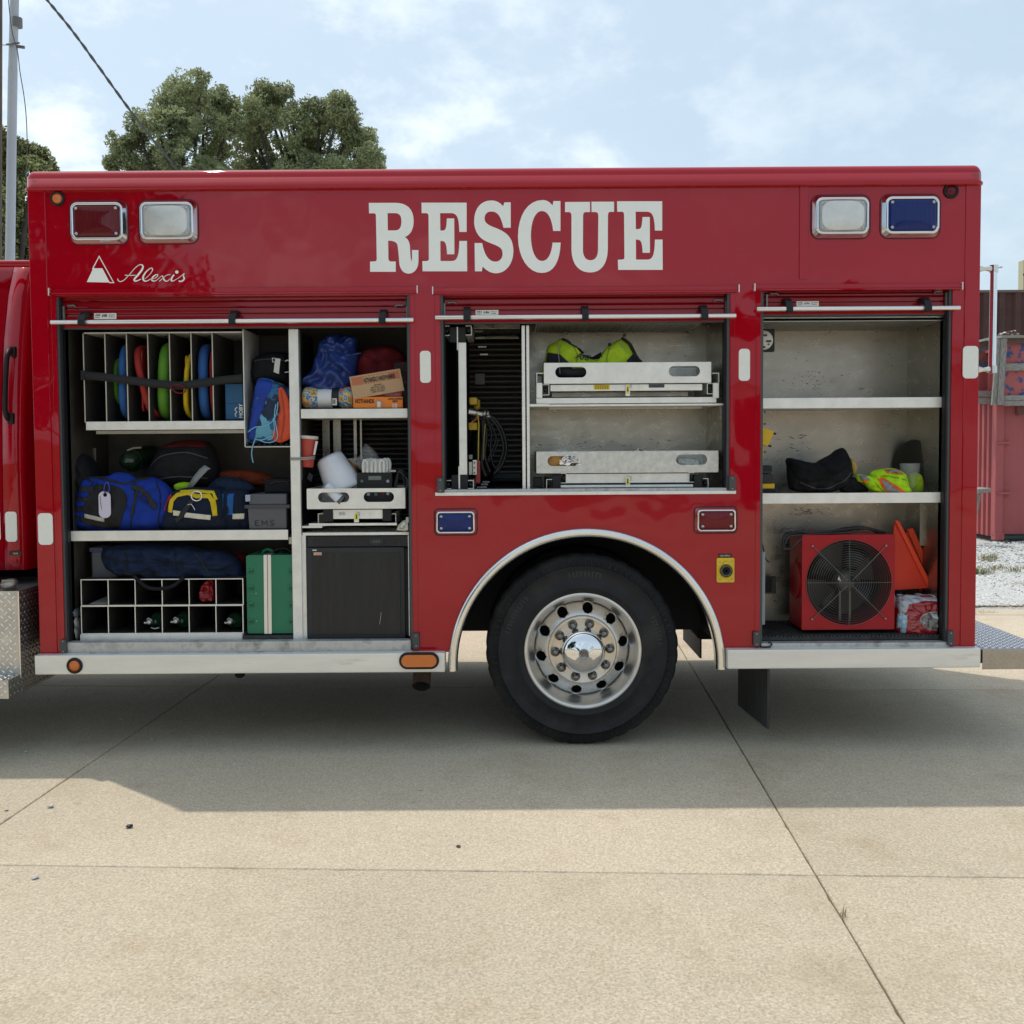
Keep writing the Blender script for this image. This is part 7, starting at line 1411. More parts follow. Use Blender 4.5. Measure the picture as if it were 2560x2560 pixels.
for dx_ in (-0.025, 0.03): MB().box(cx_ + dx_ - 0.006, cx_ + dx_ + 0.006, Yf + 0.07, Yf + 0.08, a[2] + 0.01, cz_ - 0.05).build('motor_strut', M('strut_grey', (0.12, 0.11, 0.10), 0.4, 0.7), t)
MB().add([(cx_ - 0.05, Yf + 0.035, cz_ + 0.01), (cx_ - 0.03, Yf + 0.035, cz_ - 0.0), (cx_ - 0.045, Yf + 0.035, cz_ + 0.035)], [(0, 1, 2)], False).build('motor_label', wt, t)
cz2 = MB().box(cx_ + 0.02, cx_ + 0.075, Yf + 0.03, Yf + 0.05, cz_ + 0.0, cz_ + 0.06).build('switch_box', black, t, 0.004)
t = thing('power_cord', 'black power cord coiled loosely on top of the red fan', 'cord', P(2060, 1335, 0.2)); cbk = M('cable_black', (0, 0, 0))
for pl in ([(1960, 1372, 0.12), (1958, 1345, 0.13), (1968, 1332, 0.18), (2000, 1334, 0.18), (2060, 1332, 0.18), (2110, 1320, 0.18), (2150, 1317, 0.18), (2190, 1324, 0.18), (2215, 1333, 0.2)], [(1958, 1370, 0.12), (1975, 1372, 0.115), (1998, 1352, 0.11), (2015, 1336, 0.15), (2080, 1328, 0.16), (2150, 1320, 0.16), (2205, 1332, 0.19)], [(1966, 1342, 0.14), (1990, 1330, 0.16), (2030, 1333, 0.16), (2090, 1330, 0.2), (2160, 1322, 0.22), (2200, 1334, 0.22)], [(1962, 1360, 0.115), (1972, 1342, 0.12), (1996, 1338, 0.13), (2040, 1335, 0.14), (2140, 1331, 0.14)]):
    MB().tube([P(q.x, q.y, q.z) for q in crom(pl, 6)], 0.0052, 8).build('cord', cbk, t)
MB().tube([P(q.x, q.y, q.z) for q in crom([(1903, 1352, 0.2), (1908, 1370, 0.2), (1912, 1392, 0.2), (1920, 1404, 0.2), (1924, 1404, 0.2)], 5)], 0.004, 8).build('cord', cbk, t)
# folded orange warning signs
oz = M('fluorescent_orange', (0.74, 0.042, 0.012), 0.55, 0, var=0.08, vs=6)
def wedge(name, lab, face, edge, Y0, Y1, mt2):
    t = thing(name, lab, 'warning sign', P(face[-1][0], face[-1][1], Y0)); 
    MB().prism([[(p.x, p.z) for p in pts3(face, Y0)]], Y0, Y0 + 0.012).build('panel', oz, t, fixn=True)
    for e in edge: MB().prism([[(p.x, p.z) for p in pts3(e, Y1)]], Y1, Y1 + 0.012).build('rim', mt2, t, 0.002, fixn=True)
    return t
oz2 = M('bright_orange', (0.85, 0.065, 0.014), 0.5)
wedge('folded_warning_sign', 'front folded orange triangular warning sign leaning right of the fan', [(2232, 1340), (2238, 1303), (2244, 1300), (2326, 1470), (2232, 1475)], [[(2238, 1303), (2244, 1300), (2250, 1306), (2334, 1470), (2322, 1472)]], 0.24, 0.225, oz2)
wedge('folded_warning_sign', 'rear folded orange triangular warning sign leaning behind the first', [(2264, 1335), (2270, 1322), (2282, 1320), (2352, 1480), (2300, 1480)], [[(2268, 1323), (2283, 1320), (2352, 1482), (2336, 1482)]], 0.32, 0.305, oz2)
t, o = bag('red_reflection', 'dark red reflection at the right wall, built as a coloured shape', 'cloth', [(2300, 1400), (2318, 1365), (2345, 1400), (2366, 1470), (2366, 1500), (2320, 1500)], 0.42, 0.03, M('dim_red', (0.14, 0.006, 0.006), 0.6), wr=0.01)  # reflection modelled as a dark red shape, not a real item
# shrink-wrapped bottles
t = thing('water_pack', 'shrink wrapped pack of red labelled bottled water in the lower right corner', 'water pack', P(2298, 1590, 0.16)); a = Rc(2234, 1490, 2364, 1590, 0.10); rw = M('red_film', (0.33, 0.012, 0.022), 0.22, 0, bump=0.9, bs=22, coat=0.7, crough=0.1)
o = pillow([(2232, 1575), (2234, 1520), (2240, 1494), (2262, 1488), (2320, 1486), (2358, 1490), (2366, 1510), (2366, 1585), (2330, 1592), (2270, 1591)], 0.19, 0.085, 'wrap', rw, t, wr=0.02, fr=22, fold=0.9, flat=6.0, seed=61)
bv = bvh_of(o); drape('clear_top', [(2236, 1512), (2238, 1490), (2262, 1484), (2362, 1486), (2364, 1497), (2300, 1496), (2256, 1504), (2246, 1530), (2238, 1540)], 0.19, bv, M('cloudy_film', (0.40, 0.46, 0.50), 0.2, 0, coat=0.8, bump=0.8, bs=40), t, 0.004, step=0.008)
drape('oval_window', [(2284, 1545), (2290, 1530), (2308, 1523), (2332, 1524), (2346, 1536), (2348, 1556), (2338, 1568), (2315, 1568), (2294, 1560)], 0.19, bv, M('pale_rim', (0.5, 0.42, 0.38), 0.3), t, 0.004, closed_smooth=True); drape('oval_window', [(2286, 1545), (2292, 1532), (2309, 1525), (2330, 1526), (2344, 1537), (2346, 1555), (2337, 1565), (2316, 1566), (2295, 1558)], 0.19, bv, M('window_grey', (0.16, 0.15, 0.14), 0.15, 0.1, coat=1.0, bump=1.0, bs=50), t, 0.007, closed_smooth=True)
drape('highlight_cap', [(2310, 1528), (2328, 1527), (2340, 1535), (2330, 1540), (2314, 1537)], 0.19, bv, M('cap_blue_white', (0.55, 0.65, 0.72), 0.3), t, 0.009); 
for k in range(6): drape('wrinkle_print', [(2256 + k, 1528 + 8 * k), (2276, 1530 + 8 * k), (2276, 1532 + 8 * k), (2256 + k, 1530 + 8 * k)], 0.19, bv, M('film_crease', (0.55, 0.16, 0.13), 0.3), t, 0.004)
drape('blue_label', [(2236, 1528), (2252, 1531), (2248, 1578), (2240, 1578), (2238, 1562), (2232, 1570), (2232, 1550)], 0.19, bv, M('label_blue', (0.22, 0.42, 0.55), 0.4, stain=(0.6, 0.62, 0.62), sst=(0.5, 0.55), ss=60), t, 0.006, step=0.008)
for k in range(5): x_ = a[0] + 0.03 + 0.05 * k; MB().lathe([(0.0, 0.012), (0.016, 0.012), (0.017, 0), (0.03, -0.02), (0.032, -0.06)], (x_, 0.21 + 0.012 * (k % 2), P(2290, 1491 + 1.5 * (k % 3), 0.19).z), (0, 0, 1), 16).build('bottle', M('bottle_clear_blue', (0.45, 0.58, 0.65), 0.12, 0, coat=0.8), t, fixn=True)
# ---------------- rear step, grab rail ----------------
zs = P(2510, 1622, -0.02).z
b = MB(); c0 = P(2456, 1622, -0.02)
pl_ = [G(2441, 1621, zs), G(2640, 1622, zs), G(2640, 1634, zs), G(2560, 1599, zs), G(2436, 1548, zs)]
st_ = sub_empty('rear_step', T, (c0.x, 0.3, zs))
xs_ = P(2456, 1650, -0.02).x; xe2 = 2.895; Yend = 2.3
poly = [(xs_ - 0.02, -0.018), (xe2, -0.018), (xe2, Yend), (xs_ - 0.02, Yend)]
V_ = [(x, y, zs) for x, y in poly] + [(x, y, zs - 0.006) for x, y in poly]; n = len(poly)
stm_ = M('tread_bluegrey', (0.36, 0.39, 0.44), 0.4, 0.75, var=0.1, vs=10)
MB().add(V_, [tuple(range(n)), tuple(reversed(range(n, 2 * n)))] + [(i, i + n, (i + 1) % n + n, (i + 1) % n) for i in range(n)], False).build('step_plate', stm_, st_, fixn=True)
g = MB(); r = 0; y = 0.0
def inpoly(x, y):
    return x > xs_ and x < xe2 - 0.01 and y > -0.01
while y < Yend:
    x = xs_ + (0.0 if r % 2 else 0.02)
    while x < xe2:
        if inpoly(x, y):
            an = 0.785 if r % 2 else -0.785; d = Vector((math.cos(an), math.sin(an), 0)); e = Vector((-d.y, d.x, 0)); p = Vector((x, y, zs)); L_ = 0.017
            g.add([p - d * L_, p - e * L_ * 0.3, p + d * L_, p + e * L_ * 0.3, p - d * L_ * 0.4 + Vector((0, 0, 0.006)), p + d * L_ * 0.4 + Vector((0, 0, 0.006))], [(0, 1, 4), (1, 5, 4), (1, 2, 5), (2, 3, 5), (3, 4, 5), (3, 0, 4)], True)
        x += 0.04
    y += 0.021; r += 1
q = g.build('tread_pattern', lugm, st_); q['kind'] = 'stuff'
za, zb2 = P(2510, 1625, -0.02).z, P(2510, 1673, -0.02).z
o = treadplate((xs_, -0.022, zb2), (1, 0, 0), (0, 0, 1), xe2 - xs_, za - zb2, 'step_face', T, mt=M('tread_tan', (0.46, 0.40, 0.33), 0.4, 0.7, var=0.1, vs=12)); 
B('step_gap', black, T, 2452, 1624, 2456, 1658, -0.03, 0.08, 0.001)
gx = P(2483, 800, 0.18).x; z0_, z1_ = P(2483, 935, 0.18).z, P(2483, 663, 0.18).z
GR = sub_empty('grab_rail', T, (gx, 0.18, z0_))
MB().tube([(gx - 0.002, 0.18, z0_ + 0.01), (gx, 0.18, z1_ - 0.01)], 0.0185, 24).build('rail_tube', chrome, GR)
for z in (z1_ - 0.02, z0_ + 0.025):
    MB().tube([(gx, 0.18, z - 0.02), (gx, 0.18, z + 0.02)], 0.0225, 24).build('end_socket', polish, GR, 0.002)
    MB().tube([(gx - 0.02, 0.18, z), (gx - 0.035, 0.18, z), (gx - 0.05, 0.18, z), (gx - 0.075, 0.18, z), (BX1 - 0.0, 0.18, z)], [0.018, 0.013, 0.010, 0.017, 0.024], 16).build('stand_off', polish, GR)
MB().tube([(gx + 0.02, 0.18, z1_ - 0.015), (gx + 0.045, 0.18, z1_ - 0.01)], [0.003, 0.005], 8).build('set_screw', screw, GR)

# ---------------- cab ----------------
cabY = 0.20
xr = P(76, 760, cabY + 0.1).x
cab = sub_empty('cab', T, (-3.2, 1.1, 1.0))
prof_px = [(655, 0.34), (664, 0.28), (680, 0.23), (740, 0.15), (850, 0.06), (1000, 0.0), (1120, -0.02), (1180, -0.022), (1300, -0.015), (1400, 0.0), (1425, 0.012)]
def cab_shell(x0f, x1f, nm, part, off=0.0):
    vs = []; n = len(prof_px)
    for (py, y) in prof_px:
        Y = cabY + y + off; vs += [(P(x0f(py), py, Y).x, Y, P(40, py, Y).z), (P(x1f(py), py, Y).x, Y, P(40, py, Y).z)]
    b = MB(); b.add(vs, [(2 * i, 2 * i + 2, 2 * i + 3, 2 * i + 1) for i in range(n - 1)], True); o = b.build(nm, red, part, fixn=False)
    q = o.modifiers.new('s', 'SOLIDIFY'); q.thickness = 0.02; q.offset = -1; return o
def lerp_tab(tab): return lambda py: float(np.interp(py, [t[0] for t in tab], [t[1] for t in tab]))
seam = lerp_tab([(660, 35), (675, 33), (700, 26), (760, 17), (830, 10), (950, 4), (1250, 6), (1420, 11)])
rearc = lerp_tab([(660, 76), (690, 74), (740, 66), (800, 60), (870, 55), (1000, 50), (1150, 48), (1300, 54), (1370, 58), (1425, 56)])
cab_shell(lambda p: seam(p) + 1.5, rearc, 'cab_side', cab); 
cab_shell(lambda p: -900, lambda p: seam(p) - 1.2, 'cab_door', cab)
cab_shell(lambda p: seam(p) - 1.5, lambda p: seam(p) + 1.8, 'door_gap', cab, 0.012)
bpy.data.objects['door_gap'].data.materials[0] = M('gap_black', (0.01, 0.01, 0.01), 0.8)
# cab rear corner curving away behind the body
vs = []; n = len(prof_px)
for (py, y) in prof_px:
    Y = cabY + y; x = P(rearc(py), py, Y).x; z = P(40, py, Y).z
    for k, (dx, dy) in enumerate(((0.0, 0.0), (0.012, 0.006), (0.02, 0.03), (0.024, 0.35), (0.024, 1.2))): vs.append((min(x + dx + (0.05 if k > 2 else 0), BX0 - 0.03), Y + dy, z))
b = MB(); b.add(vs, [(5 * i + j, 5 * (i + 1) + j, 5 * (i + 1) + j + 1, 5 * i + j + 1) for i in range(n - 1) for j in range(4)], True); b.build('cab_rear_corner', red, cab)
lip = Rc(-900, 655, 75, 668, 0.36); MB().tube([(lip[0], 0.37, (lip[2] + lip[3]) / 2), (lip[1] + 0.0, 0.37, (lip[2] + lip[3]) / 2 + 0.0)], 0.02, 14).build('roof_gutter', red, cab)
ztop = P(40, 658, 0.38).z; MB().box(lip[0], lip[1], 0.52, 2.2, ztop - 0.06, ztop).build('cab_roof', red, cab, 0.02)
MB().box(-5.1, lip[1] - 0.03, 0.47, 2.2, P(40, 1430, 0.1).z, ztop - 0.06).build('cab_interior', M('well_black', (0, 0, 0)), cab)
for k in range(9):
    continue
    p = P(74 - 1.3 * k - 0.05 * k * k, 730 + k * 17, 0.075); MB().ball((p.x + 0.0, 0.055 + 0.002 * k, p.z), (0.005, 0.006, 0.008), 10, 6).build('rivet', red, cab)
# cab door handle
hd = sub_empty('grab_handle', cab, P(20, 960, 0)); hy = cabY - 0.04
pp = [P(p.x, p.y, p.z) for p in crom([(30, 873, cabY + 0.07), (21, 880, hy + 0.03), (17, 900, hy - 0.005), (14, 960, hy - 0.01), (13, 1020, hy - 0.005), (16, 1040, hy), (24, 1050, cabY - 0.01)], 6)]
MB().tube(pp, 0.0135, 10, ry=0.018).build('grip', black, hd)
B('handle_foot', black, hd, 24, 866, 37, 892, cabY + 0.02, 0.03, 0.006); B('handle_foot', black, hd, 17, 1032, 32, 1060, cabY - 0.03, 0.03, 0.006)
for (x_, y_) in ((26, 873), (20, 1047)): MB().ball(P(x_, y_, cabY - 0.03 if y_ > 1000 else cabY + 0.04), 0.006, 10, 6).build('screw', screw, hd)
for (px, py, s) in ((0, 0, 0),): pass
a = prr(14, 1279, 43, 1354, cabY - 0.02, 8); MB().prism([a], cabY - 0.0235, cabY - 0.022).build('reflector', white_r, T)
a = prr(-30, 1276, 1.5, 1352, cabY - 0.02, 8); MB().prism([a], cabY - 0.0235, cabY - 0.022).build('reflector', white_r, T)
o = B('cab_badge', blackgl, T, 22, 1378, 54, 1388, cabY - 0.012, 0.004, 0.001); text('badge_print', 'TOPS', 0.012, (P(32, 1386, cabY - 0.013).x, cabY - 0.0125, P(32, 1386, cabY - 0.013).z), alulip, o, 0.0002)
# tread plate step box under the cab
def tp(px0, py0, px1, py1, Y, nm, mt=tread):
    a = Rc(px0, py0, px1, py1, Y); return treadplate((a[0], Y, a[2]), (1, 0, 0), (0, 0, 1), a[1] - a[0], a[3] - a[2], nm, T, mt=mt, lug=0.014, pitch=0.042, hgt=0.006)
sx = P(49, 1580, -0.06).x; sz0, sz1 = P(30, 1697, -0.06).z, P(30, 1478, -0.06).z; tx0 = sx - 1.6
treadplate((sx - 1.6, -0.06, sz0), (1, 0, 0), (0, 0, 1), 1.6, sz1 - sz0, 'tank_cover', T, lug=0.014, pitch=0.042, hgt=0.006)
treadplate((sx + 0.001, -0.058, sz0), (0, 1, 0), (0, 0, 1), 0.62, sz1 - sz0 + 0.0, 'tank_cover_end', T, lug=0.014, pitch=0.042, hgt=0.006, mt=M('tread_shaded', (0.30, 0.295, 0.28), 0.35, 0.85))  # same plate as the front, darkened: the end's shade is in the colour
MB().box(sx - 1.6, sx - 0.002, -0.056, 0.56, sz1 - 0.012, sz1 - 0.004).build('tank_top', tread, T)
MB().tube([(sx, -0.062, sz0), (sx, -0.062, sz1)], 0.005, 8).build('edge_trim', polish, T)
qx = P(21, 1720, -0.20).x; qz0, qz1 = P(10, 1747, -0.20).z, P(10, 1701, -0.20).z
treadplate((qx - 1.4, -0.20, qz0), (1, 0, 0), (0, 0, 1), 1.4, qz1 - qz0, 'lower_step_face', T, lug=0.014, pitch=0.042, hgt=0.006)
treadplate((qx + 0.001, -0.198, qz0), (0, 1, 0), (0, 0, 1), 0.75, qz1 - qz0 - 0.002, 'lower_step_end', T, lug=0.014, pitch=0.042, hgt=0.006, mt=M('tread_shaded', (0, 0, 0)))
treadplate((qx - 1.4, -0.20, qz1 + 0.001), (1, 0, 0), (0, 1, 0), 1.4, 0.14, 'lower_step_top', T, lug=0.014, pitch=0.042, hgt=0.006)
MB().box(qx, sx + 0.004, -0.058, 0.5, qz0, qz1).build('step_infill', M('tread_shaded', (0, 0, 0)), T)
fc = P(25, 1460, 0.02); MB().lathe([(0.0, 0.052), (0.034, 0.05), (0.042, 0.045), (0.043, 0.03), (0.036, 0.028), (0.036, -0.02), (0.0, -0.02)], fc - Vector((0, 0, 0.03)), (0, -0.35, 1), 32).build('fuel_cap', M('cap_steel', (0.3, 0.285, 0.25), 0.4, 0.8, var=0.2, vs=20), T, fixn=True)
MB().box(fc.x - 0.034, fc.x + 0.034, fc.y - 0.024, fc.y - 0.012, fc.z + 0.012, fc.z + 0.026).build('cap_grip', M('cap_steel', (0, 0, 0)), T, 0.002)
MB().box(-5.2, BX0 + 0.2, 0.5, 2.2, 0.55, 0.9).build('cab_frame', und, T)
MB().lathe([(0.25, 0), (0.5, 0.02), (TR, 0.04), (TR, 0.28), (0.25, 0.3)], (-4.6, 0.15, TR + 0.004), (0, 1, 0), 48).build('front_tyre', rubber, T, fixn=True)
# hanging air tank & hoses under the body (seen below rail at left)
MB().tube([(P(295, 1684).x, 0.35, ZB - 0.06), (P(430, 1684).x, 0.35, ZB - 0.06)], 0.10, 20).build('air_tank', und, T)
MB().ball(P(600, 1686, 0.3), (0.03, 0.03, 0.02)).build('drain_valve', und, T)

# ---------------- pole, cable ----------------
pm = M('pole_paint', (0.50, 0.53, 0.58), 0.5, 0, var=0.04, vs=3)
yP = 9.0
pa, pb = P(40, 10, yP), P(28, 660, yP)
t = thing('mast_pole', 'tall pale grey metal mast behind the truck cab', 'mast', (pb.x, yP, 0)); dr = (pa - pb).normalized()
base = pb - dr * (pb.z / dr.z)
rp = 11 * (yP + DIST) / 2560
MB().tube([base, P(32, 170, yP)], [rp * 1.08, rp], 20).build('pole', pm, t); MB().tube([P(32, 170, yP), pa + dr * 3], [rp * 0.95, rp * 0.9], 20).build('upper_pole', pm, t)
MB().tube([P(43, 68, yP), P(42.5, 45, yP)], rp * 1.12, 20).build('sleeve', M('sleeve_grey', (0.18, 0.19, 0.19), 0.6), t)
cpp = P(41, 113, yP); MB().tube([cpp - Vector((0.10, 0.0, 0)), cpp + Vector((0.11, 0, -0.03))], 0.022, 10).tube([cpp + Vector((-0.1, -0.08, -0.02)), cpp + Vector((0.08, -0.08, 0.0))], 0.015, 8).build('clamp', M('galvanised', (0.2, 0.2, 0.19), 0.5, 0.6), t)
MB().tube([cpp, P(-8, 112, yP)], 0.006, 8).build('stay_arm', M('galvanised', (0, 0, 0)), t)
MB().tube([P(p.x, p.y, p.z) for p in crom([(20, -20, yP - 0.3), (24, 30, yP - 0.3), (31, 82, yP - 0.2), (44, 130, yP - 0.1), (50, 180, yP), (60, 240, yP), (66, 300, yP), (68, 380, yP), (64, 440, yP)], 6)], 0.006, 6).build('antenna_cable', M('cable_grey', (0.09, 0.09, 0.09), 0.6), t)
t = thing('wooden_pole', 'dark wooden utility pole at the left edge of the frame', 'utility pole', (P(-6, 600, 8.6).x, 8.6, 0)); a1, a2 = P(-7, 0, 8.6), P(-9, 640, 8.6); d3 = (a1 - a2).normalized()
MB().tube([a2 - d3 * (a2.z / d3.z), a1 + d3 * 3], [0.075, 0.06], 16).build('pole', M('weathered_pole', (0.13, 0.10, 0.08), 0.9, 0, var=0.4, vs=6, stretch=(8, 8, 0.6), bump=0.5, bs=20), t)
cb = [P(p.x, p.y, p.z) for p in crom([(85, -40, 8.0), (118, 0, 9.0), (180, 76, 11), (246, 166, 14), (318, 266, 18), (380, 346, 23), (440, 420, 30), (500, 500, 40)], 8)]
t = thing('service_cable', 'thick twisted black cable sloping across the sky to the trees', 'cable', cb[-1]); ns = len(cb)
wv = M('cable_sheath', (0.045, 0.04, 0.045), 0.6)
for s in (0, 1):
    pts = []
    for i, p in enumerate(cb):
        dd_ = (p - CAM).length; rr3 = 3.2 * dd_ / 2560; an = i * 1.3 + math.pi * s; pts.append(p + Vector((math.cos(an) * rr3 * 0.45, 0, math.sin(an) * rr3 * 0.45)))
    MB().tube(pts, [2.1 * (p - CAM).length / 2560 for p in cb], 6).build('strand', wv, t)

# ---------------- yard behind: containers, rail ----------------
yC = G(2490, 1352).y
def pxs(px, py, Y): return P(px, py, Y)
cr = M('container_red', (0.37, 0.082, 0.082), 0.6, 0, var=0.10, vs=1.5, stain=(0.26, 0.06, 0.055), sst=(0.55, 0.75), ss=2)
xl = P(2489, 1180, yC).x; zt = P(2520, 1000, yC).z; t = thing('red_container', 'faded red corrugated shipping container behind the rear of the truck', 'shipping container', (xl + 1.2, yC + 3, 0)); ctop = 2.6
ctop = P(2520, 870, yC).z
zb0 = 0.06
MB().box(xl, xl + 0.13, yC, yC + 0.12, zb0, ctop).build('corner_post', cr, t, 0.01); MB().box(xl, xl + 0.16, yC - 0.01, yC + 0.14, zb0 - 0.05, zb0 + 0.07).build('corner_casting', cr, t, 0.01)
# end doors facing us with vertical folds
xw = 2.44; vs = []; pr = []
x = xl + 0.13; st = 0
for wdt, yy in ((0.03, 0.03), (0.16, 0.03), (0.03, 0.0), (0.10, 0.0), (0.03, 0.035), (0.32, 0.035), (0.03, 0.0), (0.10, 0.0), (0.03, 0.035), (0.32, 0.035), (0.03, 0.0), (0.10, 0.0), (0.03, 0.035), (0.32, 0.035), (0.03, 0), (0.2, 0)): pr.append((x, yC + 0.02 + yy)); x += wdt
pr.append((x, yC + 0.02)); k = len(pr); vs = [(a_, b_, zb0 + 0.05) for a_, b_ in pr] + [(a_, b_, ctop) for a_, b_ in pr]
MB().add(vs, [(i, i + 1, i + 1 + k, i + k) for i in range(k - 1)], False).build('door_panel', cr, t)
MB().box(xl, x, yC + 0.03, yC + 6, ctop - 0.05, ctop).build('roof', cr, t); MB().box(x, x + 0.1, yC, yC + 6, zb0, ctop).build('side_wall', cr, t); MB().box(xl + 0.1, x, yC + 0.01, yC + 0.1, zb0 - 0.03, zb0 + 0.02).build('sill', M('dark_green_sill', (0.03, 0.06, 0.045), 0.8), t)
for yy_ in (1107, 1233): p = P(2507, yy_, yC); MB().box(p.x - 0.09, p.x + 0.12, yC - 0.02, yC + 0.03, p.z - 0.02, p.z + 0.02).build('hinge', cr, t, 0.004)
p = P(2548, 1030, yC); MB().box(p.x - 0.06, p.x + 0.06, yC - 0.08, yC + 0.01, p.z - 0.05, p.z + 0.1).build('lock_box', M('rust_brown', (0.16, 0.06, 0.045), 0.8), t, 0.005)
# corrugated long side receding away to the left
pr = []; y_ = yC + 0.12; ph = 0
while y_ < yC + 6: pr += [(xl + 0.02, y_), (xl + 0.02, y_ + 0.075), (xl + 0.075, y_ + 0.095), (xl + 0.075, y_ + 0.16)]; y_ += 0.18
k = len(pr); vs = [(a_, b_, zb0) for a_, b_ in pr] + [(a_, b_, ctop) for a_, b_ in pr]
MB().add(vs, [(i, i + k, i + 1 + k, i + 1) for i in range(k - 1)], False).build('corrugated_side', cr, t)
# weathered timber rail round the top
wd_ = M('grey_timber', (0.27, 0.255, 0.23), 0.9, 0, var=0.4, vs=8, stretch=(2, 2, 12), bump=0.6, bs=30); wd2 = M('grey_timber_post', (0.25, 0.235, 0.21), 0.9, 0, var=0.4, vs=8, stretch=(12, 12, 1.5), bump=0.6, bs=30)
yR = yC - 0.25; t = thing('timber_rack', 'weathered grey timber rail fixed round the top of the red container', 'timber rail', (xl, yR, 0))
def plank(x0, y0, x1, y1, Y, d=0.05, mt=wd_): return B('plank', mt, t, x0, y0, x1, y1, Y, d, 0.004)
plank(2514, 908, 2640, 926, yR); plank(2512, 988, 2640, 1001, yR); plank(2512, 1002, 2640, 1014, yR + 0.01)
MB().prism([[(p.x, p.z) for p in pts3([(2494, 848), (2504, 848), (2491, 1013), (2480, 1013)], yR - 0.05)]], yR - 0.05, yR).build('plank', wd2, t, 0.004, fixn=True)
MB().prism([[(p.x, p.z) for p in pts3([(2505, 845), (2519, 845), (2508, 1012), (2494, 1012)], yR - 0.08)]], yR - 0.08, yR - 0.03).build('plank', wd2, t, 0.004, fixn=True)
plank(2400, 977, 2486, 992, yR + 0.5); plank(2400, 994, 2484, 1010, yR + 0.5)
MB().prism([[(p.x, p.z) for p in pts3([(2440, 852), (2498, 838), (2498, 843), (2440, 857)], yR + 0.2)]], yR + 0.2, yR + 0.3).build('plank', M('pale_timber', (0.5, 0.48, 0.42), 0.9), t, fixn=True)
MB().prism([[(p.x, p.z) for p in pts3([(2434, 862), (2492, 850), (2492, 864), (2434, 872)], yR + 0.3)]], yR + 0.3, yR + 0.35).build('plank', M('brown_timber', (0.12, 0.08, 0.055), 0.9), t, fixn=True)
plank(2504, 838, 2660, 844, yR - 0.1, 0.5); plank(2518, 845, 2660, 858, yR - 0.02, 0.04, M('brown_timber', (0, 0, 0)))
t = thing('blue_patched_panel', 'red panel with flaking blue paint above the container', 'panel', P(2540, 905, yC)); B('panel', M('blue_flake', (0.40, 0.10, 0.09), 0.7, 0, stain=(0.04, 0.07, 0.20), sst=(0.53, 0.56), ss=9.0), t, 2505, 850, 2660, 1000, yR + 0.06, 0.05, 0)
t = thing('teal_patched_panel', 'panel of flaking teal blue paint left of the timber post', 'panel', P(2460, 905, yC)); B('panel', M('teal_flake', (0.05, 0.10, 0.13), 0.7, 0, stain=(0.30, 0.08, 0.06), sst=(0.49, 0.53), ss=8), t, 2400, 868, 2490, 920, yR + 0.7, 0.1, 0); B('panel', cr, t, 2400, 920, 2490, 1010, yR + 0.72, 0.1, 0)
t = thing('scrap_pile', 'small heap of rubbish and leaves on the timber ledge', 'rubbish', P(2540, 838, yR)); rnd = random.Random(9)
for k in range(16): p = P(2500 + rnd.uniform(0, 60), 837 - rnd.uniform(0, 5) - (6 if k % 5 == 0 else 0), yR + 0.1); b = MB(); b.add(*rockv(p, rnd.uniform(0.02, 0.045), rnd), smooth=False); b.build('scrap', (stone_m, M('leaf_brown', (0.2, 0.1, 0.05), 0.9), M('leaf_brown', (0, 0, 0)), wt)[k % 4], t)
yB = yC + 9; t = thing('brown_container', 'dark brown corrugated container standing higher behind the red one', 'shipping container', (P(2520, 800, yB).x, yB, 0))
bm_ = M('rusty_brown', (0.075, 0.032, 0.024), 0.75, 0, var=0.25, vs=1.5, stain=(0.13, 0.055, 0.04), sst=(0.55, 0.7), ss=1.2)
za = P(2500, 731, yB).z; xa, xb = P(2380, 800, yB).x, P(2900, 800, yB).x; pr = []; x = xa
while x < xb: pr += [(x, yB), (x + 0.14, yB), (x + 0.2, yB + 0.07), (x + 0.34, yB + 0.07)]; x += 0.4
k = len(pr); vs = [(a_, b_, 0) for a_, b_ in pr] + [(a_, b_, za) for a_, b_ in pr]; MB().add(vs, [(i, i + 1, i + 1 + k, i + k) for i in range(k - 1)], False).build('corrugated_wall', bm_, t); MB().box(xa, xb, yB - 0.02, yB + 2.4, za, za + 0.06).build('top_rail', M('rail_weathered', (0.16, 0.12, 0.10), 0.8), t)
t = thing('yellow_post', 'pale yellow post standing beyond the containers at the right edge', 'post', (P(2558, 700, yB + 4).x, yB + 4, 0)); a = Rc(2558.3, 650, 2575, 735, yB + 4); MB().box(a[0], a[1], yB + 4, yB + 4.3, 0, a[3]).build('post', M('cream_yellow', (0.50, 0.46, 0.30), 0.7), t); MB().box(a[0] - 0.01, a[1], yB + 3.95, yB + 4.0, P(2555, 689, yB + 4).z, P(2555, 684, yB + 4).z).build('band', black, t)
t = thing('wooden_trestle', 'grey wooden trestle leg with flat top beside the container', 'trestle', P(2450, 1345, yC - 0.3)); yT = yC - 0.6
plankm = wd2; MB().prism([[(p.x, p.z) for p in pts3([(2430, 1222), (2463, 1219), (2463, 1229), (2430, 1232)], yT)]], yT - 0.2, yT + 0.2).build('top_board', plankm, t, fixn=True); MB().prism([[(p.x, p.z) for p in pts3([(2442, 1232), (2454, 1232), (2440, 1306), (2432, 1330)], yT)]], yT, yT + 0.08).build('leg', plankm, t, fixn=True); MB().box(P(2420, 1220, yT).x, P(2432, 1220, yT).x, yT, yT + 0.08, 0, P(2430, 1230, yT).z).build('leg', plankm, t)

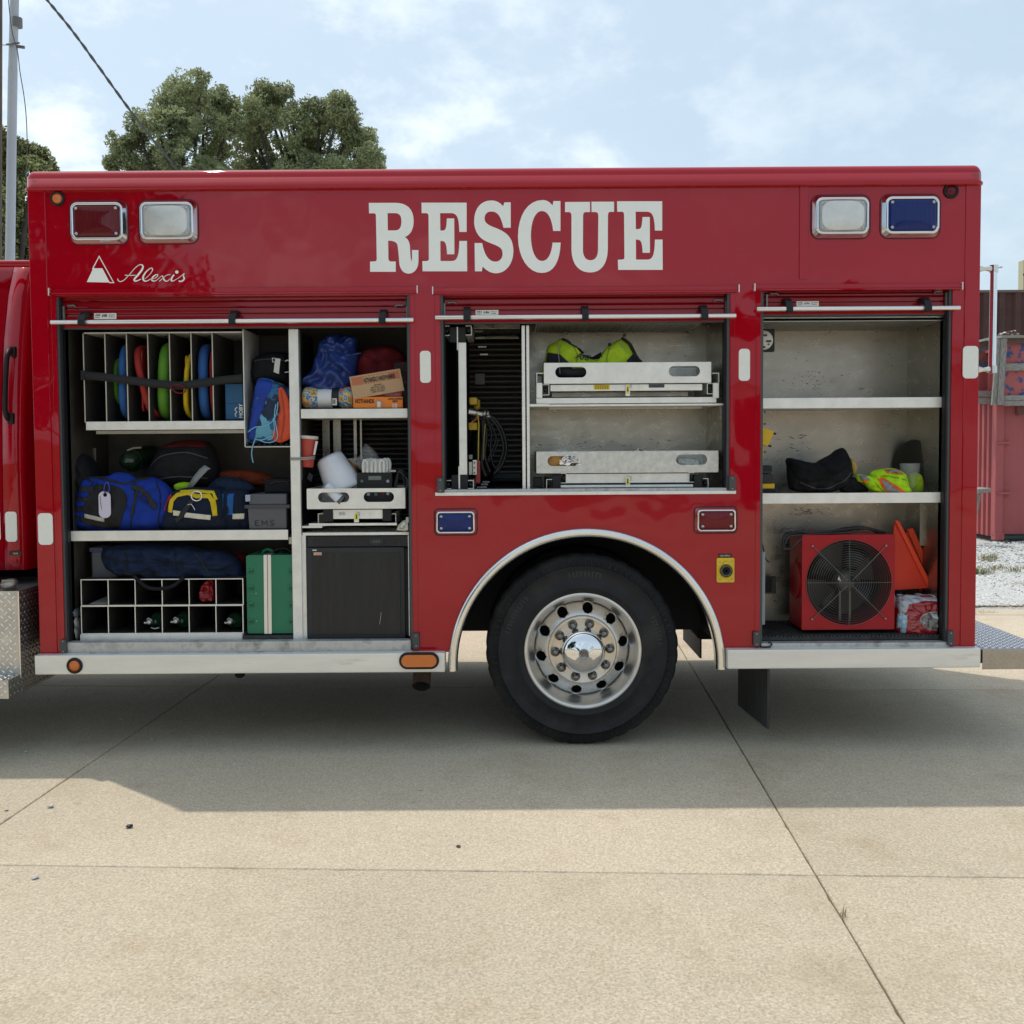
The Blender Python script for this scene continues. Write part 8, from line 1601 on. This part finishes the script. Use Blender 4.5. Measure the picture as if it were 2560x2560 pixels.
# ---------------- trees ----------------
def leafy(m, f=0.45):
    t = m.node_tree; b = t.nodes['Principled BSDF']; tr = t.nodes.new('ShaderNodeBsdfTranslucent'); mx_ = t.nodes.new('ShaderNodeMixShader'); mx_.inputs[0].default_value = f
    if b.inputs['Base Color'].links: t.links.new(b.inputs['Base Color'].links[0].from_socket, tr.inputs[0])
    t.links.new(b.outputs[0], mx_.inputs[1]); t.links.new(tr.outputs[0], mx_.inputs[2]); t.links.new(mx_.outputs[0], t.nodes['Material Output'].inputs[0])
leafA = M('leaf_green', (0.31, 0.35, 0.19), 0.6, 0, var=0.35, vs=0.5, spec=0.3, world=True); leafB = M('leaf_olive', (0.37, 0.39, 0.20), 0.65, 0, var=0.3, vs=0.5, spec=0.3, world=True); leafD = M('leaf_dark', (0.05, 0.075, 0.03), 0.6, 0, var=0.3, vs=0.5, spec=0.3, world=True)
for q in (leafA, leafB, leafD): leafy(q)
bark = M('bark', (0.055, 0.045, 0.038), 0.95, 0, var=0.3, vs=4, bump=0.6, bs=12)
def tree(name, label, base, lobes, nl, ls, seed, trunk_r=0.35, mats=(leafA, leafB), twigs=10, group=None, dens=0.55):
    rnd = np.random.RandomState(seed); rn = random.Random(seed); t = thing(name, label, 'tree', base, group); base = Vector(base)
    top = sum((Vector(l[0]) for l in lobes), Vector()) / len(lobes); zlow = min(l[0][2] - l[1] for l in lobes)
    br = MB(); fork = Vector((base.x + (top.x - base.x) * 0.3, base.y, max(zlow * 0.75, 1.5)))
    MB().tube([base, base.lerp(fork, 0.5) + Vector((0.1, 0, 0)), fork], [trunk_r * 1.25, trunk_r, trunk_r * 0.85], 12).build('trunk', bark, t)
    cents = []
    for li, (c, r) in enumerate(lobes):
        c = Vector(c); mid = fork.lerp(c, 0.5) + Vector((rn.uniform(-.3, .3), rn.uniform(-.3, .3), 0.3)); rad = trunk_r * 0.30
        pts = crom([fork, mid, c, c + Vector((rn.uniform(-.2, .2), 0, r * 0.5))], 4); br.tube(pts, [rad * (1 - 0.8 * i / (len(pts) - 1)) for i in range(len(pts))], 7)
        for k in range(twigs):
            d = Vector((rn.gauss(0, 1), rn.gauss(0, 1), rn.gauss(0.15, 0.9))).normalized(); L = r * rn.uniform(0.55, 1.0); e = c + d * L
            s = c - Vector((0, 0, r * 0.4)) if k % 2 else c + Vector((0, 0, r * 0.2 * rn.uniform(-1, 1))); m_ = s.lerp(e, 0.55) + Vector((rn.uniform(-.1, .1) * r, 0, rn.uniform(-0.1, 0.15) * r))
            br.tube([s, m_, e], [rad * 0.28, rad * 0.16, rad * 0.05], 5, caps=False); cents.append((e, r * rn.uniform(0.22, 0.5))); cents.append((m_.lerp(e, 0.4), r * rn.uniform(0.25, 0.45)))
    br.build('branches', bark, t)
    C_ = np.array([tuple(c) for c, _ in cents]); R_ = np.array([q for _, q in cents])
    for mi, mt in enumerate(mats):
        m2 = nl // len(mats); LC = np.array([tuple(c) for c, _ in lobes]); LR = np.array([q for _, q in lobes]); li = rnd.choice(len(lobes), m2, p=LR ** 2 / (LR ** 2).sum())
        dd = rnd.normal(size=(m2, 3)); dd /= np.linalg.norm(dd, axis=1)[:, None]; pv = LC[li] + dd * (LR[li] * rnd.uniform(0.05, 1.3, m2) ** 0.6)[:, None]
        fq = 1.0 / (ls * 11.0); keep = np.array([noise.noise(Vector(q) * fq) + 0.5 * noise.noise(Vector(q) * fq * 2.7) for q in pv]) > 0.17; pv = pv[keep]
        n = nl // len(mats) // 9; idx = rnd.randint(0, len(C_), n); d = rnd.normal(size=(n, 3)); d /= np.linalg.norm(d, axis=1)[:, None]
        rad_ = rnd.uniform(0.2, 1.0, n) ** dens; p = C_[idx] + d * (R_[idx] * rad_)[:, None] * np.array([1.15, 1.15, 0.85])
        p = np.concatenate([p, pv]); n = len(p)
        u_ = rnd.normal(size=(n, 3)); u_ /= np.linalg.norm(u_, axis=1)[:, None]; w_ = np.cross(u_, rnd.normal(size=(n, 3))); w_ /= np.linalg.norm(w_, axis=1)[:, None]
        s_ = ls * rnd.uniform(0.6, 1.3, n)[:, None]; a_ = p - u_ * s_; b_ = p + w_ * s_ * 0.45; c_ = p + u_ * s_; e_ = p - w_ * s_ * 0.45
        V = np.stack([a_, b_, c_, e_], 1).reshape(-1, 3); o0 = np.array(base); V = V - o0; F = np.arange(n * 4).reshape(n, 4)
        me = bpy.data.meshes.new('foliage'); me.vertices.add(n * 4); me.vertices.foreach_set('co', V.ravel()); me.loops.add(n * 4); me.loops.foreach_set('vertex_index', F.ravel()); me.polygons.add(n)
        me.polygons.foreach_set('loop_start', np.arange(0, n * 4, 4)); me.polygons.foreach_set('loop_total', np.full(n, 4)); me.update(calc_edges=True); me.materials.append(mt)
        o = bpy.data.objects.new('crown', me); COL.objects.link(o); o.parent = t; o['kind'] = 'stuff'
    return t
def plobe(px, py, rpx, Y, dy=0.0): p = P(px, py, Y + dy); return ((p.x, p.y, p.z), rpx * (Y + DIST) / 2560)
YT = 38.0; rn = random.Random(77)
L1 = [(462, 235, 48), (500, 225, 42), (420, 265, 46), (550, 262, 42), (392, 300, 40), (345, 320, 42), (300, 365, 34), (320, 410, 44), (440, 330, 60), (510, 310, 62), (570, 320, 42), (380, 400, 55), (460, 410, 60), (545, 400, 60), (500, 460, 70), (400, 470, 60), (282, 405, 22), (575, 280, 26)]
tree('cottonwood_tree', 'broad leafy tree rising behind the truck roof, nearer the cable', (P(470, 420, YT).x, YT, 0), [plobe(x, y, r, YT, rn.uniform(-1.5, 1.5)) for x, y, r in L1], 150000, 0.075, 3, twigs=12)
L2 = [(665, 240, 40), (700, 235, 30), (640, 280, 42), (690, 290, 46), (640, 340, 52), (765, 280, 38), (800, 285, 36), (850, 270, 36), (735, 330, 52), (805, 340, 54), (870, 320, 42), (905, 350, 36), (925, 395, 34), (640, 410, 56), (720, 410, 58), (800, 410, 60), (880, 410, 48), (940, 425, 26), (760, 460, 70), (615, 330, 30), (840, 460, 60), (680, 470, 60)]
tree('cottonwood_tree', 'broad leafy tree rising behind the truck roof, right of the first', (P(770, 420, YT + 2).x, YT + 2, 0), [plobe(x, y, r, YT + 2, rn.uniform(-1.5, 1.5)) for x, y, r in L2], 190000, 0.075, 5, twigs=12)
YL = 26.0
L3 = [(5, 370, 45), (-40, 350, 60), (60, 395, 40), (95, 400, 36), (20, 430, 60), (80, 450, 50), (120, 430, 24), (10, 500, 60), (70, 520, 55), (30, 580, 60), (90, 590, 50), (110, 640, 40), (40, 650, 60), (-20, 620, 70), (60, 720, 60)]
tree('maple_tree', 'yellowish green tree behind the mast at the left edge', (P(20, 600, YL).x, YL, 0), [plobe(x, y, r, YL, rn.uniform(-1, 1)) for x, y, r in L3], 110000, 0.06, 8, mats=(leafB, M('leaf_yellowish', (0.34, 0.34, 0.10), 0.6, 0, var=0.3, vs=0.6, world=True), leafD), twigs=9)

# ---------------- the side of the yard behind the photographer (seen in paint and chrome) ----------------
for (x, y, h, lab, sd_) in ((-16.4, -27, 16.5, 'big dark tree across the yard behind the viewer, nearest the road', 21), (-22, -25, 16, 'second dark tree across the yard, left of the first', 22), (-30, -22, 15, 'third dark tree across the yard, farthest left', 23), (12.5, -40, 8.5, 'low tree beyond the shed across the yard', 24)):
    r = h * 0.28; rn = random.Random(sd_); lob = [((x + rn.uniform(-1, 1) * r, y + rn.uniform(-1, 1) * r, h * rn.uniform(0.3, 0.8)), r * rn.uniform(0.45, 0.7)) for _ in range(26)]
    tree('shade_tree', lab, (x, y, 0), lob, 40000, 0.34, sd_, mats=(leafD,), twigs=7, group=None)
t = thing('storage_shed', 'low white metal building with a red roller door across the yard', 'shed', (9, -28, 0)); wm = M('white_siding', (0.7, 0.7, 0.68), 0.5); MB().box(5.5, 17, -34, -28, 0, 4.0).build('wall', wm, t); MB().add([(5.2, -27.6, 3.9), (17.3, -27.6, 3.9), (17.3, -31, 5.0), (5.2, -31, 5.0), (17.3, -34.4, 3.9), (5.2, -34.4, 3.9)], [(0, 1, 2, 3), (3, 2, 4, 5)], False).build('roof', M('roof_grey', (0.35, 0.36, 0.38), 0.5), t)
MB().box(7.5, 11.0, -28.0 + 0.002, -27.95, 0, 3.2).build('door', M('door_red', (0.4, 0.02, 0.02), 0.5), t)

# raised ribs and worn moulding marks on the tyre sidewall
for k in range(90):
    an = 2 * math.pi * k / 90; rb_ = MB() if k == 0 else rb_
    c_, s_ = math.cos(an), math.sin(an)
    q = [(wc.x + r_ * math.cos(an + d_), WY + y_, TR + r_ * math.sin(an + d_)) for r_, y_, d_ in ((0.468, 0.0085, -0.012), (0.498, 0.022, -0.012), (0.498, 0.022, 0.012), (0.468, 0.0085, 0.012), (0.470, 0.004, -0.007), (0.496, 0.018, -0.007), (0.496, 0.018, 0.007), (0.470, 0.004, 0.007))]
    rb_.add(q, [(4, 5, 6, 7), (0, 1, 5, 4), (1, 2, 6, 5), (2, 3, 7, 6), (3, 0, 4, 7)], False)
w0 = [o for o in bpy.data.objects if o.name == 'wheel'][0]
rb_.build('tread_shoulder', rubber, w0, fixn=True)['kind'] = 'stuff'
rn = random.Random(14); lt = MB()
for a0_, n_ in ((1.75, 9), (2.9, 11), (4.3, 9), (5.5, 10), (0.45, 8)):
    for k in range(n_):
        an = a0_ - 0.05 * k; wd_l = 0.030 * rn.uniform(0.5, 0.9)
        for part in range(2):
            r0q, r1q = (0.408, 0.436) if part == 0 else ((0.408, 0.414), (0.419, 0.424), (0.43, 0.436), (0.43, 0.436))[(k * 7 + n_) % 4]; w1 = 0.007 if part == 0 else wd_l * (0.5 + 0.5 * ((k * 5) % 3) / 2)
            d0_, d1_ = 0, w1 / 0.42
            yy = lambda r: WY - 0.006 + (r - 0.40) / 0.055 * 0.010 - 0.0012
            lt.add([(wc.x + r * math.cos(an - d), yy(r), TR + r * math.sin(an - d)) for r, d in ((r0q, d0_), (r0q, d1_), (r1q, d1_), (r1q, d0_))], [(0, 1, 2, 3)], False)
lt.build('sidewall_lettering', M('rubber_worn', (0.022, 0.0215, 0.0215), 0.6), w0, fixn=True)['kind'] = 'stuff'

# far wood closing the horizon beyond the yard
rw = np.random.RandomState(4); n = 42000; ax_ = rw.uniform(-110, 110, n); env_ = np.array([5.0 + 2.2 * noise.noise(Vector((q * 0.11, 3.3, 0))) + 1.0 * noise.noise(Vector((q * 0.5, 1.3, 0))) for q in ax_])
p = np.stack([ax_, 92 + rw.uniform(-4, 4, n), env_ * rw.uniform(0.0, 1.0, n) ** 0.7], 1); u1 = rw.normal(size=(n, 3)); u1 /= np.linalg.norm(u1, axis=1)[:, None]; w1_ = np.cross(u1, rw.normal(size=(n, 3))); w1_ /= np.linalg.norm(w1_, axis=1)[:, None]
s1 = 0.42 * rw.uniform(0.6, 1.3, n)[:, None]; V = np.stack([p - u1 * s1, p + w1_ * s1 * 0.6, p + u1 * s1, p - w1_ * s1 * 0.6], 1).reshape(-1, 3)
b = MB(); b.add([tuple(q) for q in V], [(4 * i, 4 * i + 1, 4 * i + 2, 4 * i + 3) for i in range(n)], False)
tag(b.build('distant_wood', leafA), 'far green belt of trees closing the horizon beyond the yard', 'wood', kind='stuff')
